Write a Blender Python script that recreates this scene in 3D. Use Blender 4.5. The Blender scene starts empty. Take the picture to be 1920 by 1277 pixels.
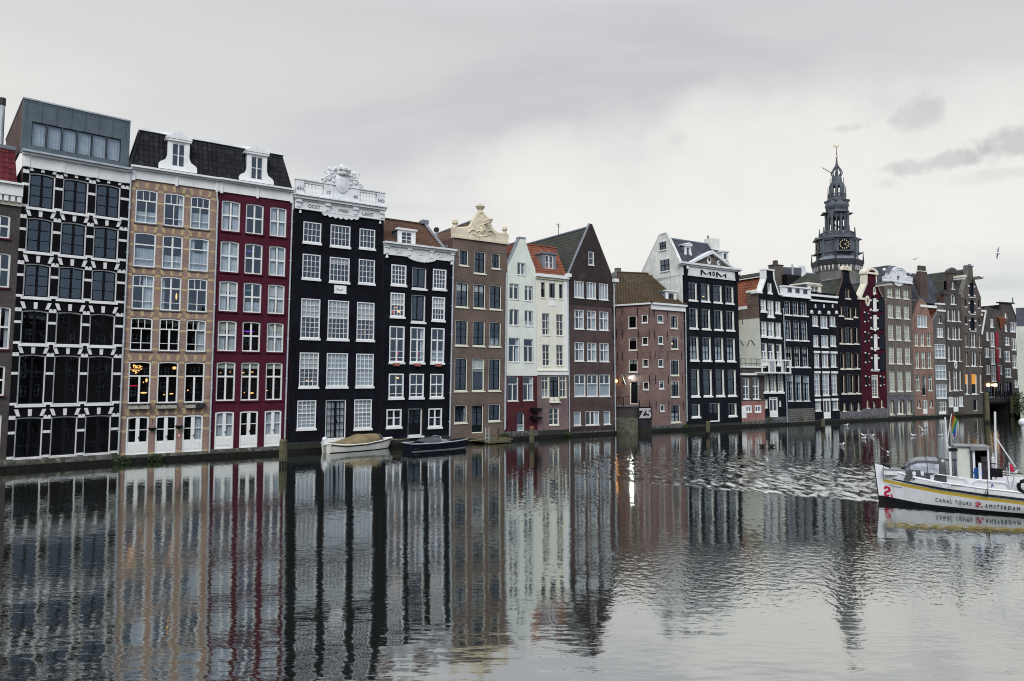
import bpy, bmesh, math, random
from mathutils import Vector, Matrix
from mathutils.geometry import tessellate_polygon
from math import sin, cos, pi, radians, sqrt
random.seed(7)
sc = bpy.context.scene
COL = sc.collection

# ------------------------------------------------------------------ camera
F, CX, CY, PITCH, CAMZ = 1300.0, 960.0, 638.5, radians(3.236), 5.2
cd = bpy.data.cameras.new('camera'); cam = bpy.data.objects.new('camera', cd); COL.objects.link(cam)
cam.location = (0, 0, CAMZ); cam.rotation_euler = (pi/2 + PITCH, 0, 0)
cd.sensor_fit = 'HORIZONTAL'; cd.sensor_width = 36; cd.lens = F/1920*36
cd.clip_start = .1; cd.clip_end = 6000
sc.camera = cam

# ------------------------------------------------------------------ light and sky
SUN_EL, SUN_AZ = radians(40), radians(188)      # azimuth from +Y towards +X: behind the camera
sd = bpy.data.lights.new('sun', 'SUN'); sun = bpy.data.objects.new('sun', sd); COL.objects.link(sun)
sd.energy = 1.95; sd.angle = radians(30); sd.color = (1, .97, .93)
sv = Vector((sin(SUN_AZ)*cos(SUN_EL), cos(SUN_AZ)*cos(SUN_EL), sin(SUN_EL)))
sun.rotation_euler = (-sv).to_track_quat('-Z', 'Y').to_euler()
sun.location = sv*50 + Vector((0, 0, 60))
world = bpy.data.worlds.new('World'); sc.world = world; world.use_nodes = True
def N(nt, typ, **kw):
    n = nt.nodes.new(typ)
    for k, v in kw.items():
        if k.startswith('i_'):
            key = k[2:]
            n.inputs[int(key) if key.isdigit() else key.replace('_', ' ')].default_value = v
        else: setattr(n, k, v)
    return n
def L(nt, a, b): nt.links.new(a, b)
def MATH(nt, op, a, b=None, c=None, clamp=False):
    n = nt.nodes.new('ShaderNodeMath'); n.operation = op; n.use_clamp = clamp
    for i, x in enumerate((a, b, c)):
        if x is None: continue
        if hasattr(x, 'links'): nt.links.new(x, n.inputs[i])
        else: n.inputs[i].default_value = x
    return n.outputs[0]
def SMOOTH(nt, x, a, b, o0=0., o1=1.):
    n = nt.nodes.new('ShaderNodeMapRange'); n.interpolation_type = 'SMOOTHSTEP'
    nt.links.new(x, n.inputs[0])
    for i, v in enumerate((a, b, o0, o1)): n.inputs[i+1].default_value = v
    return n.outputs[0]
def RAMP(nt, x, stops, interp='LINEAR'):
    n = nt.nodes.new('ShaderNodeValToRGB'); n.color_ramp.interpolation = interp
    e = n.color_ramp.elements
    while len(e) < len(stops): e.new(.5)
    for el, (p, c) in zip(e, stops): el.position = p; el.color = (*c, 1) if len(c) == 3 else c
    if x is not None: nt.links.new(x, n.inputs[0])
    return n.outputs[0]
def MIX(nt, fac, a, b, blend='MIX'):
    n = nt.nodes.new('ShaderNodeMix'); n.data_type = 'RGBA'; n.blend_type = blend; n.clamp_result = False
    for x, s in ((fac, 0), (a, 6), (b, 7)):
        if hasattr(x, 'links'): nt.links.new(x, n.inputs[s])
        elif s == 0: n.inputs[0].default_value = x
        else: n.inputs[s].default_value = (*x, 1)
    return n.outputs[2]
def ray(px, py):
    a, b = (px-CX)/F, (CY-py)/F
    return Vector((a, cos(PITCH)-b*sin(PITCH), sin(PITCH)+b*cos(PITCH)))
def build_world():
    nt = world.node_tree; nt.nodes.clear()
    out = N(nt, 'ShaderNodeOutputWorld'); bg = N(nt, 'ShaderNodeBackground'); bg.inputs[1].default_value = .1
    L(nt, bg.outputs[0], out.inputs[0])
    sky = N(nt, 'ShaderNodeTexSky', sky_type='NISHITA', sun_disc=False, sun_elevation=SUN_EL, sun_rotation=SUN_AZ)
    tc = N(nt, 'ShaderNodeTexCoord'); d = tc.outputs['Generated']
    sep = N(nt, 'ShaderNodeSeparateXYZ'); L(nt, d, sep.inputs[0]); x, y, z = sep.outputs
    zz = MATH(nt, 'MAXIMUM', z, 0.)
    base = RAMP(nt, zz, [(0, (.72, .745, .735)), (.10, (.765, .775, .76)), (.22, (.80, .80, .785)), (.33, (.735, .73, .725)),
                         (.47, (.655, .645, .66)), (.62, (.95, .95, .98)), (.8, (1.25, 1.25, 1.28)), (1, (1.3, 1.3, 1.33))])
    # overcast cloud sheet overhead, seen in perspective
    inv = MATH(nt, 'DIVIDE', 1., MATH(nt, 'ADD', zz, .10))
    comb = N(nt, 'ShaderNodeCombineXYZ')
    L(nt, MATH(nt, 'MULTIPLY', x, inv), comb.inputs[0]); L(nt, MATH(nt, 'MULTIPLY', y, inv), comb.inputs[1])
    mp = N(nt, 'ShaderNodeMapping'); mp.inputs['Scale'].default_value = (.58, 1.1, 1); mp.inputs['Location'].default_value = (3.1, 1.7, 0)
    mp.inputs['Rotation'].default_value = (0, 0, .25)
    L(nt, comb.outputs[0], mp.inputs[0])
    nz = N(nt, 'ShaderNodeTexNoise', i_Scale=.9, i_Detail=8., i_Roughness=.56, i_Distortion=.5); L(nt, mp.outputs[0], nz.inputs['Vector'])
    cl = RAMP(nt, nz.outputs[0], [(.30, (.865, .87, .90)), (.5, (1.0, 1.0, 1.0)), (.70, (1.13, 1.12, 1.08))], 'EASE')
    col = MIX(nt, 1., base, cl, 'MULTIPLY')
    col = MIX(nt, SMOOTH(nt, y, .1, -.5, 0., .75), col, MIX(nt, 1., col, (.80, .94, 1.16), 'MULTIPLY'))   # cooler, thinner cloud behind the camera
    # brighter break in the cloud low beside the tower, warm
    nd = N(nt, 'ShaderNodeTexNoise', i_Scale=7., i_Detail=4.); L(nt, d, nd.inputs['Vector'])
    def spot(px, py, rx, ry, noise, soft):
        c = ray(px, py).normalized()
        az = MATH(nt, 'SUBTRACT', MATH(nt, 'ARCTAN2', x, y), math.atan2(c.x, c.y))
        el = MATH(nt, 'SUBTRACT', MATH(nt, 'ARCSINE', z), math.asin(c.z))
        q = MATH(nt, 'ADD', MATH(nt, 'POWER', MATH(nt, 'ABSOLUTE', MATH(nt, 'DIVIDE', az, rx)), 2.), MATH(nt, 'POWER', MATH(nt, 'ABSOLUTE', MATH(nt, 'DIVIDE', el, ry)), 2.))
        q = MATH(nt, 'ADD', q, MATH(nt, 'MULTIPLY', MATH(nt, 'SUBTRACT', nd.outputs[0], .5), noise))
        return SMOOTH(nt, q, soft, 0.)
    g = spot(1420, 375, .46, .13, 2.6, 1.7)
    col = MIX(nt, MATH(nt, 'MULTIPLY', g, .85), col, (.955, .922, .865))
    g = spot(330, 60, .40, .06, 2.2, 1.6)
    col = MIX(nt, MATH(nt, 'MULTIPLY', g, .35), col, (.80, .755, .72))
    nd2 = N(nt, 'ShaderNodeTexNoise', i_Scale=26., i_Detail=5., i_Roughness=.6); L(nt, d, nd2.inputs['Vector'])
    nd = nd2
    for (px, py, rx, ry, k) in ((1725, 213, .024, .017, .36), (1765, 303, .05, .010, .42), (1895, 275, .036, .018, .5), (1580, 241, .022, .005, .25), (1662, 343, .01, .006, .2), (1270, 260, .012, .007, .12), (1860, 328, .04, .008, .2)):
        s = spot(px, py, rx, ry, 7., 2.1)
        col = MIX(nt, MATH(nt, 'MULTIPLY', s, k), col, (.40, .41, .44))
    ten = N(nt, 'ShaderNodeVectorMath', operation='SCALE'); L(nt, col, ten.inputs[0]); ten.inputs['Scale'].default_value = 10.
    fin = MIX(nt, .93, sky.outputs[0], ten.outputs[0])
    L(nt, fin, bg.inputs[0])
build_world()
sc.view_settings.view_transform = 'Standard'; sc.view_settings.look = 'None'
sc.view_settings.exposure = 0; sc.view_settings.gamma = 1
sc.cycles.use_denoising = True; sc.cycles.filter_width = 1.05
sc.cycles.max_bounces = 8; sc.cycles.transparent_max_bounces = 10; sc.cycles.caustics_reflective = False
sc.cycles.sample_clamp_indirect = 4

# ------------------------------------------------------------------ materials
M = {}
def pbr(key, name=None):
    m = bpy.data.materials.new(name or key); m.use_nodes = True; M[key] = m
    nt = m.node_tree; b = nt.nodes['Principled BSDF']; return nt, b
def setb(b, rough=.8, spec=.3, metal=0):
    b.inputs['Roughness'].default_value = rough; b.inputs['Specular IOR Level'].default_value = spec; b.inputs['Metallic'].default_value = metal
def plain(key, c, rough=.6, var=.18, scale=1.6, spec=.3, metal=0, streak=0., dirt=None, bump=0., algae=False):
    """painted or rendered surface: slight cloudy tone change, optional vertical rain streaks in a dirt colour"""
    nt, b = pbr(key); setb(b, rough, spec, metal)
    tc = N(nt, 'ShaderNodeTexCoord')
    nz = N(nt, 'ShaderNodeTexNoise', i_Scale=scale, i_Detail=6., i_Roughness=.62); L(nt, tc.outputs['Object'], nz.inputs['Vector'])
    var = min(.6, var*1.35); lo = tuple(x*(1-var) for x in c); hi = tuple(min(1, x*(1+var)) for x in c)
    col = RAMP(nt, nz.outputs[0], [(.3, lo), (.7, hi)])
    if streak:
        mp = N(nt, 'ShaderNodeMapping'); mp.inputs['Scale'].default_value = (2.3, 2.3, .16); L(nt, tc.outputs['Object'], mp.inputs[0])
        n2 = N(nt, 'ShaderNodeTexNoise', i_Scale=1.6, i_Detail=7., i_Roughness=.65); L(nt, mp.outputs[0], n2.inputs['Vector'])
        f = SMOOTH(nt, n2.outputs[0], .5, .78, 0., streak)
        col = MIX(nt, f, col, dirt or tuple(x*.45 for x in c))
    n5 = N(nt, 'ShaderNodeTexNoise', i_Scale=scale*6, i_Detail=5., i_Roughness=.7); L(nt, tc.outputs['Object'], n5.inputs['Vector'])
    col = MIX(nt, 1., col, RAMP(nt, n5.outputs[0], [(.3, (1-var*.5,)*3), (.7, (1+var*.4,)*3)]), 'MULTIPLY')
    if algae:                                            # weed line left by the water, ragged along its top
        sp = N(nt, 'ShaderNodeSeparateXYZ'); L(nt, tc.outputs['Object'], sp.inputs[0]); n6 = N(nt, 'ShaderNodeTexNoise', i_Scale=1.5, i_Detail=7., i_Roughness=.7); L(nt, tc.outputs['Object'], n6.inputs['Vector'])
        q = MATH(nt, 'SUBTRACT', sp.outputs[2], MATH(nt, 'MULTIPLY', MATH(nt, 'SUBTRACT', n6.outputs[0], .46), 3.6))
        col = MIX(nt, SMOOTH(nt, q, .5, .1, 0., .8), col, MIX(nt, n6.outputs[0], (.012, .013, .008), (.036, .040, .020)))
    L(nt, col, b.inputs['Base Color'])
    if bump:
        n3 = N(nt, 'ShaderNodeTexNoise', i_Scale=28., i_Detail=4.); L(nt, tc.outputs['Object'], n3.inputs['Vector'])
        bp = N(nt, 'ShaderNodeBump', i_Strength=bump, i_Distance=.01); L(nt, n3.outputs[0], bp.inputs['Height']); L(nt, bp.outputs[0], b.inputs['Normal'])
    return M[key]
def brick(key, c1, c2, mortar, rough=.85, patch=None, pk=.5, streak=.5, size=1.):
    nt, b = pbr(key); setb(b, rough, .2)
    tc = N(nt, 'ShaderNodeTexCoord'); uv = N(nt, 'ShaderNodeUVMap', uv_map='UVMap')
    br = N(nt, 'ShaderNodeTexBrick'); L(nt, uv.outputs[0], br.inputs['Vector'])
    br.inputs['Color1'].default_value = (*c1, 1); br.inputs['Color2'].default_value = (*c2, 1); br.inputs['Mortar'].default_value = (*mortar, 1)
    br.inputs['Scale'].default_value = 1; br.inputs['Brick Width'].default_value = .23*size; br.inputs['Row Height'].default_value = .07*size
    br.inputs['Mortar Size'].default_value = .011*size; br.inputs['Bias'].default_value = -.1
    nz = N(nt, 'ShaderNodeTexNoise', i_Scale=.55, i_Detail=8., i_Roughness=.65); L(nt, tc.outputs['Object'], nz.inputs['Vector'])
    tone = RAMP(nt, nz.outputs[0], [(.28, (.62, .62, .65)), (.5, (1, 1, 1)), (.72, (1.36, 1.31, 1.25))])
    n7 = N(nt, 'ShaderNodeTexNoise', i_Scale=5.5, i_Detail=6., i_Roughness=.75); L(nt, tc.outputs['Object'], n7.inputs['Vector'])
    tone = MIX(nt, 1., tone, RAMP(nt, n7.outputs[0], [(.3, (.72,)*3), (.7, (1.26,)*3)]), 'MULTIPLY')
    col = MIX(nt, 1., br.outputs[0], tone, 'MULTIPLY')
    mp = N(nt, 'ShaderNodeMapping'); mp.inputs['Scale'].default_value = (2.2, 2.2, .2); L(nt, tc.outputs['Object'], mp.inputs[0])
    n2 = N(nt, 'ShaderNodeTexNoise', i_Scale=1.3, i_Detail=7., i_Roughness=.65); L(nt, mp.outputs[0], n2.inputs['Vector'])
    col = MIX(nt, SMOOTH(nt, n2.outputs[0], .52, .8, 0., streak), col, tuple(x*.42 for x in c1))
    if patch:
        n4 = N(nt, 'ShaderNodeTexNoise', i_Scale=.85, i_Detail=9., i_Roughness=.7, i_Distortion=.4); L(nt, tc.outputs['Object'], n4.inputs['Vector'])
        col = MIX(nt, SMOOTH(nt, n4.outputs[0], .58, .66, 0., pk), col, patch)
    L(nt, col, b.inputs['Base Color'])
    bp = N(nt, 'ShaderNodeBump', i_Strength=.35, i_Distance=.012); L(nt, br.outputs[1], bp.inputs['Height']); bp.invert = True
    L(nt, bp.outputs[0], b.inputs['Normal'])
def tiles(key, c1, c2, moss=None, mk=.4, w=.30, h=.40, rough=.75):
    """pantiles or slates: a lapped course profile and rolls along the eave, each tile its own tone"""
    nt, b = pbr(key); setb(b, rough, .12)
    uv = N(nt, 'ShaderNodeUVMap', uv_map='UVMap'); tc = N(nt, 'ShaderNodeTexCoord')
    sp = N(nt, 'ShaderNodeSeparateXYZ'); L(nt, uv.outputs[0], sp.inputs[0])
    u = MATH(nt, 'DIVIDE', sp.outputs[0], w); v = MATH(nt, 'DIVIDE', sp.outputs[1], h)
    cell = N(nt, 'ShaderNodeCombineXYZ'); L(nt, MATH(nt, 'FLOOR', u), cell.inputs[0]); L(nt, MATH(nt, 'FLOOR', v), cell.inputs[1])
    wn = N(nt, 'ShaderNodeTexWhiteNoise', noise_dimensions='2D'); L(nt, cell.outputs[0], wn.inputs['Vector'])
    col = MIX(nt, wn.outputs[0], c1, c2)
    nz = N(nt, 'ShaderNodeTexNoise', i_Scale=.8, i_Detail=7., i_Roughness=.65); L(nt, tc.outputs['Object'], nz.inputs['Vector'])
    col = MIX(nt, 1., col, RAMP(nt, nz.outputs[0], [(.3, (.7, .7, .72)), (.7, (1.25, 1.22, 1.2))]), 'MULTIPLY')
    if moss:
        n4 = N(nt, 'ShaderNodeTexNoise', i_Scale=1.7, i_Detail=9., i_Roughness=.75); L(nt, tc.outputs['Object'], n4.inputs['Vector'])
        col = MIX(nt, SMOOTH(nt, n4.outputs[0], .45, .68, 0., mk), col, moss)
    fu = MATH(nt, 'FRACT', u); fv = MATH(nt, 'FRACT', v)
    gap = MATH(nt, 'MULTIPLY', SMOOTH(nt, fu, 0., .28, .40, 1.), SMOOTH(nt, fv, 0., .26, .30, 1.08))
    gc = N(nt, 'ShaderNodeCombineColor');
    for i in range(3): L(nt, gap, gc.inputs[i])
    L(nt, MIX(nt, 1., col, gc.outputs[0], 'MULTIPLY'), b.inputs['Base Color'])
    hgt = MATH(nt, 'ADD', MATH(nt, 'MULTIPLY', MATH(nt, 'SINE', MATH(nt, 'MULTIPLY', u, 2*pi)), .5), MATH(nt, 'MULTIPLY', fv, -1.))
    bp = N(nt, 'ShaderNodeBump', i_Strength=.7, i_Distance=.04); L(nt, hgt, bp.inputs['Height']); L(nt, bp.outputs[0], b.inputs['Normal'])
def emit(key, c, s):
    m = bpy.data.materials.new(key); m.use_nodes = True; M[key] = m; nt = m.node_tree; nt.nodes.clear()
    o = N(nt, 'ShaderNodeOutputMaterial'); e = N(nt, 'ShaderNodeEmission'); e.inputs[0].default_value = (*c, 1); e.inputs[1].default_value = s
    L(nt, e.outputs[0], o.inputs[0])
plain('white', (.82, .83, .82), .45, .07, 1.2, streak=.25, dirt=(.45, .45, .42))
plain('stone_white', (.76, .78, .78), .6, .12, 1.5, streak=.45, dirt=(.38, .40, .40))
plain('frame_white', (.82, .83, .80), .4, .05, 2.)
plain('cream', (.76, .72, .58), .5, .1, 1.5, streak=.3, dirt=(.4, .37, .27))
plain('cream_stone', (.72, .64, .48), .65, .15, 2., streak=.4, dirt=(.3, .27, .2))
plain('frame_cream', (.78, .76, .64), .45, .06, 2.)
plain('black_paint', (.007, .008, .011), .5, .2, 2., spec=.08)
plain('green_black', (.007, .013, .013), .5, .2, 2., spec=.08)
plain('black_wall', (.0074, .0083, .0125), .75, .35, .9, streak=.4, dirt=(.017, .019, .026), bump=.3, spec=.06)
plain('blue_black_wall', (.0090, .0102, .0155), .75, .35, .9, streak=.4, dirt=(.020, .023, .033), bump=.3, spec=.06)
plain('bw_black', (.0065, .0065, .0085), .7, .3, 1., bump=.3, spec=.06)
plain('red_wall', (.076, .0125, .026), .75, .18, .8, streak=.4, dirt=(.045, .010, .018), bump=.3, spec=.1)
plain('dark_red_wall', (.050, .0065, .015), .75, .2, .8, streak=.4, dirt=(.035, .008, .014), bump=.3, spec=.1)
plain('render_white', (.72, .76, .68), .75, .08, .9, streak=.42, dirt=(.42, .44, .36), bump=.2)
plain('render_cream', (.78, .77, .66), .75, .06, .9, streak=.3, dirt=(.5, .49, .4), bump=.2)
plain('whitewash', (.72, .74, .70), .8, .14, .7, streak=.8, dirt=(.36, .33, .27), bump=.4)
plain('flank_cream', (.66, .68, .60), .8, .08, .7, streak=.3, dirt=(.42, .42, .36))
plain('brick_red_paint', (.074, .021, .026), .8, .25, 1., streak=.5, dirt=(.06, .022, .026), bump=.5, spec=.1)
plain('zinc', (.100, .128, .150), .5, .15, .9, metal=.2, streak=.4, dirt=(.07, .087, .10))
plain('lead', (.20, .22, .25), .55, .2, 1.2, metal=.1, streak=.4, dirt=(.11, .12, .14))
plain('tower_lead', (.100, .112, .130), .6, .3, .35, streak=.6, dirt=(.04, .046, .055))
plain('tower_dark', (.022, .023, .028), .6, .25, .5)
plain('tower_stone', (.155, .15, .14), .8, .25, .5, streak=.5, dirt=(.14, .13, .11))
plain('pipe_grey', (.42, .46, .49), .5, .15, 2., metal=.2)
plain('plinth', (.17, .165, .145), .85, .4, 1.4, streak=.75, dirt=(.055, .065, .04), bump=.6, algae=True)
plain('plinth_dark', (.022, .024, .026), .8, .45, 1.4, streak=.75, dirt=(.02, .03, .018), bump=.6, algae=True)
plain('plinth_grey', (.13, .13, .14), .85, .35, 1.6, streak=.7, dirt=(.045, .05, .04), bump=.6, algae=True)
plain('mossy_stone', (.125, .125, .092), .9, .4, 2., streak=.6, dirt=(.05, .06, .03), bump=.6)
plain('tide_band', (.009, .010, .008), .6, .5, 3., bump=.6, spec=.15)
plain('interior_shade', (.010, .010, .011), .9, .3, .8, spec=0)  # near black: the shade of the unlit rooms is in the colour
plain('curtain', (.50, .54, .57), .9, .1, 3.)
plain('net', (.36, .40, .44), .9, .15, 2.5)
plain('blind', (.50, .50, .46), .85, .05, 3.)
plain('drape_dark', (.10, .08, .08), .9, .3, 2.)
plain('iron', (.007, .007, .008), .6, .3, 4., spec=.1)
plain('gold', (.66, .58, .38), .5, .1, 4.)
plain('hull_white', (.78, .80, .82), .28, .05, .6, spec=.5, streak=.5, dirt=(.42, .40, .34))
plain('deck_grey', (.32, .30, .28), .8, .2, 3.)
plain('yellow_paint', (.60, .42, .045), .4, .06, 1., spec=.5)
plain('tar_black', (.006, .006, .008), .5, .2, 2., spec=.15)
plain('navy_hull', (.006, .009, .018), .45, .2, 1., spec=.06); plain('cream_hull', (.86, .85, .77), .35, .05, 1., spec=.4)
plain('tan_canvas', (.235, .185, .105), .9, .25, 2.2, streak=.4, dirt=(.13, .10, .06), bump=.5)
plain('grey_canvas', (.075, .082, .09), .85, .2, 2.2, bump=.4)
plain('pale_canvas', (.23, .24, .25), .8, .2, 2., bump=.4)
plain('clear_vinyl', (.34, .36, .40), .12, .35, 3., spec=.6)
plain('rope', (.45, .37, .25), .9, .3, 9.)
plain('blue_plastic', (.02, .10, .32), .4, .1, 3.)
plain('wood_post', (.115, .105, .06), .9, .4, 3., streak=.7, dirt=(.05, .06, .025), bump=.9)
plain('wood_red_tip', (.3, .08, .05), .8, .2, 3.)
plain('logo_red', (.55, .01, .06), .4, .05, 2.)
plain('letter_dark', (.012, .015, .02), .6, .1, 2.)
plain('letter_grey', (.17, .175, .18), .6, .1, 2.)
plain('shutter_dark', (.007, .012, .018), .6, .25, 2., spec=.1)
plain('shutter_red', (.26, .006, .022), .5, .12, 2.)
plain('gull_white', (.80, .80, .79), .7, .05, 9.)
plain('gull_grey', (.30, .32, .36), .7, .1, 9.)
plain('duck_dark', (.025, .02, .018), .7, .3, 9.)
plain('leaf', (.045, .075, .025), .8, .5, 6.)
plain('planter', (.45, .43, .38), .8, .15, 5.)
plain('terracotta', (.36, .13, .09), .8, .15, 5.)
plain('graffiti_white', (.50, .50, .53), .6, .08, 5.)
plain('yellow_brick_trim', (.46, .365, .20), .8, .2, 3., bump=.4)
plain('white_block', (.76, .76, .74), .6, .08, 3.)
brick('brick_tan', (.345, .206, .160), (.27, .162, .130), (.29, .24, .21), streak=.35)
brick('brick_brown', (.165, .115, .090), (.125, .088, .070), (.15, .125, .11), streak=.35)
brick('brick_dark', (.040, .026, .026), (.030, .021, .021), (.045, .038, .038), patch=(.13, .085, .08), pk=.35)
brick('brick_dark_low', (.085, .047, .045), (.065, .037, .036), (.1, .085, .08), patch=(.13, .09, .085), pk=.3)
brick('brick_rose', (.225, .130, .114), (.18, .104, .094), (.2, .165, .15), patch=(.115, .088, .08), pk=.6)
brick('brick_mauve', (.20, .13, .13), (.17, .11, .112), (.2, .16, .155), patch=(.15, .11, .11), pk=.4)
brick('brick_pink', (.34, .11, .095), (.28, .09, .08), (.3, .22, .2), patch=(.5, .46, .43), pk=.8)
brick('brick_greybrown', (.150, .120, .105), (.12, .10, .088), (.15, .135, .12))
brick('brick_salmon', (.29, .155, .118), (.235, .125, .098), (.25, .19, .16))
brick('brick_slate', (.135, .125, .12), (.10, .094, .092), (.13, .125, .12), patch=(.07, .066, .064), pk=.5)
brick('brick_umber', (.078, .066, .064), (.064, .054, .052), (.085, .075, .07))
brick('brick_earth', (.115, .098, .086), (.09, .078, .07), (.11, .1, .09))
brick('stone_blocks', (.155, .155, .145), (.12, .122, .115), (.05, .052, .045), size=3.4, patch=(.06, .075, .04), pk=.7, streak=.6)
brick('side_brown', (.105, .062, .052), (.08, .05, .043), (.1, .08, .07))
tiles('tile_black', (.012, .012, .014), (.026, .027, .031))
tiles('tile_brown', (.115, .062, .040), (.085, .047, .032), (.05, .05, .03), .3)
tiles('tile_orange', (.27, .092, .052), (.18, .060, .038), (.10, .06, .04), .4)
tiles('tile_red', (.15, .026, .034), (.10, .019, .025))
tiles('tile_moss', (.085, .058, .036), (.055, .040, .026), (.066, .066, .026), .75)
tiles('tile_greymoss', (.060, .064, .056), (.047, .05, .045), (.06, .07, .038), .6)
tiles('slate', (.075, .08, .10), (.058, .063, .078), None, .4, .22, .2)
emit('lamp_white', (.88, 1, .92), 60.); emit('lamp_warm', (1, .42, .10), 9.); emit('blind_glow', (1, .40, .045), 1.15)
emit('lamp_glow', (1, .50, .15), 1.9); emit('lamp_bar', (1, .66, .38), 2.4); emit('neon_violet', (.35, .08, .9), .7); emit('neon_red', (1, .02, .08), .6); emit('neon_cyan', (.1, .6, .7), .4)
def glassmat():
    m = bpy.data.materials.new('window_glass'); m.use_nodes = True; M['glass'] = m; nt = m.node_tree; nt.nodes.clear()
    o = N(nt, 'ShaderNodeOutputMaterial'); t = N(nt, 'ShaderNodeBsdfTransparent'); t.inputs[0].default_value = (.93, .96, .97, 1)
    g = N(nt, 'ShaderNodeBsdfGlossy'); g.inputs['Roughness'].default_value = .015; g.inputs[0].default_value = (.68, .82, 1, 1)
    lw = N(nt, 'ShaderNodeLayerWeight'); mx = N(nt, 'ShaderNodeMixShader')   # Schlick reflectance, the same from both sides of the pane
    tc = N(nt, 'ShaderNodeTexCoord'); nz = N(nt, 'ShaderNodeTexNoise', i_Scale=.9, i_Detail=0.); L(nt, tc.outputs['Object'], nz.inputs['Vector'])
    bp = N(nt, 'ShaderNodeBump', i_Strength=.05, i_Distance=.02); L(nt, nz.outputs[0], bp.inputs['Height']); L(nt, bp.outputs[0], g.inputs['Normal'])
    L(nt, MATH(nt, 'MULTIPLY', MATH(nt, 'ADD', MATH(nt, 'MULTIPLY', MATH(nt, 'POWER', lw.outputs['Facing'], 5.), .96), .042), 2.5, clamp=True), mx.inputs[0]); L(nt, t.outputs[0], mx.inputs[1]); L(nt, g.outputs[0], mx.inputs[2]); L(nt, mx.outputs[0], o.inputs[0])
glassmat()
def rainbow():
    nt, b = pbr('rainbow', 'rainbow_cloth'); setb(b, .9, .1)
    uv = N(nt, 'ShaderNodeUVMap', uv_map='UVMap'); sp = N(nt, 'ShaderNodeSeparateXYZ'); L(nt, uv.outputs[0], sp.inputs[0])
    c = RAMP(nt, sp.outputs[1], [(0, (.16, .05, .32)), (.17, (.03, .12, .5)), (.34, (.02, .3, .08)), (.5, (.33, .25, .04)), (.67, (.30, .09, .03)), (.84, (.22, .02, .03))], 'CONSTANT')
    L(nt, c, b.inputs['Base Color'])
rainbow()

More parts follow.
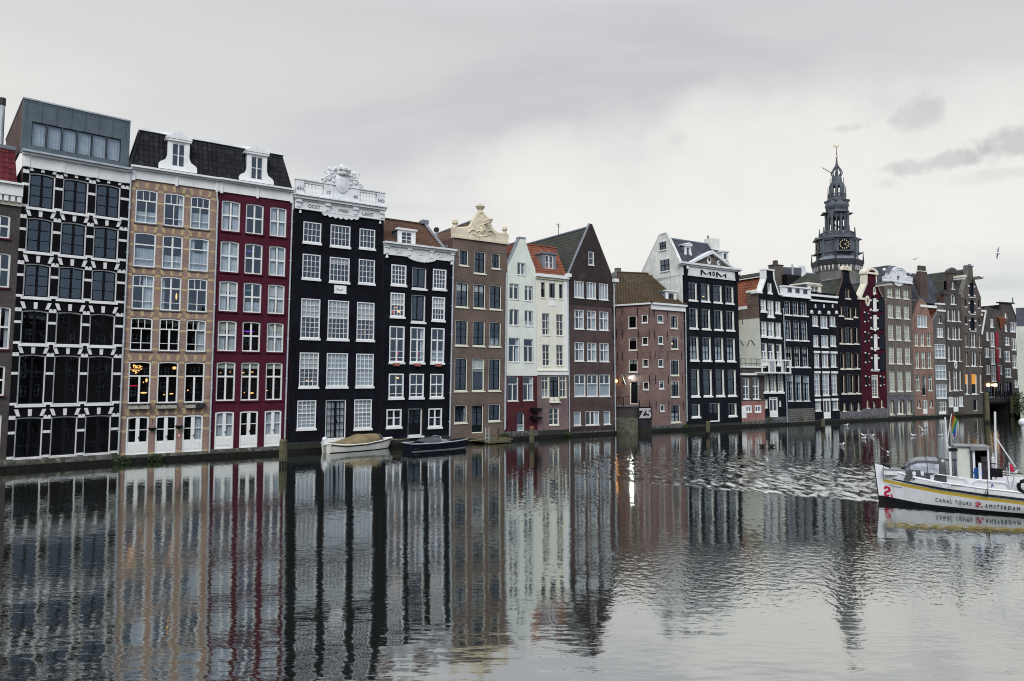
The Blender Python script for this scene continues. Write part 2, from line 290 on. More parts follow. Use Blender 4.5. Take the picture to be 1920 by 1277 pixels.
# ------------------------------------------------------------------ mesh helpers
class MB:
    """collects polygons with materials and links them as ONE mesh object"""
    def __init__(s): s.v = []; s.f = []; s.m = []
    def add(s, pts, faces, mat):
        o = len(s.v); s.v += [tuple(p) for p in pts]
        for f in faces: s.f.append([o+i for i in f]); s.m.append(mat)
        return s
    def poly(s, pts, mat): return s.add(pts, [list(range(len(pts)))], mat)
    def hexa(s, p, mat): return s.add(p, [(0, 3, 2, 1), (4, 5, 6, 7), (0, 1, 5, 4), (1, 2, 6, 5), (2, 3, 7, 6), (3, 0, 4, 7)], mat)
    def box(s, x0, x1, y0, y1, z0, z1, mat):
        return s.hexa([(x0, y0, z0), (x1, y0, z0), (x1, y1, z0), (x0, y1, z0), (x0, y0, z1), (x1, y0, z1), (x1, y1, z1), (x0, y1, z1)], mat)
    def prism(s, outer, holes, y0, y1, mat, back=True, side=None, hole_side=None):
        loops = [outer] + list(holes); flat = [p for l in loops for p in l]
        tri = tessellate_polygon([[Vector((p[0], p[1], 0)) for p in l] for l in loops])
        n = len(flat); o = len(s.v)
        s.v += [(p[0], y0, p[1]) for p in flat] + [(p[0], y1, p[1]) for p in flat]
        for t in tri:
            s.f.append([o+i for i in t]); s.m.append(mat)
            if back: s.f.append([o+n+i for i in reversed(t)]); s.m.append(mat)
        k = 0
        for li, l in enumerate(loops):
            mm = (side or mat) if li == 0 else (hole_side or side or mat)
            for i in range(len(l)):
                a, b = k+i, k+(i+1) % len(l); s.f.append([o+a, o+b, o+n+b, o+n+a]); s.m.append(mm)
            k += len(l)
        return s
    def tube(s, pts, r, mat, n=6, cap=True):
        pts = [Vector(p) for p in pts]; rs = r if isinstance(r, (list, tuple)) else [r]*len(pts); o = len(s.v)
        for i, p in enumerate(pts):
            d = (pts[min(i+1, len(pts)-1)] - pts[max(i-1, 0)]).normalized()
            a = Vector((0, 0, 1)) if abs(d.z) < .9 else Vector((1, 0, 0))
            e1 = d.cross(a).normalized(); e2 = d.cross(e1)
            for k in range(n):
                t = 2*pi*k/n; s.v.append(tuple(p + (e1*cos(t) + e2*sin(t))*rs[i]))
        for i in range(len(pts)-1):
            for k in range(n):
                a, b = o+i*n+k, o+i*n+(k+1) % n; s.f.append([a, b, b+n, a+n]); s.m.append(mat)
        if cap:
            s.f.append([o+k for k in range(n)]); s.m.append(mat); q = o+(len(pts)-1)*n
            s.f.append([q+k for k in range(n)]); s.m.append(mat)
        return s
    def lathe(s, c, prof, mat, n=16, rot=0., arc=None):
        o = len(s.v)
        for r, z in prof:
            for k in range(n):
                t = 2*pi*k/n + rot; s.v.append((c[0]+r*cos(t), c[1]+r*sin(t), c[2]+z))
        for i in range(len(prof)-1):
            for k in range(n):
                a, b = o+i*n+k, o+i*n+(k+1) % n; s.f.append([a, b, b+n, a+n]); s.m.append(mat)
        s.f.append([o+k for k in range(n)]); s.m.append(mat); q = o+(len(prof)-1)*n
        s.f.append([q+k for k in range(n)]); s.m.append(mat)
        return s
    def ball(s, c, r, mat, n=8, k=6):
        r = r if isinstance(r, (tuple, list)) else (r, r, r)
        o = len(s.v)
        for j in range(k+1):
            ph = -pi/2 + pi*j/k
            for i in range(n):
                t = 2*pi*i/n; s.v.append((c[0]+r[0]*cos(ph)*cos(t), c[1]+r[1]*cos(ph)*sin(t), c[2]+r[2]*sin(ph)))
        for j in range(k):
            for i in range(n):
                a, b = o+j*n+i, o+j*n+(i+1) % n; s.f.append([a, b, b+n, a+n]); s.m.append(mat)
        return s
    def text(s, txt, origin, ux, uz, height, mat, depth=.02, center=True, spread=1.0, size=None, fat=0.):
        """letters as solid relief; ux, uz span the surface"""
        cu = bpy.data.curves.new('lettering', 'FONT'); cu.body = txt; cu.extrude = .5; cu.space_character = spread; cu.offset = fat
        ob = bpy.data.objects.new('lettering', cu); COL.objects.link(ob)
        bpy.context.view_layer.update()
        me = bpy.data.meshes.new_from_object(ob.evaluated_get(bpy.context.evaluated_depsgraph_get()))
        bpy.data.objects.remove(ob); bpy.data.curves.remove(cu)
        vs = [v.co.copy() for v in me.vertices]; fs = [list(p.vertices) for p in me.polygons]; bpy.data.meshes.remove(me)
        x0, x1 = min(v.x for v in vs), max(v.x for v in vs); y0, y1 = min(v.y for v in vs), max(v.y for v in vs)
        k = height/(y1-y0); ux = Vector(ux).normalized(); uz = Vector(uz).normalized(); nn = ux.cross(uz); kx = k if size is None else size/(x1-x0)
        cx = (x0+x1)/2 if center else x0
        s.add([Vector(origin) + ux*(v.x-cx)*kx + uz*(v.y-y0)*k + nn*(v.z*2*depth) for v in vs], fs, mat)
        return s
    def build(s, name, parent=None, warp=None, smooth=False, recalc=True):
        me = bpy.data.meshes.new(name)
        vs = [warp(p) for p in s.v] if warp else s.v
        me.from_pydata(vs, [], s.f)
        keys = list(dict.fromkeys(s.m))
        for k in keys: me.materials.append(M[k])
        idx = {k: i for i, k in enumerate(keys)}
        me.polygons.foreach_set('material_index', [idx[k] for k in s.m])
        bm = bmesh.new(); bm.from_mesh(me)
        if recalc: bmesh.ops.recalc_face_normals(bm, faces=bm.faces)
        else: bm.normal_update()
        uvl = bm.loops.layers.uv.new('UVMap')
        for f in bm.faces:
            n = f.normal
            if n.z < 0: n = -n
            t = Vector((-n.y, n.x, 0)) if n.xy.length > .08 else Vector((1, 0, 0))
            t.normalize(); b = n.cross(t) if n.xy.length > .08 else Vector((0, 1, 0))
            for l in f.loops: l[uvl].uv = (l.vert.co.dot(t), l.vert.co.dot(b))
            f.smooth = smooth
        bm.to_mesh(me); bm.free()
        ob = bpy.data.objects.new(name, me); COL.objects.link(ob)
        if parent: ob.parent = parent
        return ob
def thing(name, label, cat, loc=(0, 0, 0), rz=0, group=None):
    o = bpy.data.objects.new(name, None); COL.objects.link(o); o.location = loc; o.rotation_euler = (0, 0, rz); o.empty_display_size = .3
    return tag(o, label, cat, group)
def tag(o, label, cat, group=None, kind=None):
    if label: o['label'] = label
    if cat: o['category'] = cat
    if group: o['group'] = group
    if kind: o['kind'] = kind
    return o
def each(h, name, parts, parent=None):
    for m in parts: h.put(m, name, parent)
def struct(o, label, cat): return tag(o, label, cat, kind='structure')
def copy_tree(o, parent=None):
    c = o.copy(); COL.objects.link(c)
    if parent: c.parent = parent
    for ch in list(o.children): copy_tree(ch, c)
    return c
def ground(px, py, z=0.):
    r = ray(px, py); t = (z-CAMZ)/r.z; return Vector((0, 0, CAMZ)) + r*t
# the waterline of the house row, as read from the photograph
def ywater(x):
    yh = CY + F*math.tan(PITCH)
    if x < 230: g = 156*(2450-x)/2220
    elif x < 1153: g = 138*(2880-x)/2340
    elif x < 1391: g = 101.85*(3025-x)/1872
    elif x < 1617: g = 88.9*(3150-x)/1759
    elif x < 1716: g = 77.5*(3260-x)/1643
    else: g = 72.8*(3400-x)/1684
    return yh + g

# ------------------------------------------------------------------ a house: facade frame u (along), y (into the house), z (up)
class House:
    def __init__(s, label, xl, xr, tl=None, tr=None, cat='canal house', name='canal_house', A=None, B=None, group='canal houses along the water', z0=0):
        s.A = A or ground(xl, ywater(xl)); s.B = B or ground(xr, ywater(xr)); s.A.z = s.B.z = z0
        d = s.B-s.A; s.W = d.length; s.du = d.normalized(); s.n = Vector((-s.du.y, s.du.x, 0))
        s.rz = math.atan2(s.du.y, s.du.x); s.lL = s.lR = 0.; s.z0 = z0
        if tl: u, z = s.uz(*tl); s.lL = max(-.06, min(.06, u/z))
        if tr: u, z = s.uz(*tr, lean=False); s.lR = max(-.06, min(.06, (u-s.W)/z))
        s.root = thing(name, label, cat, s.A, s.rz, group)
        s.holes = []; s.k = 0
    def raw(s, px, py, y=0.):
        r = ray(px, py); o = s.A + s.n*y; t = (o-Vector((0, 0, CAMZ))).dot(s.n)/r.dot(s.n)
        p = Vector((0, 0, CAMZ)) + r*t - o; return p.dot(s.du), p.z
    def uz(s, px, py, y=0., lean=True):
        u, z = s.raw(px, py, y)
        if lean: u = (u - z*s.lL)/(1 + z*(s.lR-s.lL)/s.W)
        return u, z
    def side(s, px, py, u=0.):
        """point on the left flank (plane u = const): depth y and height z"""
        r = ray(px, py); o = s.A + s.du*u; t = (o-Vector((0, 0, CAMZ))).dot(s.du)/r.dot(s.du)
        p = Vector((0, 0, CAMZ)) + r*t - o; return p.dot(s.n), p.z
    def warp(s, p):
        u, y, z = p; k = min(max(u/s.W, 0), 1)
        return (u + z*(s.lL*(1-k) + s.lR*k), y, z)
    def put(s, mb, name, parent=None, smooth=False, recalc=True): return mb.build(name, parent or s.root, s.warp, smooth, recalc)
    def z(s, px, py, y=0): return s.uz(px, py, y)[1]
    def u(s, px, py, y=0): return s.uz(px, py, y)[0]
    def pts(s, l, y=0.): return [s.uz(a, b, y) for a, b in l]
    # ---- openings
    def win(s, u0, u1, z0, z1, st, hole=True, parent=None, y=0., name='window', outline=None):
        st = dict(DEF, **(ST[st] if isinstance(st, str) else st))
        if st.get('nm'): name = st['nm']
        fw, rev, fc, bc = st['fw'], st['rev']+y, st['fc'], st['bc'] or st['fc']
        u0, u1 = max(u0, .05), min(u1, s.W-.05); w, h = u1-u0, z1-z0; e = .004
        if outline is None:
            if st['arch']:
                a = st['arch']*w; n = 8
                outline = [(u0, z0), (u1, z0)] + [(u1 - w*i/n, z1 - a + a*(1-(2*i/n-1)**2)) for i in range(n+1)]
            else: outline = [(u0, z0), (u1, z0), (u1, z1), (u0, z1)]
        if hole: s.holes.append(outline)
        cu, cz = (u0+u1)/2, (z0+z1)/2
        inset = lambda pl, k: [(p[0] + (k if p[0] < cu-1e-4 else -k if p[0] > cu+1e-4 else 0), p[1] + (k if p[1] < cz else -k)) for p in pl]
        ring0 = inset(outline, e); ring1 = inset(outline, fw)
        g = MB(); j = [random.uniform(-.004, .004) for _ in range(4)]
        yg = rev+.06
        gi = inset(outline, fw*.5)
        if st['solid'] < 1: g.add([(p[0], yg + j[i % 4], p[1]) for i, p in enumerate(gi)], [list(range(len(gi)))], 'glass')
        else: g.prism(gi, [], yg-.02, yg+.03, st['pc'] or fc)
        n = len(outline); yb = yg+.85; q = inset(outline, .002)     # shallow box behind the pane, room shade put into its near-black colour
        g.add([(p[0], rev+.125, p[1]) for p in q] + [(p[0], yb, p[1]) for p in q], [list(range(n, 2*n))] + [(i, n+i, n+(i+1) % n, (i+1) % n) for i in range(n)], 'interior_shade')
        w0 = s.put(g, name, parent, recalc=False)
        f = MB()
        if st['ring']: f.prism(ring0, [ring1], rev-st['proud'], rev+.12, fc)
        b0, b1, c0, c1 = u0+fw, u1-fw, z0+fw, z1-fw; bw = st['bw']
        if st['sash']:
            sw = st['sash']; f.prism(ring1, [inset(outline, fw+sw)], rev+.012, rev+.1, bc); b0, b1, c0, c1 = b0+sw, b1-sw, c0+sw, c1-sw
        top = c1
        if st['tr']:                                   # transom: bars below it and lights above it
            zt = c0 + (c1-c0)*st['tr']; f.box(b0-.01, b1+.01, rev-.004, rev+.1, zt-st['tw']/2, zt+st['tw']/2, bc); top = zt - st['tw']/2
            nt_ = st['tn']
            for i in range(1, nt_): x = b0+(b1-b0)*i/nt_; f.box(x-st['tb']/2, x+st['tb']/2, rev+.028, rev+.09, zt, c1+.01, bc)
            for i in range(1, st['tm']): x = zt+(c1-zt)*i/st['tm']; f.box(b0-.01, b1+.01, rev+.033, rev+.085, x-bw/2, x+bw/2, bc)
        for x, ww in st['v']: x = b0+(b1-b0)*x; f.box(x-ww/2, x+ww/2, rev+.004, rev+.095, c0-.01, top+.01, bc)
        for q, ww in st['h']: q = c0+(top-c0)*q; f.box(b0-.01, b1+.01, rev+.02, rev+.088, q-ww/2, q+ww/2, bc)
        nx, ny = st['grid']
        for i in range(1, nx): x = b0+(b1-b0)*i/nx; f.box(x-bw/2, x+bw/2, rev+.024, rev+.082, c0-.01, top+.01, bc)
        for i in range(1, ny): q = c0+(top-c0)*i/ny; f.box(b0-.01, b1+.01, rev+.029, rev+.078, q-bw/2, q+bw/2, bc)
        if st['solid'] and st['solid'] < 1:            # door leaves: solid lower panels
            zs = c0 + (c1-c0)*st['solid']; pc = st['pc'] or fc
            f.box(b0-.01, b1+.01, rev+.01, rev+.1, c0-.01, zs, pc)
            for a, b in ((.06, .46), (.54, .94)): f.box(b0+(b1-b0)*a, b0+(b1-b0)*b, rev-.006, rev+.02, c0+(zs-c0)*.18, c0+(zs-c0)*.85, pc)
        if f.v: s.put(f, 'frame', w0)
        if name == 'door':
            hd = MB(); x = b0+(b1-b0)*(.57 if st['v'] else .85); hd.box(x-.02, x+.02, rev-.07, rev-.02, z0+h*.42, z0+h*.48, 'iron'); s.put(hd, 'handle', w0)
        if st['sill']:
            sh, sp, sx = st['sill']; m = MB(); m.box(u0-sx, u1+sx, -sp+y, rev-.01, z0-sh, z0-.002, st['sc'] or fc); s.put(m, 'sill', w0)
        cu_ = st['cur']
        if not cu_ and not st['solid'] and hole and st['bc'] != 'black_paint' and w > .5 and random.random() < .34: cu_ = random.choice(['blind:.22', 'left:.2', 'right:.24', 'half:.35', 'side:.16', 'blind:.4'])
        if cu_:
            m = MB(); yc = yg+.10
            def pleat(a, b, z0_, z1_, mat, amp=.02, per=.16):
                n = max(6, int((b-a)/per*4)); P = []
                for i in range(n+1):
                    x = a+(b-a)*i/n; yy = yc + amp*sin(2*pi*(x-a)/per); P += [(x, yy, z0_), (x, yy, z1_)]
                m.add(P, [(2*i, 2*i+2, 2*i+3, 2*i+1) for i in range(n)], mat)
            a0, a1, q0, q1 = u0+fw*.4, u1-fw*.4, z0+fw*.4, z1-fw*.4
            for c in cu_.split('+'):
                t, _, v = c.partition(':'); v = float(v or 0)
                if t == 'net': pleat(a0, a1, q0, q1, 'net', .012)
                elif t == 'full': pleat(a0, a1, q0, q1, 'curtain', .02)
                elif t == 'side': pleat(a0, a0+(a1-a0)*(v or .24), q0, q1, 'curtain'); pleat(a1-(a1-a0)*(v or .24)*.9, a1, q0, q1, 'curtain')
                elif t == 'left': pleat(a0, a0+(a1-a0)*v, q0, q1, 'curtain')
                elif t == 'right': pleat(a1-(a1-a0)*v, a1, q0, q1, 'curtain')
                elif t == 'drape': pleat(a0, a0+(a1-a0)*.22, q0, q1, 'drape_dark'); pleat(a1-(a1-a0)*.2, a1, q0, q1, 'drape_dark')
                elif t == 'blind': m.box(a0, a1, yc-.03, yc-.02, q1-(q1-q0)*v, q1, 'blind')
                elif t == 'half': pleat(a0, a1, q0, q0+(q1-q0)*v, 'net', .012)
                elif t == 'lit':
                    zb = q1-(q1-q0)*v; k = 9
                    for i in range(k): m.box(a0, a1, yc-.02+.01*(i % 2), yc-.008+.01*(i % 2), zb+(q1-zb)*(i+.06)/k, zb+(q1-zb)*(i+.94)/k, 'blind_glow')  # slats glow by themselves, in place of lamp light behind the blind
            if m.v: s.put(m, 'curtain', w0)
        for c in st['lights']:                          # (x, z, w, h, material) of small lamps glowing inside
            x, q, ww, hh, mt = c; m = MB(); m.ball((u0+w*x, yg+.35, z0+h*q), (ww, .05, hh), mt); s.put(m, 'lamp', w0)
        return w0
    def at(s, xl, xr, yt, yb, st, xref=None, **kw):
        ym = (yt+yb)/2; xr_ = xref if xref is not None else xl
        return s.win(s.u(xl, ym), s.u(xr, ym), s.z(xr_, yb), s.z(xr_, yt), st, **kw)
    def grid(s, cols, yref, rows, skip=()):
        us = [(s.u(a, yref), s.u(b, yref)) for a, b in cols]; out = []
        for ri, (xr, yt, yb, st) in enumerate(rows):
            z0, z1 = s.z(xr, yb), s.z(xr, yt)
            for ci, (a, b) in enumerate(us):
                if (ri, ci) in skip: continue
                q = st[ci] if isinstance(st, (list, tuple)) else st
                if q: out.append((ri, ci, a, b, z0, z1, s.win(a, b, z0, z1, q)))
        return out
    # ---- body
    def wall(s, outline, mat, depth=11., side='side_brown', eave=None, plinth=None):
        """facade with its openings, flanks and back"""
        e = .012; m = MB(); o = [(min(max(p[0], e), s.W-e), p[1]) for p in outline]
        m.prism(o, s.holes, 0., .26, mat, back=False, side=side)
        ze = eave if eave is not None else min(p[1] for p in o if p[1] > 1.5)
        for x in (e, s.W-e): m.poly([(x, .26, -.4), (x, depth, -.4), (x, depth, ze), (x, .26, ze)], side)
        m.poly([(e, depth, -.4), (s.W-e, depth, -.4), (s.W-e, depth, ze), (e, depth, ze)], side)
        m.poly([(e, .262, ze-.02), (s.W-e, .262, ze-.02), (s.W-e, depth, ze-.02), (e, depth, ze-.02)], 'lead')
        return s.put(m, 'wall')
    def plinth(s, z1, mat='plinth', out=.06, tide=.28, z0=-.5):
        m = MB(); m.box(.006, s.W-.006, -out, -.002, tide, z1, mat); m.box(.006, s.W-.006, -out-.02, -.003, z0, tide, 'tide_band')
        return s.put(m, 'plinth')
    def gable_roof(s, ua, za, u0, u1, ze, mat, y0=.1, depth=11., ridge='lead', ze1=None, overlap=.02):
        z1 = ze if ze1 is None else ze1; m = MB()
        m.poly([(u0, y0, ze), (ua, y0, za), (ua, depth, za), (u0, depth, ze)], mat)
        m.poly([(u1, y0, z1), (ua, y0, za), (ua, depth, za), (u1, depth, z1)], mat)
        m.poly([(u0, depth, ze), (ua, depth, za), (u1, depth, z1)], 'side_brown')
        m.poly([(u0, y0, ze), (u1, y0, z1), (u1, depth, z1), (u0, depth, ze)], 'lead')
        m.poly([(u0, y0+.02, ze), (ua, y0+.02, za), (u1, y0+.02, z1)], 'side_brown')
        if ridge: m.tube([(ua, y0, za+.02), (ua, depth, za+.02)], .11, ridge, 6)
        return s.put(m, 'roof')
    def pipe(s, l, r=.055, mat='pipe_grey', y=-.10):
        m = MB(); q = [(*s.uz(a, b),) for a, b in l]; m.tube([(u, y, z) for u, z in q], r, mat, 7)
        n = 6
        for i in range(n):
            t = (i+.5)/n; u = q[-2][0]+(q[-1][0]-q[-2][0])*t; z = q[-2][1]+(q[-1][1]-q[-2][1])*t
            m.box(u-r*1.5, u+r*1.5, y-r*.6, -.002, z-.03, z+.03, mat)
        return s.put(m, 'drain_pipe')
    def bar(s, p0, p1, h, y0, y1, mat, name='cornice', mb=None):
        """straight moulding between two photo points (top edge), h high"""
        (a, z0), (b, z1) = s.uz(*p0), s.uz(*p1); z = (z0+z1)/2; m = mb or MB(); m.box(a, b, y0, y1, z-h, z, mat)
        return None if mb else s.put(m, name)
    def anchors(s, l, h=.75, mat='iron'):
        for px, py in l:
            u, z = s.uz(px, py); m = MB(); m.box(u-.03, u+.03, -.035, -.001, z-h/2, z+h/2, mat); m.box(u-.055, u+.055, -.03, -.0015, z-.05, z+.05, mat); s.put(m, 'wall_anchor')
DEF = dict(fc='frame_white', bc=None, fw=.08, bw=.03, sash=0, v=(), h=(), grid=(1, 1), tr=0, tw=.09, tn=1, tb=.04, tm=1, rev=.06, proud=.02, arch=0, sill=(.1, .07, .05), sc=None,
           cur='', solid=0, pc=None, lights=(), ring=True, nm=None)
ST = {}
def S(key, base=None, **kw): ST[key] = dict(ST[base] if base else {}, **kw)
S('bw', fc='white', bc='black_paint', fw=.07, sash=.06, bw=.035, v=((.5, .13),), h=((.333, .04), (.667, .04)), sill=(.12, .10, .08), arch=.05, rev=.10)
S('bw_tall', 'bw', h=(), tr=.66, tw=.10, tn=2, tb=.12)
S('bw_low', 'bw', h=((.28, .05),), v=((.5, .15),), sill=(.07, .04, .02), arch=.03)
S('tan3', fc='frame_white', fw=.085, tr=.68, tw=.08, tn=3, v=((.5, .05),), h=((.32, .035),), arch=.04, sc='plinth_grey', sill=(.07, .08, .04))
S('tan1', 'tan3', tn=1, tr=.66, v=())
S('tan2', 'tan3', tn=2, tr=.66, tb=.1, v=((.5, .10),))
S('tan_low', 'tan3', tr=.66, tn=1, v=((.5, .11),), h=())
S('french', nm='door', fc='frame_white', fw=.10, v=((.5, .22),), h=((.66, .05),), solid=.33, arch=.04, sill=None, rev=.05)
S('cross', fc='frame_white', fw=.09, tr=.52, tw=.11, tn=2, tb=.11, v=((.5, .11),), arch=.045, sc='red_wall', sill=(.09, .10, .06), rev=.09)
S('cross_tall', 'cross', tr=.63)
S('oost', fc='white', fw=.075, grid=(4, 3), bw=.032, cur='', sill=(.16, .10, .05), rev=.03)
S('oost5', 'oost', grid=(5, 3))
S('oostb', 'oost', grid=(4, 4)); S('oostb5', 'oost', grid=(5, 4))
S('oostc', 'oost', tr=.54, tw=.07, tn=4, tm=3, tb=.035, grid=(4, 4), cur='blind:.45+drape')
S('oostc5', 'oostc', tn=5, grid=(5, 4))
S('oostd', 'oostc', cur='full'); S('oostd5', 'oostc5', cur='full')
S('five', fc='white', fw=.10, rev=.03, sill=(.16, .10, .05), grid=(4, 4), bw=.04)
S('five_half', 'five', tr=.5, tn=4, tb=.035, tm=2, grid=(4, 2), cur='blind:.48')
S('hatch', fc='white', bc='black_paint', fw=.09, sash=.05, v=((.45, .05),), solid=.04, pc='black_paint', rev=.14, sill=(.16, .10, .05))
S('five_tall', 'five', tr=.66, tw=.11, tn=2, tb=.05, grid=(1, 1), v=((.5, .11),), h=((.45, .04), (.16, .04)))
S('five_x', 'five', tr=.55, tw=.10, tn=2, tb=.05, grid=(1, 1), v=((.5, .06),), h=((.25, .04),))
S('five_s', 'five', tr=.5, tw=.06, tn=2, tb=.10, grid=(1, 1), v=((.5, .13),))
S('brown', fc='frame_cream', bc='green_black', fw=.085, sash=.05, v=((.5, .05),), h=((.33, .03), (.667, .05)), rev=.10, sill=(.10, .08, .05))
S('brown_tall', 'brown', h=((.25, .03), (.5, .03), (.72, .05)))
S('brown_s', 'brown', h=((.5, .03),))
S('neck', fc='frame_white', bc='frame_white', fw=.06, v=((.48, .13),), rev=.07, sill=(.06, .05, .03))
S('neck_dark', 'neck', bc='iron', sash=.035, v=((.5, .05),), h=((.5, .025),), fc='render_cream')
S('neck_tr', 'neck', tr=.70, tw=.06, v=((.5, .08),))
S('creamx', fc='render_cream', bc='frame_cream', fw=.05, tr=.66, tw=.05, tn=2, tb=.035, v=((.5, .05),), h=((.45, .035),), sill=(.08, .05, .03))
S('dark3', fc='frame_white', fw=.07, v=((.36, .07), (.68, .07)), sill=(.07, .06, .05), cur='net', rev=.05)
S('darkx', fc='frame_white', fw=.08, tr=.62, tw=.08, tn=2, tb=.08, v=((.5, .08),), sill=(.07, .07, .06), cur='side:.3', rev=.05)
S('darkx1', 'darkx', tr=.58, v=(), cur='half:.6')
S('rose_s', fc='frame_white', bc='iron', fw=.085, sash=.02, rev=.05, sill=(.08, .06, .03), h=((.5, .02),))
S('rose_l', fc='frame_cream', bc='iron', fw=.085, sash=.03, v=((.5, .04),), h=((.68, .05),), rev=.06, sill=(.09, .06, .04))
S('mom', fc='frame_white', bc='black_paint', fw=.085, sash=.05, v=((.5, .03),), h=((.36, .03), (.66, .05)), rev=.17, sill=(.16, .10, .07))
S('mom_cur', 'mom', cur='half:.62')
S('mom1', 'mom', h=((.62, .05),), v=())
S('pinkx', fc='frame_white', fw=.085, tr=.6, tw=.11, tn=2, tb=.05, v=((.5, .09),), h=((.35, .04),), rev=.10, sill=(.09, .07, .05))
S('pink_s', fc='white', fw=.16, v=((.5, .12),), rev=.02, sill=(.06, .05, .02))
S('wht', fc='frame_white', fw=.12, v=((.5, .10),), rev=.14, sill=(.20, .10, .08), h=((.5, .05),), cur='net')
S('wht_tr', 'wht', tr=.62, tw=.11, tn=1, cur='half:.5')
S('wht_g', 'wht', grid=(3, 6), v=(), h=(), bw=.05, cur='')
S('b13', fc='frame_white', bc='black_paint', fw=.09, sash=.05, v=((.5, .03),), h=((.33, .03), (.62, .06)), rev=.20, sill=(.15, .1, .08), cur='half:.95')
S('b13_tr', fc='frame_white', bc='blue_black_wall', fw=.05, tr=.70, tw=.07, tn=3, tb=.03, v=((.5, .12),), h=((.12, .03), (.25, .03), (.4, .03), (.7, .03)), rev=.1, sill=(.08, .06, .04), cur='net')
S('w14', fc='frame_white', fw=.11, v=((.5, .09),), rev=.10, sill=(.10, .07, .03), cur='net')
S('w14t', 'w14', grid=(2, 4), v=(), bw=.05)
S('b15', fc='frame_cream', bc='black_paint', fw=.075, sash=.04, v=((.5, .035),), h=((.6, .04),), rev=.22, sill=(.16, .09, .08))
S('b15n', 'b15', v=(), h=())
S('grey17', fc='frame_cream', fw=.085, grid=(4, 6), bw=.032, rev=.10, sill=(.13, .08, .05), cur='net', h=((.5, .07),))
S('arch_l', fc='frame_cream', fw=.09, arch=.42, rev=.18, sill=(.10, .07, .04), v=((.5, .06),))
S('arch_n', 'arch_l', arch=.5, v=())
S('arch_door', 'arch_n', nm='door', bc='black_paint', solid=.35, pc='black_paint', sill=None, rev=.22)
S('salm', fc='frame_cream', fw=.085, tr=.62, tw=.08, tn=2, tb=.04, v=((.5, .05),), h=((.5, .03),), rev=.10, sill=(.12, .08, .05))
S('three', fc='frame_white', fw=.10, v=((.34, .09), (.67, .09)), h=((.5, .03),), rev=.05, sill=(.1, .07, .05), cur='net')
S('three_tr', 'three', tr=.62, tn=3, tb=.09)
S('umb', fc='frame_white', fw=.10, v=((.5, .06),), rev=.16, sill=(.13, .08, .05))
S('lit', 'umb', cur='lit:.52', v=())
S('doorw', nm='door', fc='frame_white', fw=.09, v=((.5, .14),), solid=.32, sill=None, rev=.05)
S('doorb', nm='door', fc='frame_white', bc='black_paint', fw=.09, sash=.03, v=((.5, .06),), h=((.75, .05),), solid=.45, pc='black_paint', sill=None, rev=.16)
S('hatch_arch', nm='hatch_door', fc='black_paint', fw=.05, solid=1., pc='shutter_dark', arch=.42, rev=.12, sill=(.14, .09, .12), sc='white_block')
S('slot', fc='iron', fw=.03, rev=.12, sill=(.14, .07, .08), sc='white_block')

# ------------------------------------------------------------------ the canal houses, left to right
def rect(h, zl, zr=None): return [(0, -.4), (h.W, -.4), (h.W, zr if zr is not None else zl), (0, zl)]

# grey-brown house cut by the left edge
h = House('grey brown rendered house with a red tiled roof, cut off by the left edge', -96, 10, None, (40, 395))
for a, b in ((404, 448), (475, 540), (575, 655)):
    h.at(-22, 19, a, b, 'cross', 19); h.at(-72, -38, a, b, 'cross', 19)
h.at(-28, 9, 685, 742, 'cross', 9); h.at(-34, 2, 775, 850, 'doorb', 2)
zc = h.z(38, 388); zt = h.z(40, 347)
h.wall(rect(h, zc), 'brick_umber', 10, plinth=None); h.plinth(h.z(5, 862), 'plinth')
m = MB(); m.box(0, h.W, -.12, .2, zc, zc+.55, 'cream'); m.box(0, h.W, -.35, .25, zc+.55, zt-.12, 'white'); m.box(0, h.W, -.5, .3, zt-.12, zt, 'white')
for i in range(9): x = h.W*(i+.5)/9; m.box(x-.09, x+.09, -.3, -.1, zc+.2, zc+.55, 'white')
h.put(m, 'cornice')
zr = h.z(25, 279, 1.2); m = MB(); m.poly([(0, -.1, zt), (h.W-.25, -.1, zt), (h.W-.35, 1.2, zr), (0, 1.2, zr)], 'tile_red'); m.poly([(h.W-.25, -.1, zt), (h.W-.35, 1.2, zr), (h.W-.35, 6, zr), (h.W-.25, 6, zt)], 'lead')
m.box(0, h.W-.3, 1.1, 6, zr-.1, zr+.12, 'lead'); h.put(m, 'roof')

# black and white banded house
h = BW = House('black house banded with white stone blocks under a grey zinc roof storey', 10, 222, (43, 310), (244, 325))
cols = [(27, 79), (94, 144), (158, 207)]
rows = [(58, 322, 389, 'bw'), (52, 406, 472, 'bw'), (46, 492, 557, 'bw'), (41, 580, 645, 'bw'), (37, 664, 760, 'bw_tall'), (28, 783, 861, 'bw_low')]
W_ = h.grid(cols, 822, rows)
zc = h.z(140, 328); zt = h.z(140, 299)
h.wall(rect(h, zc+.1), 'bw_black', 11, 'side_brown'); h.plinth(h.z(115, 857), 'plinth')
def splay(x, dx, z, d, mat, q=.10, hh=.40):
    m = MB(); m.hexa([(x-q*.85, -d, z), (x+q*.85, -d, z), (x+q*.85, 0, z), (x-q*.85, 0, z), (x+dx-q, -d, z+hh), (x+dx+q, -d, z+hh), (x+dx+q, 0, z+hh), (x+dx-q, 0, z+hh)], mat); return m
def piers(h, W_, ri, ci, a, b):
    nb = [w for w in W_ if w[0] == ri]; e1 = nb[ci+1][2] if ci < 2 else h.W
    return [(max(p, .01), min(q, h.W-.01)) for p, q in [(b, e1)] + ([(0, a)] if ci == 0 else [])]
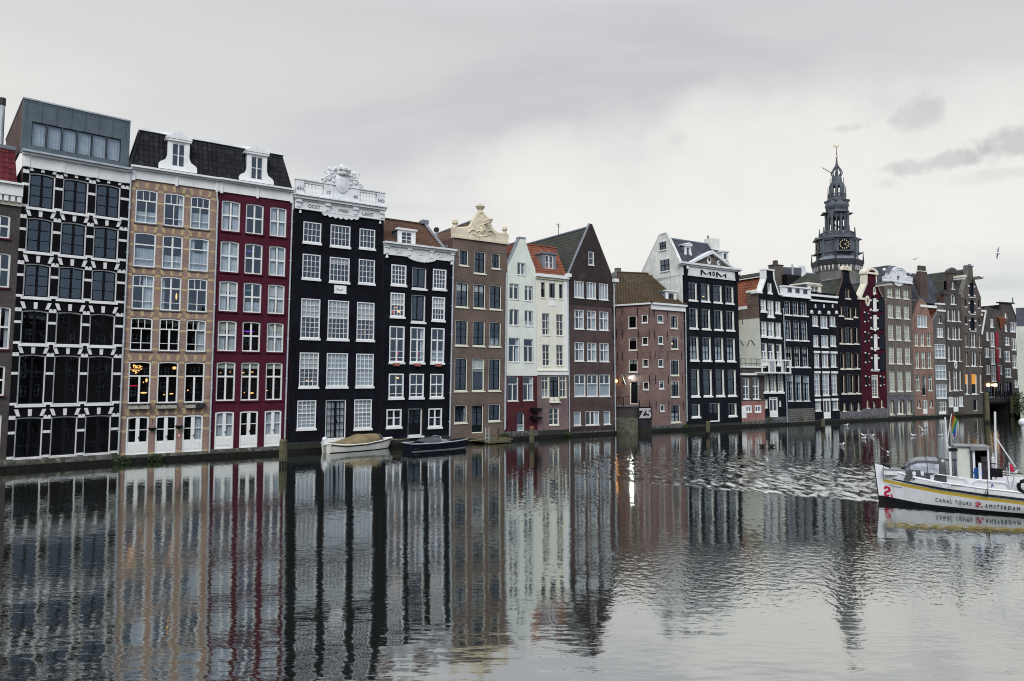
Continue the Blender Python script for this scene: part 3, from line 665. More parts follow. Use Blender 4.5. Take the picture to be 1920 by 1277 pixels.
for ri, ci, a, b, z0, z1, _ in W_:
    c = (a+b)/2; hb = (z1-z0)
    each(h, 'voussoir', [splay(x, dx, z1+.06, .03, 'white_block') for x, dx in ((a+.13, -.13), (c, 0), (b-.10, .13))])
    for (p, q) in piers(h, W_, ri, ci, a, b):
        m = MB(); m.box(p+.003, q-.003, -.02, -.001, z1-.12, z1+.02, 'white_block')
        for k in (.25, .75): x = p+(q-p)*k; m.box(x-.07, x+.07, -.024, -.003, z1+.01, z1+.10, 'white_block')
        h.put(m, 'capital_stone')
        for zz in (z0+hb*.60, z0-.0): m = MB(); m.box(p+.003, q-.003, -.02, -.001, zz, zz+.15, 'white_block'); h.put(m, 'stone_band')
m = MB(); m.box(-.02, h.W, -.10, .22, zc, zt-.25, 'white'); m.box(-.06, h.W, -.28, .25, zt-.25, zt-.12, 'white'); m.box(-.10, h.W, -.45, .3, zt-.12, zt, 'pipe_grey')
for k in range(4): x = .05+(h.W-.35)*k/3; m.box(x, x+.28, -.14, -.1, zc+.02, zt-.27, 'white')
h.put(m, 'cornice')
y0 = .35; zb, zt2 = zt-.05, h.z(140, 205.5, y0)
us = [(h.u(a, 290, y0), h.u(b, 290, y0)) for a, b in ((57, 85), (86, 114), (115, 142.5), (143.5, 171), (171.5, 199), (199.5, 226))]
zw0, zw1 = h.z(140, 288, y0), h.z(140, 243.5, y0); hs = [[(a, zw0), (b, zw0), (b, zw1), (a, zw1)] for a, b in us]
e0 = -.12
m = MB(); m.prism([(e0, zb), (h.W-.02, zb), (h.W-.02, zt2), (e0, zt2)], hs, y0, y0+.2, 'zinc', back=False)
m.poly([(e0, y0+.2, zb), (e0, 10, zb), (e0, 10, zt2-.02), (e0, y0+.2, zt2-.02)], 'side_brown'); m.poly([(h.W-.02, y0+.2, zb), (h.W-.02, 10, zb), (h.W-.02, 10, zt2), (h.W-.02, y0+.2, zt2)], 'zinc')
m.poly([(e0, y0, zt2-.01), (h.W-.02, y0, zt2-.01), (h.W-.02, 10, zt2-.01), (e0, 10, zt2-.01)], 'zinc');
m.box(e0-.03, h.W, y0-.05, y0+.25, zt2, zt2+.09, 'pipe_grey'); m.box(e0-.04, e0+.12, y0+.25, 10, zt2, zt2+.09, 'pipe_grey')
for k in range(8):
    x = e0+(h.W-e0)*(k+.25)/7.6
    if x < h.W-.05: m.box(x-.02, x+.02, y0-.035, y0-.001, zw1+.04, zt2-.1, 'zinc')
m.box(e0, h.W-.02, y0-.02, y0-.001, zt2-.14, zt2-.10, 'zinc')
pent = h.put(m, 'roof_storey')
S('zincw', fc='tower_dark', fw=.035, rev=.06, sill=None, cur='half:.2')
for a, b in us: h.win(a, b, zw0, zw1, dict(ST['zincw'], cur='net'), hole=False, y=y0, parent=pent)  # pale net brightens the panes in place of sky reflection and light inside
h.pipe([(247, 318), (246, 330), (244, 350), (221, 852)])

# metal flue behind
d = MB(); p = h.uz(12, 268, 2.5); q = h.uz(15.5, 188, 2.5)
fl = thing('flue_pipe', 'galvanised metal flue pipe rising beside the brown flank at far left', 'flue', h.A + h.du*p[0] + h.n*2.5 + Vector((0, 0, p[1]-2.5)))
d.tube([(0, 0, 0), (.02, 0, q[1]-p[1]+2.1)], .14, 'pipe_grey', 10); d.build('pipe', fl); d = MB(); d.tube([(.02, 0, q[1]-p[1]+2.1), (.02, 0, q[1]-p[1]+2.55)], .17, 'tower_dark', 10); d.build('cap', fl)
bz = h.A + h.du*p[0] + h.n*2.5; fl.location = (bz.x, bz.y, zr - .02); 
for c in fl.children: c.location.z = (p[1]-2.5) - (zr-.02)

def striped(h, W_, mat, W):
    for ri, ci, a, b, z0, z1, _ in W_:
        c = (a+b)/2; each(h, 'voussoir', [splay(x, dx, z1+.06, .014, mat, .10, .38) for x, dx in ((a+.10, -.09), (c, 0), (b-.10, .09))])
        for p, q in piers(h, W_, ri, ci, a, b):
            for k in (.97, .62, .04):
                m = MB(); z = z0+(z1-z0)*k; m.box(p+.012, q-.012, -.010, -.001, z-.07, z+.09, mat); h.put(m, 'brick_band')

# tan striped brick house
h = TAN = House('tan brick house with yellow brick bands, dark mansard roof and white dormer', 222, 393, (244, 338), (409, 372))
cols = [(247, 289), (301, 340), (351.5, 389)]
rows = [(256, 353, 417, ['tan3', 'tan3', 'tan3']), (252, 434, 499, ['tan1', 'tan2', 'tan1']), (247, 513, 579, ['tan3', 'tan2', 'tan3']),
        (244, 594, 657, ['tan3', dict(ST['tan3'], v=((.5, .1),)), 'tan3']), (241, 677, 757, 'tan_low'), (238, 781, 855, 'french')]
ST['tan3'] = dict(ST['tan3'], cur='')
cur = {(0, 2): 'half:.5', (1, 0): 'half:.55', (1, 1): 'half:.4', (1, 2): 'side:.3+half:.55', (2, 0): 'right:.5', (3, 2): 'right:.45', (5, 2): 'right:.5', (5, 0): 'left:.12'}
lights = {(2, 1): ((.82, .45, .05, .22, 'lamp_glow'),), (4, 0): ((.75, .25, .2, .05, 'lamp_glow'), (.3, .42, .26, .04, 'neon_red'), (.85, .55, .06, .14, 'lamp_glow'), (.72, .5, .03, .05, 'lamp_glow')), (4, 1): ((.75, .22, .12, .04, 'lamp_glow'), (.85, .85, .12, .1, 'lamp_glow'), (.4, .2, .05, .04, 'lamp_glow')), (4, 2): ((.25, .3, .05, .05, 'lamp_glow'),)}
def grid2(h, cols, yref, rows, cur, lights):
    out = []
    us = [(h.u(a, yref), h.u(b, yref)) for a, b in cols]
    for ri, (xr, yt, yb, st) in enumerate(rows):
        z0, z1 = h.z(xr, yb), h.z(xr, yt)
        for ci, (a, b) in enumerate(us):
            q = st[ci] if isinstance(st, (list, tuple)) else st
            if not q: continue
            q = dict(ST[q] if isinstance(q, str) else q)
            if (ri, ci) in cur: q['cur'] = cur[ri, ci]
            if (ri, ci) in lights: q['lights'] = lights[ri, ci]
            out.append((ri, ci, a, b, z0, z1, h.win(a, b, z0, z1, q)))
    return out
W_ = grid2(h, cols, 545, rows, cur, lights)
zc = h.z(320, 345); zt = h.z(320, 322)
h.wall(rect(h, zc+.1), 'brick_tan', 11); h.plinth(h.z(300, 850), 'plinth'); striped(h, W_, 'yellow_brick_trim', h.W)
def big_cornice(h, zc, zt, n=3):
    m = MB(); m.box(.0, h.W, -.09, .22, zc, zt-.22, 'white'); m.box(0, h.W, -.24, .24, zt-.22, zt-.12, 'white'); m.box(0, h.W, -.42, .28, zt-.12, zt, 'white')
    for k in range(n): x = .1+(h.W-.3)*k/(n-1); m.box(x, x+.18, -.15, -.088, zc-.12, zt-.24, 'white')
    h.put(m, 'cornice')
big_cornice(h, zc, zt)
def dormer(h, xl, xr, yt, yb, y0, ytop, mat='white', depth=2.0, wst=None, flare=.5, ped=True, sidemat='lead'):
    u0, u1 = h.u(xl, yb, y0), h.u(xr, yb, y0); z0, z1 = h.z(xl, yb, y0), h.z(xl, yt, y0); w = u1-u0; m = MB()
    a, b = u0+w*.2, u1-w*.2; hole = [(a, z0+.12), (b, z0+.12), (b, z1-.12), (a, z1-.12)]
    out = [(u0-flare, z0-.15), (u1+flare, z0-.15), (u1+flare, z0+.18), (u1+flare*.82, z0+.32), (u1+flare*.25, z0+.5), (u1+.05, z0+.66), (u1, z0+.85), (u1, z1), (u0, z1), (u0, z0+.85), (u0-.05, z0+.66), (u0-flare*.25, z0+.5), (u0-flare*.82, z0+.32), (u0-flare, z0+.18)] if flare else [(u0, z0-.1), (u1, z0-.1), (u1, z1), (u0, z1)]
    m.prism(out, [hole], y0, y0+.14, mat)
    for x in (u0+.03, u1-.03): m.poly([(x, y0+.1, z0-.1), (x, y0+depth, z0-.1), (x, y0+depth, z1), (x, y0+.1, z1)], sidemat)
    m.box(u0-.10, u1+.10, y0-.12, y0+.3, z1, z1+.14, mat)
    if ped:
        zp = h.z((xl+xr)/2, ytop, y0); c = (u0+u1)/2; m.prism([(u0-.14, z1+.14), (u1+.14, z1+.14), (u1+.14, z1+.22), (c, zp), (u0-.14, z1+.22)], [], y0-.16, y0+depth, mat)
    else: m.box(u0-.05, u1+.05, y0+.1, y0+depth, z1-.02, z1+.10, sidemat)
    o = h.put(m, 'dormer')
    h.win(a, b, z0+.12, z1-.12, wst or dict(fc=mat, fw=.06, v=((.5, .08),), h=((.5, .04),), sill=None, rev=.02), hole=False, y=y0+.03, parent=o)
    return o
def mansard(h, zb, y1, zt, tile, hipl=0., hipr=0., y0=.05, back=10.):
    m = MB(); a, b = 0, h.W
    m.poly([(a, y0, zb), (b, y0, zb), (b-hipr, y1, zt), (a+hipl, y1, zt)], tile)
    m.poly([(a, y0, zb), (a+hipl, y1, zt), (a+hipl, back, zt), (a, back, zb)], tile if hipl else 'lead')
    m.poly([(b, y0, zb), (b-hipr, y1, zt), (b-hipr, back, zt), (b, back, zb)], tile if hipr else 'lead')
    m.poly([(a+hipl, y1, zt), (b-hipr, y1, zt), (b-hipr, back, zt), (a+hipl, back, zt)], 'lead')
    m.box(a+hipl-.1, b-hipr+.1, y1-.12, y1+.3, zt, zt+.16, 'white')
    if hipl: m.box(a+hipl-.12, a+hipl+.2, y1+.3, back, zt, zt+.16, 'white'); m.tube([(a, y0, zb), (a+hipl, y1, zt)], .09, tile, 6)
    m.poly([(a, back, zb), (b, back, zb), (b-hipr, back, zt), (a+hipl, back, zt)], 'lead')
    return h.put(m, 'roof')
zmt = h.z(340, 258, 1.0)
rf = mansard(h, zt-.02, 1.0, zmt, 'tile_black', .55)
dormer(h, 313, 354.5, 262, 313, .12, 247)
h.pipe([(407, 357), (406, 366), (408, 378), (392, 848)])

# dark red house
h = RED = House('dark red painted house with white cross windows, between tan and black houses', 393, 537, (409, 372), (549, 378))
cols = [(409, 444.5), (455, 489), (501, 532.5)]
rows = [(416, 374, 432, 'cross'), (414, 450, 509, 'cross'), (411, 525, 583, 'cross'), (410, 600, 658, 'cross'), (407, 678, 752, 'cross_tall'), (403, 772, 843, 'french')]
cur = {}
for r in range(3): cur[r, 0] = 'side:.42'; cur[r, 2] = 'side:.42'
cur[1, 0] = 'full'; cur[2, 0] = 'side:.42+blind:.35'; cur[2, 2] = 'side:.4+blind:.4'; cur[3, 0] = 'side:.42+blind:.3'; cur[3, 2] = 'side:.42+blind:.3'; cur[4, 0] = cur[4, 1] = cur[4, 2] = 'blind:.16'; cur[5, 0] = cur[5, 2] = 'full'
lights = {(1, 1): ((.4, .78, .3, .03, 'neon_violet'),), (2, 1): ((.4, .75, .3, .03, 'neon_cyan'),), (3, 1): ((.45, .68, .4, .05, 'neon_violet'),),
          (4, 1): ((.2, .72, .12, .03, 'lamp_glow'), (.7, .74, .1, .03, 'lamp_glow'), (.3, .2, .04, .03, 'lamp_glow'), (.72, .19, .12, .05, 'lamp_glow')), (4, 0): ((.3, .72, .04, .03, 'lamp_glow'), (.8, .74, .04, .03, 'lamp_glow')), (4, 2): ((.2, .25, .08, .03, 'lamp_glow'), (.1, .72, .04, .02, 'lamp_glow'))}
grid2(h, cols, 600, rows, cur, lights)
zc = h.z(480, 369); zt = h.z(480, 345.5)
h.wall(rect(h, zc+.1), 'red_wall', 11); h.plinth(h.z(470, 839), 'plinth')
big_cornice(h, zc, zt)
mansard(h, zt-.02, 1.0, h.z(480, 283, 1.0), 'tile_black', 0, .55)
dormer(h, 462, 500, 287, 337, .12, 274)
h.pipe([(551, 352), (549, 362), (548, 380), (533, 822)])

# OOST VRIES LANT house
h = OOST = House('black house with white parapet reading OOST VRIES LANT and crowned crest', 537.5, 714, (552, 400), (720, 415))
cols = [(564, 600), (614.5, 654), (669, 702)]
h.at(568.6, 602.5, 414.5, 453, 'oost', 568.6); h.at(619.7, 657, 420, 460, 'oost5', 619.7); h.at(674, 703.5, 427.5, 464, 'oost', 674)
h.at(567, 601, 475, 521, 'oostb', 567); h.at(618, 655.5, 481, 527, 'oostb5', 618); h.at(672.5, 703, 485, 530, 'oostb', 672.5)
us = [(h.u(a, 600), h.u(b, 600)) for a, b in cols]
for ci, (st1, st2) in enumerate((('oostc', 'oostc'), ('oostc5', 'oostd5'), ('oostc', 'oostd'))):
    h.win(*us[ci], h.z(582, 634), h.z(582, 560), dict(ST[st1], lights=((.55, .22, .05, .03, 'lamp_glow'),) if ci == 2 else ())); h.win(*us[ci], h.z(582, 725), h.z(582, 661), dict(ST[st2], lights=((.5, .18, .05, .05, 'lamp_glow'), (.75, .18, .05, .04, 'lamp_glow')) if ci == 0 else ()))
for a, b in ((557, 592.5), (664, 697)): h.at(a, b, 751 if a < 600 else 749, 804, 'oostd', a)
h.at(610, 648.5, 750, 824, dict(nm='door', fc='white', bc='black_paint', fw=.08, sash=.05, v=((.5, .16),), solid=0, grid=(4, 5), bw=.045, cur='full', sill=(.30, .12, .04), rev=.08), 610)
zc = h.z(636, 402.5); e = .012
h.wall(rect(h, zc+.3), 'black_wall', 11, eave=zc); h.plinth(.75, 'plinth_dark')
m = MB(); zf1 = h.z(636, 386.5); zk = h.z(636, 377); zb1 = h.z(636, 350)
m.box(.0, h.W, -.12, .25, zc, zf1, 'stone_white'); m.box(-.03, h.W+.03, -.18, .25, zf1, zf1+.12, 'stone_white'); m.box(-.08, h.W+.08, -.34, .25, zf1+.12, zk-.08, 'stone_white'); m.box(-.12, h.W+.12, -.45, .3, zk-.08, zk, 'stone_white')
m.box(0, h.W, -.16, -.118, zc, zc+.07, 'stone_white')
for k in range(4): x = .05+(h.W-.5)*k/3; m.box(x, x+.40, -.30, -.118, zf1-.16, zf1, 'stone_white'); m.box(x+.06, x+.34, -.2, -.118, zf1-.5, zf1-.16, 'stone_white')
for x in (.42, h.W-.35): m.lathe((x, -.05, zc-.28), [(.10, 0), (.09, .1), (.05, .2), (.04, .28)], 'stone_white', 8)
h.put(m, 'cornice')
# balustrade
m = MB(); B = zk; yb0, yb1 = -.16, .14
X = [0, .085, .30, .40, .60, .70, .905, 1.0]; X = [x*h.W for x in X]
for a, b in ((X[0], X[1]), (X[2], X[3]), (X[4], X[5]), (X[6], X[7])): m.box(a, b, yb0, yb1, B, zb1, 'stone_white')
m.box(X[3], X[4], yb0+.03, yb1, B, zb1, 'stone_white')
for a, b in ((X[1], X[2]), (X[5], X[6])):
    m.box(a, b, yb0+.03, yb1-.03, B, B+.14, 'stone_white'); m.box(a, b, yb0+.03, yb1-.03, zb1-.16, zb1, 'stone_white')
    hh = zb1-B-.30
    for k in range(6):
        x = a+(b-a)*(k+.5)/6; m.lathe((x, 0, B+.14), [(.05, 0), (.04, hh*.08), (.075, hh*.3), (.035, hh*.5), (.03, hh*.55), (.035, hh*.6), (.07, hh*.78), (.035, hh*.95), (.05, hh)], 'stone_white', 8)
m.box(-.04, h.W+.04, yb0-.05, yb1+.03, zb1, zb1+.09, 'stone_white')
bal = h.put(m, 'parapet')
def letters(h, m, txt, px, py, hgt, y, mat, u=None, z=None, depth=.02):
    if u is None: u, z = h.uz(px, py)
    m.text(txt, (u, y, z), (1, 0, 0), (0, 0, 1), hgt, mat, depth)
for t, u in (('AN', (X[0]+X[1])/2), ('17', (X[2]+X[3])/2), ('40', (X[4]+X[5])/2), ('NO', (X[6]+X[7])/2)): m = MB(); letters(h, m, t, 0, 0, .25, yb0-.012, 'letter_grey', u, B+.34); h.put(m, 'lettering')
for t, k in (('OOST', .20), ('VRIES', .515), ('LANT', .80)): m = MB(); letters(h, m, t, 0, 0, .25, -.135, 'letter_grey', h.W*k, zc+.18); h.put(m, 'lettering')
# crest
def px_outline(h, l, y=0.): return [h.uz(a, b, y) for a, b in l]
c0 = Vector((h.W*.5, 0, 0)).x; m = MB(); yk = -.1
base = [(-2.0, .0), (2.0, .0), (1.95, .14), (1.7, .22), (1.5, .42), (1.25, .5), (1.1, .8), (.85, .95), (.72, 1.2), (.55, 1.3), (.5, 1.5), (-.5, 1.5), (-.55, 1.3), (-.75, 1.2), (-.9, .95), (-1.1, .85), (-1.3, .5), (-1.55, .42), (-1.75, .2), (-1.95, .14)]
k = (h.z(641, 324)-zb1)/1.5
m.prism([(c0+a*.95, zb1+.05+b*k) for a, b in base], [], -.12, .12, 'stone_white')
m.ball((c0, -.16, zb1+.30), (.62, .12, .82), 'stone_white', 14, 8); m.ball((c0, -.22, zb1+.30), (.42, .10, .58), 'stone_white', 14, 8)
for sg in (-1, 1):
    for (x, z, r, t0, t1) in ((1.55, .28, .16, 0, 5), (1.15, .62, .19, 1, 6), (.78, .95, .20, 0, 5), (1.0, 1.25, .17, 1, 6.2), (.45, 1.35, .14, 0, 5), (.72, .45, .16, 2, 6)):
        m.tube([(c0+sg*(x*.95+r*cos(t0+(t1-t0)*i/9)*(1-i*.05)), -.15, zb1+.05+z*k+r*sin(t0+(t1-t0)*i/9)*(1-i*.05)) for i in range(10)], .085, 'stone_white', 6)
        m.ball((c0+sg*x*.95, -.1, zb1+.05+z*k), (r*.9, .1, r*.9), 'stone_white', 8, 5)
    # seated putto either side: body, head and raised arm
    x = c0+sg*.98; z = zb1+.1+.95*k; m.ball((x, -.06, z), (.24, .16, .30), 'stone_white'); m.ball((x+sg*.03, -.08, z+.40), .15, 'stone_white'); m.tube([(x, -.05, z+.1), (x+sg*.26, -.08, z+.05), (x+sg*.42, -.06, z+.42 if sg > 0 else z+.2)], .07, 'stone_white', 6); m.tube([(x, -.08, z-.12), (x+sg*.3, -.14, z-.2), (x+sg*.42, -.1, z-.42)], .07, 'stone_white', 6)
zq = h.z(641, 328); zz = h.z(641, 309)
m.lathe((c0, 0, zq-.08), [(.48, 0), (.54, .1), (.52, .2), (.60, .36)], 'stone_white', 14)
for i in range(9): t = 2*pi*i/9; m.ball((c0+.62*cos(t), .6*sin(t), zq+.36), (.13, .13, .17), 'stone_white', 6, 4)
m.ball((c0, 0, zz-.28), (.27, .27, .32), 'stone_white', 10, 6); m.ball((c0, 0, zz-.02), .07, 'stone_white')
h.put(m, 'crest', bal)
# carved apron under the cornice
m = MB(); n = 28; a, b = h.W*.285, h.W*.70
low = [(a+(b-a)*i/n, zc - .10 - .13*(1-(2*i/n-1)**2) - .13*abs(sin(i*.78))) for i in range(n+1)]
m.prism([(b, zc+.02), (a, zc+.02)] + low, [], -.14, -.002, 'stone_white'); h.put(m, 'carved_apron')
m = MB(); a, b, t, q = h.u(626.5, 543), h.u(649, 543), h.z(626.5, 534.5), h.z(626.5, 549); m.box(a, b, -.05, -.002, q, t, 'white'); m.box(a-.03, b+.03, -.07, -.04, q-.04, q+.03, 'white')
m.tube([(a+.15+.06*i, -.055, q+.25+.07*sin(i*.9)) for i in range(10)], .025, 'letter_grey', 5); h.put(m, 'gable_stone')
h.anchors([(x, y) for y, xs in ((466, (563, 611, 664, 711)), (545, (561, 609, 663, 708)), (654, (556, 606.5, 661, 707)), (741, (553, 605, 658, 706))) for x in xs], .7)

# second black house
h = House('narrow black house with white carved cornice and brown tiled roof behind', 714, 843, (720, 425), (851, 490))
us = [(h.u(a, 640), h.u(b, 640)) for a, b in ((730, 758.5), (769, 796.5), (808, 833.5))]
h.win(h.u(733.5, 515), h.u(762, 515), h.z(733.5, 533), h.z(733.5, 495), 'five'); h.at(773, 800, 500, 540, 'hatch', 773); h.at(811.6, 837, 503.5, 541, 'five', 811.6)
h.at(732, 759, 548, 593, dict(ST['five_half'], lights=((.75, .25, .12, .1, 'lamp_glow'), (.55, .4, .05, .05, 'lamp_glow'), (.3, .2, .2, .1, 'neon_red'))), 732); h.at(771.5, 798, 551.5, 603, 'hatch', 771.5); h.at(810, 834.5, 556, 600, 'five_half', 810)
for i, c in enumerate(us):
    h.win(*c, h.z(743, 679), h.z(743, 611.5), dict(ST['five_tall'], lights=((.7, .25, .1, .12, 'neon_red'),) if i < 2 else ())); h.win(*c, h.z(743, 746), h.z(743, 700.5), dict(ST['five_x'], lights=((.75, .82, .12, .06, 'lamp_glow'),) if i == 0 else ()))
h.at(724.5, 753, 767.5, 801, 'five_s', 724.5); h.at(803, 828.7, 766, 801, 'five_s', 803); h.at(765, 792, 766, 818, dict(ST['doorb'], sill=(.12, .3, .05), sc='white'), 765)
zc = h.z(786, 484); zt = h.z(786, 461)
h.wall(rect(h, zc+.3), 'black_wall', 11); h.plinth(.7, 'plinth_dark'); H5 = h
m = MB(); m.box(0, h.W, -.1, .25, zc, zt-.3, 'stone_white'); m.box(-.03, h.W+.03, -.25, .25, zt-.3, zt-.14, 'stone_white'); m.box(-.08, h.W+.08, -.42, .3, zt-.14, zt, 'stone_white')
for k in range(4): x = .03+(h.W-.4)*k/3; m.box(x, x+.36, -.22, -.09, zt-.46, zt-.3, 'stone_white'); m.box(x+.05, x+.3, -.16, -.09, zt-.9, zt-.46, 'stone_white')
for x in (.25, h.W-.22): m.lathe((x, -.06, zc-.26), [(.13, 0), (.11, .1), (.06, .2), (.05, .27)], 'stone_white', 8)
for k in range(3):
    for sg in (-1, 1): x = h.W*(.2+.3*k)+sg*.18; m.tube([(x+sg*.13*cos(t), -.12, (zc+zt)/2-.12+.13*sin(t)) for t in [j*.6 for j in range(9)]], .04, 'stone_white', 5)
h.put(m, 'cornice')
m = MB(); n = 20; a, b = h.W*.33, h.W*.72; m.prism([(b, zc+.02), (a, zc+.02)] + [(a+(b-a)*i/n, zc - .06 - .24*(1-(2*i/n-1)**2) - .05*abs(sin(i*1.2))) for i in range(n+1)], [], -.12, -.002, 'stone_white'); h.put(m, 'carved_apron')
y1 = 3.2; zr = h.z(745, 414, y1); uL, uR = h.u(721, 414, y1), h.u(796, 416, y1); m = MB()
m.poly([(0, .2, zt-.1), (h.W-.7, .2, zt-.1), (uR, y1, zr), (uL, y1, zr)], 'tile_brown'); m.poly([(h.W-.7, .2, zt-.1), (uR, y1, zr), (uR, 9, zr), (h.W-.7, 9, zt-.1)], 'lead'); m.poly([(0, .2, zt-.1), (uL, y1, zr), (uL, 9, zr), (0, 9, zt-.1)], 'lead')
m.poly([(uL, y1, zr), (uR, y1, zr), (uR, 9, zr), (uL, 9, zr)], 'tile_brown'); m.tube([(h.W-.7, .2, zt), (uR, y1, zr+.12)], .13, 'lead', 6); m.box(uR-.3, uR+.25, y1-.3, y1+.4, zr, zr+.35, 'lead')
m.tube([(uL, y1, zr), (uR, y1, zr)], .12, 'tile_brown', 6); h.put(m, 'roof')
dormer(h, 746, 779, 430, 458, .5, 426, 'white', 1.5, dict(fc='white', fw=.05, grid=(2, 3), bw=.04, sill=None, rev=.02), 0, False, 'zinc')
m = MB(); u, z = h.uz(818, 446, 3); m.tube([(u, 3, z-1), (u, 3, z+.6)], .10, 'pipe_grey', 8); m.lathe((u, 3, z+.55), [(.2, 0), (.22, .1), (.22, .28), (.12, .36)], 'tower_dark', 10); h.put(m, 'flue_pipe')
m = MB(); u, z = h.uz(840, 455, 1.5); m.box(u-.6, h.W-.05, .8, 5, zt-.3, zt+.55, 'lead'); h.put(m, 'roof_box')
h.pipe([(851, 470), (850, 480), (849, 494), (842, 818)], .07)
h.anchors([(x, y) for y, xs in ((485, (768, 803)), (545, (728, 766, 802, 838)), (606, (727, 764, 802, 837)), (692, (724, 762, 800, 835)), (757, (722, 761, 798, 833))) for x in xs], .7)

# brown brick house with cream crest
h = House('brown brick house with cream curved gable crest and stone vases', 843, 947, (849, 448), (951, 458))
cols = [(854, 878), (887, 910), (917.5, 940)]
h.at(861.3, 878.5, 466.5, 497, 'brown_s', 861); h.at(888.7, 911, 470, 512, 'brown', 888.7); h.at(922, 938, 474, 503, 'brown_s', 922)
us = [(h.u(a, 600), h.u(b, 600)) for a, b in cols]
for c in us:
    for a, b, st in ((529, 576, 'brown'), (600, 648, 'brown'), (671, 733.5, 'brown_tall')):
        if a == 671 and c is us[1]: st = dict(ST['brown'], bc='frame_cream', tr=.70, tw=.06, tn=2, tb=.02, v=(), h=(), sash=0)
        if a == 671 and c is us[0]: st = dict(ST[st], lights=((.16, .20, .17, .09, 'lamp_glow'),))
        h.win(*c, h.z(866, b), h.z(866, a), st)
h.at(852, 876, 759.5, 793.5, 'brown_s', 852); h.at(916, 938.5, 757.5, 790, 'brown_s', 916); h.at(884.8, 907.5, 759, 813, dict(ST['doorb'], fc='frame_cream', bc='green_black', pc='green_black', solid=.25, grid=(2, 4)), 885)
zc = h.z(899, 452)
h.wall(rect(h, zc), 'brick_brown', 10); h.plinth(h.z(895, 821), 'plinth')
y = -.1; m = MB()
X = lambda a, b: h.uz(830+a/5.109, 370+b/5.109)
o = [(0, zc), (h.W, zc)] + [X(a, b) for a, b in ((632, 365), (600, 352), (560, 350), (525, 345), (490, 318), (466, 288), (452, 250), (445, 215), (420, 190), (395, 168), (385, 150), (340, 150), (325, 170), (302, 200), (285, 228), (275, 262), (258, 285), (230, 293), (190, 297), (140, 296), (92, 290))]
m.prism(o, [], -.08, .28, 'cream_stone'); m.box(-.04, h.W+.04, -.14, -.078, zc, zc+.22, 'cream_stone')
for a, b in zip(o[2:-1], o[3:]): m.tube([(a[0], .05, a[1]), (b[0], .05, b[1])], .13, 'cream_stone', 6)
def vase(m, px, py0, py1, r):
    u, z0 = X(px, py0); z1 = X(px, py1)[1]; q = z1-z0
    m.lathe((u, .08, z0), [(r*.7, 0), (r*.7, q*.18), (r*.45, q*.25), (r*.6, q*.35), (r, q*.55), (r*.95, q*.68), (r*.55, q*.76), (r*.7, q*.84), (r*.4, q*.95), (r*.1, q)], 'cream_stone', 12)
vase(m, 123, 290, 208, .27); vase(m, 598, 350, 275, .26); vase(m, 364, 152, 58, .36)
u, z = X(364, 90); m.lathe((u, .08, z-.05), [(.38, 0), (.42, .06), (.38, .12)], 'cream_stone', 12)
for sg, (a, b) in ((-1, (292, 348)), (1, (448, 356))):      # a pair of leafy volutes round a shell, with hanging husks
    u, z = X(a, b); m.tube([(u+sg*(.46-.035*k)*cos(.55*k), -.10, z+(.34-.026*k)*sin(.55*k)+.05) for k in range(13)], [.085-.004*k for k in range(13)], 'cream_stone', 6)
    for k in range(5): m.ball((u-sg*(.35+.16*k), -.09, z+.22+.11*k*(1-.15*k)), (.15-.012*k, .07, .10), 'cream_stone', 7, 4)
    for k in range(4): m.ball((u-sg*(.3+.2*k), -.09, z-.18-.03*k), (.13, .06, .07), 'cream_stone', 7, 4)
u, z = X(370, 318); m.ball((u, -.09, z), (.26, .10, .34), 'cream_stone', 10, 6); m.ball((u, -.14, z-.05), (.14, .08, .2), 'cream_stone', 8, 5)
for k in range(7): t = pi*(k+.5)/7; m.ball((u+.36*cos(t), -.08, z+.1+.36*sin(t)), (.09, .06, .12), 'cream_stone', 6, 4)
h.put(m, 'gable_crest')
m = MB(); u, z = X(400, 250); m.box(u-.1, u+.1, -1.1, 0, z-.1, z+.1, 'cream_stone'); m.box(u-.14, u+.14, -1.2, -.05, z+.1, z+.16, 'cream_stone'); h.put(m, 'hoist_beam')
h.gable_roof(h.W/2, zc+2.0, .1, h.W-.1, zc, 'tile_brown', .28, 10)
h.pipe([(948.5, 512), (948, 530), (945, 806)], .06)
m = MB(); (a, z0), (b, z1) = h.uz(889, 822), h.uz(943, 822)
m.box(a-.3, b, -1.5, -.09, .18, .32, 'wood_post'); m.box(a, a+2.2, -2.2, -1.52, .06, .2, 'wood_post')
lt = thing('landing_stage', 'low mossy wooden landing with ladder at the brown house door', 'landing stage', h.A, h.rz)
m.build('deck', lt); m = MB()
for x in (a+.1, a+.45): m.tube([(x, -1.6, -.2), (x, -1.6, 1.3)], .035, 'pipe_grey', 6)
for k in range(4): m.tube([(a+.1, -1.6, .2+.3*k), (a+.45, -1.6, .2+.3*k)], .025, 'pipe_grey', 5)
m.build('ladder', lt); m = MB()
for x in (a+1.6, a+2.9): m.tube([(x, -1.3, .3), (x, -1.3, 1.2)], .03, 'iron', 6)
m.build('rail_post', lt)

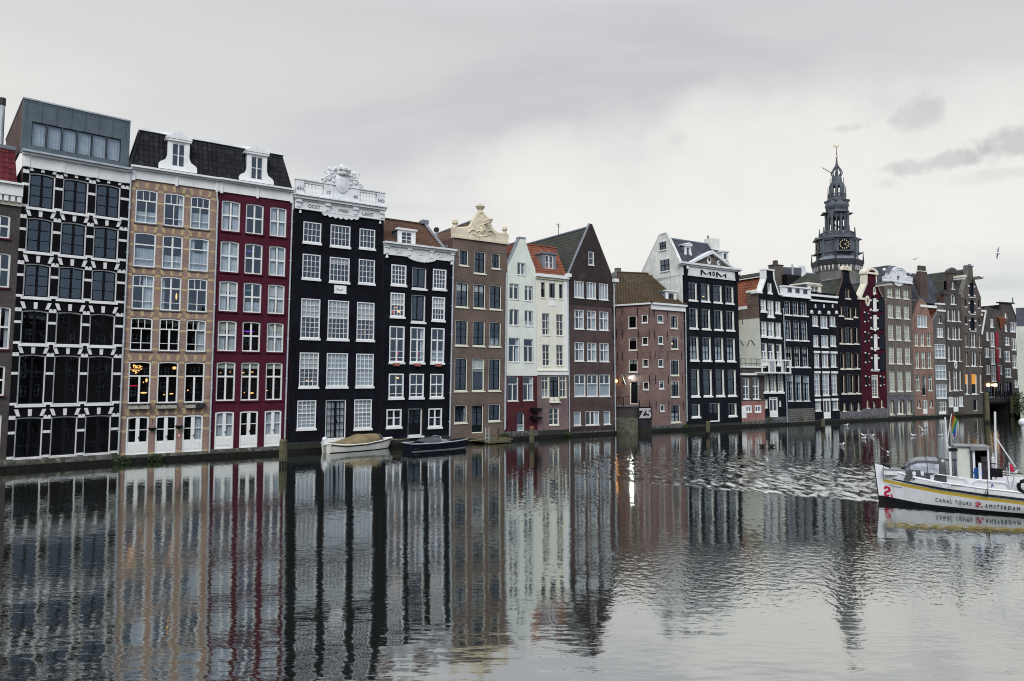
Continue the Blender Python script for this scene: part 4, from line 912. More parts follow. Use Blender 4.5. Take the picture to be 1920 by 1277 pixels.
# white neck gable with red ground floor
h = House('white plastered neck gable house with dark red ground storey', 947, 1009, (951, 527), (1004, 510))
S('nk', 'neck'); 
h.at(970, 985, 492, 515, 'nk', 970)
for a, b in (((955, 531), (973, 560.5)), ((983.6, 535.4), (999, 563.5)), ((955, 579.4), (973, 609.5)), ((983.6, 582), (999, 611))): h.at(a[0], b[0], a[1], b[1], 'nk', a[0])
h.at(953.5, 974, 633, 678.5, 'neck_tr', 953.5); h.at(982, 1000, 635, 679, 'neck_tr', 982)
h.at(952, 972, 706, 752, 'neck_tr', 952); h.at(980.5, 1000, 706, 751, 'neck_tr', 980.5)
h.at(969, 984.5, 772, 809, dict(fc='frame_white', fw=.06, arch=.25, rev=.2, h=((.3, .04),), nm='door', sill=None, cur='half:.3'), 969)
zs = (h.z(952, 499)+h.z(1003, 505))/2
neck = [(975, 447), (983.6, 447)]
L_ = h.uz(975, 447); R_ = h.uz(984.5, 447)
o = [(0, -.4), (h.W, -.4), (h.W, zs), (R_[0]+(h.W-R_[0])*.60, zs+(R_[1]-zs)*.35), (R_[0]+(h.W-R_[0])*.2, zs+(R_[1]-zs)*.75), R_, L_, (L_[0]*.75, zs+(L_[1]-zs)*.72), (L_[0]*.4, zs+(L_[1]-zs)*.38), (0, zs)]
h.wall(o, 'render_white', 10, eave=zs); h.plinth(h.z(978, 808), 'plinth_grey')
zm = h.z(978, 704.5)
m = MB(); hs = [q for q in h.holes if max(p[1] for p in q) < zm]; m.prism([(.013, h.z(978, 808)-.1), (h.W-.013, h.z(978, 808)-.1), (h.W-.013, zm), (.013, zm)], hs, -.012, -.001, 'brick_red_paint', back=False); h.put(m, 'painted_storey')
h.gable_roof(h.W/2, L_[1]-.25, .05, h.W-.05, zs+.1, 'tile_orange', .25, 10, ze1=zs+.1)
m = MB(); q = o[6:]; 
for a, b in zip(q[:-1], q[1:]): m.tube([(a[0]-.02, .22, a[1]), (b[0]-.02, .22, b[1])], .20, 'lead', 6)
for a, b in zip(o[2:5], o[3:6]): m.tube([(a[0], .13, a[1]), (b[0], .13, b[1])], .09, 'render_white', 6)
m.box(L_[0]-.1, R_[0]+.1, -.02, .5, L_[1]-.02, L_[1]+.15, 'lead'); h.put(m, 'coping')
m = MB(); u = (L_[0]+R_[0])/2; m.box(u-1.5, u-.15, 3, 5, zs+2, L_[1]+.05, 'lead'); h.put(m, 'chimney')
m = MB(); u, z = h.uz(993, 778); 
for k in (0, 1): zz = z+.55-k*.75; m.hexa([(u+.05, -.5, zz-.2), (u+.95, -.5, zz-.25), (u+.95, -.05, zz-.25), (u+.05, -.05, zz-.2), (u, -.6, zz+.1), (u+1.1, -.5, zz+.02), (u+1.1, -.04, zz+.02), (u, -.04, zz+.1)], 'tar_black')
h.put(m, 'iron_bracket')
h.pipe([(949, 535), (949, 560), (946.5, 804)], .05)

# cream house with orange roof
h = CRM = House('cream plastered house with orange tiled roof, dormer and mauve brick base', 1009, 1067, (1004, 515), (1063.5, 521))
for a, b, c, d in ((1014, 1023, 528.5, 558), (1029.5, 1042, 530, 559), (1048, 1056.5, 532, 560.5)): h.at(a, b, c, d, 'neck_dark', a)
for a, b, c, d in ((1016.5, 1031, 587, 628), (1043, 1056.5, 589, 629), (1017, 1031, 646, 686), (1043, 1056.5, 646.5, 685.5)): h.at(a, b, c, d, 'creamx', a)
S('crl', fc='frame_cream', fw=.06, tr=.8, tw=.06, tn=2, tb=.03, v=((.5, .03),), h=((.45, .03),), rev=.07, sill=(.1, .07, .0))
h.at(1015.3, 1029, 705.5, 745, 'crl', 1015.3); h.at(1049.5, 1062, 705.5, 745, 'crl', 1049.5)
h.at(1030, 1048.5, 705.5, 754, dict(nm='door', fc='frame_cream', bc='black_paint', fw=.07, sash=.04, tr=.84, tn=2, tb=.05, v=((.5, .08),), h=((.55, .03),), solid=.16, sill=(.08, .2, .05)), 1030)
h.at(1029, 1048, 766, 797, dict(ST['crl'], tr=0, v=((.5, .07),), h=((.34, .03), (.67, .03))), 1029)
zc = h.z(1035, 521.5)
h.wall(rect(h, zc+.1), 'render_cream', 10, 'render_white'); h.plinth(h.z(1040, 806), 'plinth_dark')
zm = h.z(1040, 703.5); zb = h.z(1040, 696); m = MB(); hs = [q for q in h.holes if max(p[1] for p in q) < zm]
m.prism([(.013, h.z(1040, 806)-.1), (h.W-.013, h.z(1040, 806)-.1), (h.W-.013, zm), (.013, zm)], hs, -.012, -.001, 'brick_mauve', back=False); h.put(m, 'brick_storey')
m = MB(); m.box(.01, h.W-.01, -.10, -.002, zm, zb, 'white'); m.box(.01, h.W-.01, -.16, -.002, zb, zb+.08, 'frame_cream'); h.put(m, 'string_course')
m = MB(); m.box(-.05, h.W+.05, -.28, .25, zc, zc+.28, 'white'); m.box(-.02, h.W, -.12, .2, zc-.18, zc, 'cream'); h.put(m, 'cornice')
m = MB(); a, b = h.u(1029.7, 567), h.u(1042, 567); m.box(a, b, -.03, -.002, h.z(1030, 574), h.z(1030, 561.5), 'white'); h.put(m, 'plaque')
y1 = 2.4; zr = h.z(1015, 462, y1); uR = h.u(1043, 466.5, y1); m = MB(); zb = zc+.27
m.poly([(-.6, .0, zb), (h.W, .0, zb), (uR, y1, zr), (-.6, y1, zr)], 'tile_orange'); m.poly([(h.W, 0, zb), (uR, y1, zr), (uR, 8, zr), (h.W, 8, zb)], 'tile_orange'); m.poly([(-.6, y1, zr), (uR, y1, zr), (uR, 8, zr), (-.6, 8, zr)], 'lead')
m.poly([(-.6, 0, zb), (-.6, y1, zr), (-.6, 8, zr), (-.6, 8, zb)], 'lead'); m.tube([(-.6, y1, zr), (uR, y1, zr)], .10, 'tile_orange', 6); h.put(m, 'roof')
dormer(h, 1017, 1043, 475, 505, .5, 470, 'lead', 1.8, dict(fc='frame_white', fw=.06, v=((.5, .12),), h=((.45, .03),), sill=None, rev=.02), 0, False, 'lead')
h.pipe([(1064, 520), (1064, 536), (1067, 812)], .05)
m = MB(); m.box(h.W-.42, h.W-.05, -.09, -.003, zm, zc-.2, 'white'); h.put(m, 'pilaster')

# dark brown gable
h = House('dark brown brick house with tall steep pointed gable and mossy tiled roof', 1067, 1153, (1066, 540), (1150, 521))
h.at(1103.4, 1114, 471, 496.5, dict(fc='frame_white', fw=.07, h=((.5, .03),), sill=(.06, .05, .05), rev=.05), 1103)
us = [(h.u(a, 600), h.u(b, 600)) for a, b in ((1077, 1095), (1100.5, 1118), (1123.5, 1141))]
for c in us: h.win(*c, h.z(1077, 557.5), h.z(1077, 526), 'dark3'); h.win(*c, h.z(1077, 616.5), h.z(1077, 580), 'darkx'); h.win(*c, h.z(1077, 677), h.z(1077, 641), 'darkx')
for a, b in ((1077, 1098), (1100.7, 1121), (1123.6, 1144)): h.at(a, b, 702, 743.5, 'darkx1', a)
h.at(1076, 1089.5, 772, 798, dict(ST['dark3'], v=(), cur='net'), 1076); h.at(1098, 1123.6, 771, 797.5, dict(ST['dark3'], cur='right:.3', lights=((.16, .82, .14, .12, 'lamp_warm'),)), 1098); h.at(1132, 1144.5, 770.5, 796, dict(ST['dark3'], v=()), 1132)
za = h.z(1108, 420); ua = h.u(1108, 424); ze0, ze1 = h.z(1068, 517), h.z(1149, 521); ze = (ze0+ze1)/2
h.wall([(0, -.4), (h.W, -.4), (h.W, ze), (ua+.12, za), (ua-.12, za), (0, ze)], 'brick_dark', 12, 'brick_dark', eave=ze); h.plinth(h.z(1110, 808), 'plinth')
zq = h.z(1110, 575); m = MB(); hs = [q for q in h.holes if max(p[1] for p in q) < zq]; m.prism([(.013, .8), (h.W-.013, .8), (h.W-.013, zq), (.013, zq)], hs, -.010, -.001, 'brick_dark_low', back=False); h.put(m, 'lower_brickwork')
h.gable_roof(ua, za-.25, .0, h.W, ze-.1, 'tile_greymoss', .26, 12)
m = MB()
for x0, x1 in ((0, ua-.1), (h.W, ua+.1)): m.tube([(x0, .12, ze), (x1, .12, za+.03)], .12, 'lead', 6)
m.box(-.35, .1, -.35, .3, ze-.3, ze+.02, 'white'); m.box(h.W-.15, h.W+.4, -.35, .3, ze-.3, ze+.02, 'white'); h.put(m, 'coping')
h.pipe([(1149, 532), (1150, 545), (1153, 808)], .06)
m = MB(); m.tube([(ua, 5, za-.3), (ua, 5, za+1.0)], .03, 'iron', 5); m.tube([(ua-.3, 5, za+.85), (ua+.3, 5, za+.85)], .02, 'iron', 4); m.tube([(ua-.2, 5, za+.65), (ua+.2, 5, za+.65)], .02, 'iron', 4); h.put(m, 'aerial')
h.anchors([(1148, 583), (1149, 630), (1150, 690)], .8)

# rose brick corner house: right face on the row, left face splayed back
zf = 0
h = RB = House('low rose brick corner house with splayed face, hipped mossy roof and tiny windows', 1222, 1287, (1221, 578), (1284, 590))
for a, b, c, d, st in ((1233, 1244, 590, 605, 'rose_s'), (1257.5, 1271, 590.6, 615.5, 'rose_l'), (1234, 1243.5, 629.7, 645, 'rose_s'), (1258, 1272, 630.6, 654.5, 'rose_l'), (1234.5, 1244, 673, 688, 'rose_s'), (1257, 1273.5, 674, 704, 'rose_l'),
                       (1236, 1245.5, 713.7, 729, 'rose_s'), (1258, 1274, 713.7, 744.5, 'rose_l'), (1238, 1246, 758.6, 771.5, 'rose_s')):
    q = dict(ST[st]);
    if (c, a) == (630.6, 1258): q['lights'] = ((.6, .45, .12, .09, 'lamp_glow'),)
    h.at(a, b, c, d, q, a)
h.at(1258.4, 1275, 758.6, 792, dict(nm='door', fc='frame_cream', bc='blue_black_wall', fw=.07, sash=.05, v=((.5, .07),), h=((.62, .1), (.3, .04)), solid=0, cur='half:.5', rev=.08, sill=(.12, .1, .1)), 1258)
zc = h.z(1252, 571)
h.wall(rect(h, zc), 'brick_rose', 9, 'brick_rose'); h.plinth(h.z(1255, 797), 'plinth_grey')
h.anchors([(x, y) for y, xs in ((585, (1226, 1251, 1277)), (628, (1227, 1251, 1277)), (666, (1228, 1252, 1278)), (712, (1229, 1253, 1280)), (760, (1230, 1254, 1281))) for x in xs], .9)
m = MB(); m.box(-.02, h.W+.05, -.14, .25, zc-.62, zc-.12, 'white'); m.box(-.05, h.W+.1, -.3, .25, zc-.12, zc+.06, 'frame_white'); h.put(m, 'cornice')
# the splayed face as its own plane of the same house
Zt = 71.6; pA = Vector(((1151-CX)/F*Zt, Zt, 0)); pB = h.A.copy()
h2 = House.__new__(House); h2.A = pA; h2.B = pB; d = pB-pA; h2.W = d.length; h2.du = d.normalized(); h2.n = Vector((-h2.du.y, h2.du.x, 0)); h2.rz = math.atan2(h2.du.y, h2.du.x); h2.lL = h2.lR = 0; h2.holes = []
T = Matrix.Rotation(-h.rz, 4, 'Z') @ Matrix.Translation(pA-h.A) @ Matrix.Rotation(h2.rz, 4, 'Z')
h2.root = h.root; h2.warp = lambda p: tuple(h.warp(T @ Vector(p)))
for a, b, c, d, st in ((1176.5, 1192, 592, 616, 'rose_l'), (1201.5, 1213, 590, 605.5, 'rose_s'), (1177.5, 1193.5, 633, 657, 'rose_l'), (1202.4, 1214, 632, 647, 'rose_s'), (1178, 1194.5, 674, 697.5, 'rose_l'), (1203.6, 1215, 673, 688, 'rose_s'), (1205, 1216, 715.5, 730.5, 'rose_s')):
    h2.at(a, b, c, d, st, a)
h2.at(1180, 1196, 715.5, 758, dict(ST['doorb'], fc='frame_cream', solid=.95, pc='black_paint'), 1180)
zL = h2.z(1152, 568); zR = zc
h2.wall([(0, -.4), (h2.W, -.4), (h2.W, zR), (0, zR)], 'brick_rose', 3, 'brick_rose')
h2.anchors([(x, y) for y, xs in ((585, (1153, 1165, 1194, 1216)), (626, (1155, 1166, 1196, 1216)), (668, (1157.5, 1166.5, 1195, 1218)), (712, (1158.5, 1169, 1217.5)), (758, (1199, 1218))) for x in xs], .9)
m = MB(); m.box(0, h2.W+.02, -.2, .2, zR-.1, zR+.06, 'frame_white'); h2.put(m, 'gutter')
# hip roof over both faces
zr = h.z(1222, 513.5, 5.); ur = h.u(1222, 513.5, 5.0); q = T @ Vector((0, -.15, 0)); rdg = (ur, 5., zr)
m = MB(); e0, e1, e2 = (h.W+.05, -.25, zc+.05), (-.06, -.25, zc+.05), (q.x, q.y, zc+.05)
r2 = T @ Vector((-1.2, 3.5, zr)); rL = (r2.x, r2.y, zr)
m.poly([e0, e1, rdg], 'tile_moss'); m.poly([e1, e2, rL, rdg], 'tile_moss'); m.poly([e0, rdg, rL, (h.W+.05, 9, zc+.05)], 'tile_moss'); m.poly([e2, rL, (h.W, 9, zc)], 'lead')
m.tube([e1, rdg], .13, 'tile_moss', 6); m.tube([rdg, rL], .13, 'tile_moss', 6); m.tube([e0, rdg], .11, 'tile_moss', 6); h.put(m, 'roof')
dormer(h, 1249, 1268.5, 546, 565, .55, 541, 'frame_white', 2.2, dict(fc='frame_white', bc='iron', fw=.06, sash=.03, v=((.5, .05),), h=((.5, .03),), sill=None, rev=.02), 0, False, 'lead')
h.pipe([(1283, 572), (1284, 585), (1287, 790)], .06)
# entrance canopy, lamp, steps and mossy landing of the splayed face
m = MB(); (a, za_), (b, _) = h2.uz(1171, 702), h2.uz(1199, 702); m.box(a, b, -.9, -.02, za_-.1, za_+.04, 'lead'); m.tube([(a+.08, -.8, za_-.1), (a+.08, -.03, za_-1.1)], .05, 'frame_white', 6); m.tube([(b-.08, -.8, za_-.1), (b-.08, -.03, za_-1.1)], .06, 'frame_white', 6); cn = h2.put(m, 'door_canopy')
m = MB(); (a, z) = h2.uz(1185, 708); m.ball((a, -.45, z), (.20, .12, .12), 'lamp_white'); h2.put(m, 'lamp', cn)
m = MB(); (a, z) = h2.uz(1156.5, 714.5); m.ball((a, -.25, z), (.16, .14, .16), 'lamp_warm'); m.box(a-.03, a+.03, -.2, -.01, z+.12, z+.18, 'iron'); h2.put(m, 'lamp')
m = MB(); zl = h2.z(1188, 760); (a, _), (b, _) = h2.uz(1154, 760), h2.uz(1198, 760)
m.box(a, b, -1.5, -.02, -.4, zl-.14, 'brick_umber'); m.box(a-.02, b+.05, -1.6, -.02, zl-.14, zl, 'plinth_grey')
m.box(a+1.0, b+.5, -2.0, -1.5, -.4, h2.z(1188, 782), 'mossy_stone')
ld = thing('stone_landing', 'mossy stone landing with iron railing under the lit doorway of the rose brick house', 'landing', pA, h2.rz)
m.build('platform', ld); m = MB()
for k in range(9): x = a+.05+(1.45)*k/8; m.tube([(x, -1.45, zl), (x, -1.45, zl+.85)], .018 if k % 8 else .05, 'iron', 5)
m.tube([(a, -1.45, zl+.85), (a+1.5, -1.45, zl+.85)], .03, 'iron', 6); m.tube([(a+1.5, -1.45, zl+.85), (a+1.5, -.1, zl+.9)], .03, 'iron', 6); m.build('railing', ld)
m = MB(); 
for k in range(4): m.box(b+.05+.32*k, b+.37+.32*k, -.55, -.02, -.3, zl-.15-.22*k, 'plinth_dark')
m.build('steps', ld)
# sprayed tag: white bubble letters with black edges
m = MB(); (u, z) = h2.uz(1212, 785); yy = -1.62+1.58
for dx, dz, mt, dy, s_ in ((0, 0, 'iron', 0, 1.22), (0, .07, 'graffiti_white', -.02, 1.05)):
    m.text('Z5', (u+dx+.12, -.62+dy, z+dz), (1, 0, .05), (-.05, 0, 1), 1.22 if mt == 'iron' else 1.0, mt, .012, size=1.55 if mt == 'iron' else 1.32, fat=.075 if mt == 'iron' else .045, spread=.92)
h2.put(m, 'graffiti')

# MOM house
h = MOM = House('black house with white fascia lettered MOM, pediment and whitewashed side gable', 1287, 1391, (1279.5, 520), (1383, 530))
us = [(h.u(a, 655), h.u(b, 655)) for a, b in ((1294, 1309.5), (1317.3, 1333), (1340.5, 1356), (1363, 1378))]
for i, c in enumerate(us):
    for a, b, st in ((530, 563, ('mom', 'mom1', 'mom1', 'mom')[i]), (577.6, 615.5, 'mom'), (631, 675.5, 'mom_cur'), (692, 743, 'mom1')):
        q = dict(ST[st])
        if i == 1 and a == 530: q['lights'] = ((.25, .28, .16, .05, 'lamp_glow'), (.75, .32, .16, .05, 'lamp_glow'))
        if i == 1 and a == 631: q['lights'] = ((.2, .35, .08, .18, 'lamp_glow'),)
        h.win(*c, h.z(1301, b), h.z(1301, a), q)
h.at(1297, 1312.5, 757.5, 782, dict(ST['mom1'], h=()), 1297); h.at(1366, 1381, 756, 780, dict(ST['mom1'], h=(), v=((.45, .04),)), 1366); h.at(1330.5, 1349.5, 756, 791, 'doorb', 1330)
zc = h.z(1335, 522); zt = h.z(1335, 497.5)
h.wall(rect(h, zc+.1), 'blue_black_wall', 9, 'whitewash'); h.plinth(.55, 'plinth_dark')
m = MB(); zf = zt-.42; m.box(.0, h.W, -.10, .25, zc, zf, 'stone_white'); m.box(0, h.W, -.14, -.098, zc, zc+.12, 'stone_white')
m.box(.75, h.W-.75, -.13, -.098, zc+.16, zf-.06, 'stone_white')
m.box(-.25, h.W+.25, -.26, .25, zf, zf+.16, 'stone_white'); m.box(-.4, h.W+.4, -.42, .3, zf+.16, zf+.36, 'stone_white')
ua = h.W*.50; zp = h.z(1343, 472); w2 = h.W*.36; zb = zf+.36
m.prism([(ua-w2, zb), (ua+w2, zb), (ua, zp-.3)], [], -.1, .3, 'brick_greybrown')
for sg in (-1, 1): m.hexa([(ua+sg*(w2+.35), -.42, zb), (ua+sg*(w2-.15), -.42, zb), (ua+sg*(w2-.15), .3, zb), (ua+sg*(w2+.35), .3, zb), (ua, -.42, zp), (ua, -.42, zp-.36), (ua, .3, zp-.36), (ua, .3, zp)], 'stone_white')
m.ball((ua-.35, -.14, zb+.55), (.34, .06, .46), 'stone_white', 10, 6); m.ball((ua-.35, -.17, zb+.6), (.2, .06, .26), 'iron', 8, 5); m.ball((ua+1.15, -.14, zb+.38), (.26, .06, .3), 'stone_white', 10, 6); m.ball((ua+1.15, -.17, zb+.4), (.13, .06, .15), 'iron', 8, 5)
h.put(m, 'pediment')
m = MB()
for x in (.28, h.W-.30): m.hexa([(x-.16, -.35, zc+.1), (x+.16, -.35, zc+.1), (x+.16, -.1, zc-.35), (x-.16, -.1, zc-.35), (x-.22, -.5, zf-.02), (x+.22, -.5, zf-.02), (x+.22, -.09, zf-.02), (x-.22, -.09, zf-.02)], 'tar_black'); m.ball((x, -.5, zc+.75), (.16, .1, .2), 'stone_white', 8, 5)
h.put(m, 'bracket')
m = MB(); u0, z0 = h.uz(1312, 517); u1, _ = h.uz(1359.5, 520); hh = .52
def em(m, x, w, z):                                  # wide M with splayed, wedge shaped strokes
    b = .17; P = lambda l: m.prism([(x+w*a, z+hh*c) for a, c in l], [], -.19, -.131, 'iron', back=False)
    P([(0, .0), (.13, .0), (.10, .85), (.0, .95)]); P([(.0, .95), (.10, 1.0), (.56, .22), (.44, .10)]); P([(.44, .10), (.56, .22), (.90, .80), (1.0, .66)]); P([(.87, .0), (1.0, .0), (1.0, .72), (.90, .72)])
w = (u1-u0)*.40; em(m, u0, w, zc+.24); em(m, u1-w, w, zc+.20)
c = (u0+u1)/2; m.prism([(c+.19*cos(t), zc+.48+.26*sin(t)) for t in [2*pi*i/16 for i in range(16)]], [[(c+.08*cos(t), zc+.48+.13*sin(t)) for t in [2*pi*i/16 for i in range(16)]]], -.17, -.131, 'iron', back=False)
h.put(m, 'lettering')
# side gable and roof with ridge along the row
yA, zA = h.side(1247, 440); yB, zB = h.side(1207, 511); yF, zF = h.side(1280, 492)
zF = zf+.3; D = min(max(yB, 6), 12); yA = min(max(yA, 2.5), D-1.5)
m = MB(); 
for x in (.012,): 
    m.poly([(x, .0, zc), (x, D, zc-.5), (x, D, zB), (x, yA+.5, zA), (x, yA-.5, zA), (x, yA-1.6, zF+(zA-zF)*.45), (x, .55, zF+.5), (x, .3, zF)], 'whitewash'); m.poly([(x+.3, .0, zc), (x+.3, D, zc-.5), (x+.3, D, zB), (x+.3, yA+.5, zA), (x+.3, yA-.5, zA), (x+.3, yA-1.6, zF+(zA-zF)*.45), (x+.3, .55, zF+.5), (x+.3, .3, zF)], 'whitewash')
    ed = [(D, zB), (yA+.5, zA), (yA-.5, zA), (yA-1.6, zF+(zA-zF)*.45), (.55, zF+.5), (.3, zF)]
    for a, b in zip(ed[:-1], ed[1:]): m.hexa([(x-.04, a[0], a[1]), (x+.36, a[0], a[1]), (x+.36, b[0], b[1]), (x-.04, b[0], b[1]), (x-.04, a[0], a[1]+.12), (x+.36, a[0], a[1]+.12), (x+.36, b[0], b[1]+.12), (x-.04, b[0], b[1]+.12)], 'whitewash')
h.put(m, 'side_gable')
for (px0, px1, py0, py1) in ((1242, 1252, 454.6, 469), (1243, 1258, 487.5, 508.5)):
    ya, za_ = h.side((px0+px1)/2, (py0+py1)/2); hw = abs(h.side(px0, 480)[0]-h.side(px1, 480)[0])/2; z0 = h.side((px0+px1)/2, py1)[1]; z1 = h.side((px0+px1)/2, py0)[1]
    m = MB(); m.box(-.01, .0, ya-hw, ya+hw, z0, z1, 'glass'); m.box(.002, .008, ya-hw, ya+hw, z0, z1, 'interior_shade'); w0 = h.put(m, 'window')
    m = MB(); 
    for y in (ya-hw, ya, ya+hw): m.box(-.03, .02, y-.05, y+.05, z0, z1, 'black_paint')
    m.box(-.08, .02, ya-hw-.15, ya+hw+.15, z0-.12, z0, 'frame_white'); m.box(-.06, .02, ya-hw-.1, ya+hw+.1, z1, z1+.1, 'whitewash'); m.box(-.028, .015, ya-hw, ya+hw, (z0+z1)/2-.04, (z0+z1)/2+.04, 'black_paint'); h.put(m, 'frame', w0)
zR_ = zA-.35; m = MB(); uR = h.W*.93
m.poly([(.3, .3, zF+.05), (h.W, .3, zF+.05), (uR, yA, zR_), (.3, yA, zR_)], 'slate'); m.poly([(.3, yA, zR_), (uR, yA, zR_), (h.W, D, zB-.5), (.3, D, zB-.5)], 'slate'); m.poly([(h.W, .3, zF+.05), (uR, yA, zR_), (h.W, D, zB-.5)], 'slate')
m.tube([(.3, yA, zR_), (uR, yA, zR_)], .12, 'lead', 6); m.poly([(ua-w2, -.1, zb+.05), (ua, -.1, zp-.1), (ua, 2.6, zp-.1)], 'lead'); m.poly([(ua+w2, -.1, zb+.05), (ua, -.1, zp-.1), (ua, 2.6, zp-.1)], 'lead'); rf = h.put(m, 'roof')
m = MB(); x, z = h.uz(1337, 458, yA); m.box(x-.9, x+.5, yA-.5, yA+.5, z-1, z+.55, 'whitewash'); m.tube([(x-.8, yA, z+.5), (x-.8, yA, z+.9)], .12, 'lead', 6); h.put(m, 'chimney', rf)
dormer(h, 1285.5, 1296, 461, 481, 1.2, 455, 'stone_white', 2.2, dict(fc='stone_white', fw=.05, sill=None, rev=.02), .15, True, 'lead')
dormer(h, 1355, 1366, 472, 488, 1.2, 468, 'stone_white', 2.0, dict(fc='stone_white', fw=.05, sill=None, rev=.02), 0, False, 'stone_white')
h.anchors([(x, y) for y, xs in ((572, (1313, 1337, 1360)), (624, (1313, 1337, 1360)), (685, (1315, 1338, 1361))) for x in xs], .9)

# low pink brick house between the black ones
h = House('low pink and brown brick house with roof terrace, squeezed between black houses', 1391, 1435, None, None)
for a, b in ((1393.6, 1405.5), (1411.5, 1424)): h.at(a, b, 708.5 if a < 1400 else 707.5, 748.5, 'pinkx', a)
for a, b in ((1397.5, 1409.5), (1415, 1427.5)): h.at(a, b, 760, 773.5, 'pink_s', a)
zc = h.z(1410, 701.5); zm = h.z(1410, 752)
h.wall(rect(h, zc), 'brick_umber', 9, 'brick_umber'); h.plinth(h.z(1412, 788), 'plinth')
m = MB(); hs = [q for q in h.holes if max(p[1] for p in q) < zm]; m.prism([(.013, h.z(1412, 788)-.1), (h.W-.013, h.z(1412, 788)-.1), (h.W-.013, zm), (.013, zm)], hs, -.012, -.001, 'brick_pink', back=False); h.put(m, 'pink_brickwork')
m = MB(); m.box(.02, .75, -.02, -.012, h.z(1395, 784), zm-.5, 'white'); h.put(m, 'whitewashed_patch')
m = MB(); m.box(0, h.W, -.25, .25, zc-.12, zc+.10, 'frame_white'); m.box(.05, h.W-.05, -.1, .3, zc+.10, zc+.75, 'brick_umber'); m.box(0, h.W, -.3, .1, zc+.72, zc+.86, 'frame_white'); h.put(m, 'cornice')
m = MB()
for k in range(5): x = .2+(h.W-.4)*k/4; m.tube([(x, .2, zc+.8), (x, .2, zc+1.7)], .025, 'iron', 5)
for q in (1.2, 1.7): m.tube([(.2, .2, zc+q), (h.W-.2, .2, zc+q)], .025, 'iron', 5)
h.put(m, 'terrace_railing')

# black neck gable house with orange roof and cream flank
h = House('black neck gable house with white coping, orange roof and cream plastered flank', 1435, 1475, (1422, 567), (1467, 581))
h.at(1439.5, 1446.5, 530.5, 548.5, dict(ST['wht'], v=(), h=(), rev=.08), 1439)
for a, b, c, d, st in ((1426, 1436, 561.5, 583, 'wht'), (1438.8, 1450.3, 563, 593, 'wht'), (1453.5, 1463, 564.5, 586, 'wht'), (1427, 1437.2, 602, 630, 'wht'), (1439.6, 1451.3, 603, 631.5, 'wht'), (1454, 1464, 604.5, 632.5, 'wht'),
                       (1428.7, 1438.7, 643, 683, 'wht_tr'), (1441.3, 1452, 643.7, 684, 'wht_tr'), (1456, 1465.5, 644.5, 684, 'wht_tr'), (1431, 1441.5, 698, 735, 'wht_g'), (1443.5, 1455, 698, 735, 'wht_g'), (1457.8, 1468.5, 698, 735, 'wht_g')): h.at(a, b, c, d, st, a)
h.at(1433, 1439.3, 748.7, 766, dict(ST['wht'], v=(), h=(), sill=None), 1433); h.at(1460.8, 1464.5, 751, 763, dict(ST['wht'], v=(), h=(), sill=None, fw=.08), 1460.8)
h.at(1443, 1458.3, 745, 783, dict(ST['doorw'], fw=.11, fc='white', tr=.93), 1443)
zs = (h.z(1424, 549)+h.z(1459, 553))/2; uL, zt = h.uz(1435.5, 506); uR, _ = h.uz(1450, 508)
kn = h.z(1442, 523)
o = [(0, -.4), (h.W, -.4), (h.W, zs), (h.W*.88, zs), (uR+.05, kn), (uR, zt), (uL, zt), (uL-.05, kn), (h.W*.12, zs), (0, zs)]
h.wall(o, 'blue_black_wall', 9, 'flank_cream', eave=h.side(1405, 576.5)[1]); h.plinth(h.z(1455, 782), 'plinth_grey')
m = MB(); q = o[3:9]
for a, b in zip(q[:-1], q[1:]): m.hexa([(a[0]-.09, -.03, a[1]), (a[0]+.09, -.03, a[1]), (a[0]+.09, .75, a[1]), (a[0]-.09, .75, a[1]), (b[0]-.09, -.03, b[1]+.02), (b[0]+.09, -.03, b[1]+.02), (b[0]+.09, .75, b[1]+.02), (b[0]-.09, .75, b[1]+.02)], 'frame_white')
m.box(uL-.12, uR+.12, -.08, .75, zt-.02, zt+.14, 'frame_white'); m.box(-.3, h.W*.16, -.12, .75, zs-.05, zs+.16, 'frame_white'); m.box(h.W*.86, h.W+.25, -.12, .3, zs-.05, zs+.16, 'frame_white'); h.put(m, 'coping')
# roof, long left slope; brown band of flank under the eave
yE, zE = h.side(1390, 576); zE = h.side(1405, 576.5)[1]; zrd = zt-.35; ur = h.W*.5
m = MB(); m.poly([(-.05, .7, zE), (ur, .7, zrd), (ur, 12, zrd), (-.05, 12, zE)], 'tile_orange'); m.poly([(h.W, .7, zs), (ur, .7, zrd), (ur, 12, zrd), (h.W, 12, zs)], 'tile_orange'); m.poly([(-.05, .7, zE), (ur, .7, zrd), (h.W, .7, zs)], 'side_brown'); m.poly([(-.05, 12, zE), (ur, 12, zrd), (h.W, 12, zs)], 'side_brown')
m.hexa([(ur-.35, .7, zrd-.28), (ur, .7, zrd-.02), (ur, 12, zrd-.02), (ur-.35, 12, zrd-.28), (ur-.35, .7, zrd-.12), (ur, .7, zrd+.28), (ur, 12, zrd+.28), (ur-.35, 12, zrd-.12)], 'tile_greymoss'); m.tube([(ur-.4, .7, zrd-.32), (ur-.4, 12, zrd-.32)], .07, 'frame_white', 5); rf = h.put(m, 'roof')
zb_ = h.side(1405, 598.5)[1]; m = MB(); m.box(-.03, .01, .0, 9, zb_, zE+.1, 'brick_brown'); m.box(-.09, .01, 1.6, 9, zE-.25, zE+.12, 'frame_white'); m.box(-.09, .01, .0, 1.6, zE+1.6, zE+1.85, 'frame_white'); m.box(-.03, .01, 0, 1.6, zE, zE+1.6, 'brick_brown'); h.put(m, 'flank_band')
m = MB()
for (x0, y0_, x1, y1_) in ((1394, 639, 1400, 648), (1411, 638, 1407, 648), (1414, 637, 1421, 647), (1399, 600, 1399, 608)):
    a, b = h.side(x0, y0_), h.side(x1, y1_); m.tube([(-.02, *a), (-.02, *b)], .04, 'iron', 5)
h.put(m, 'wall_tie')
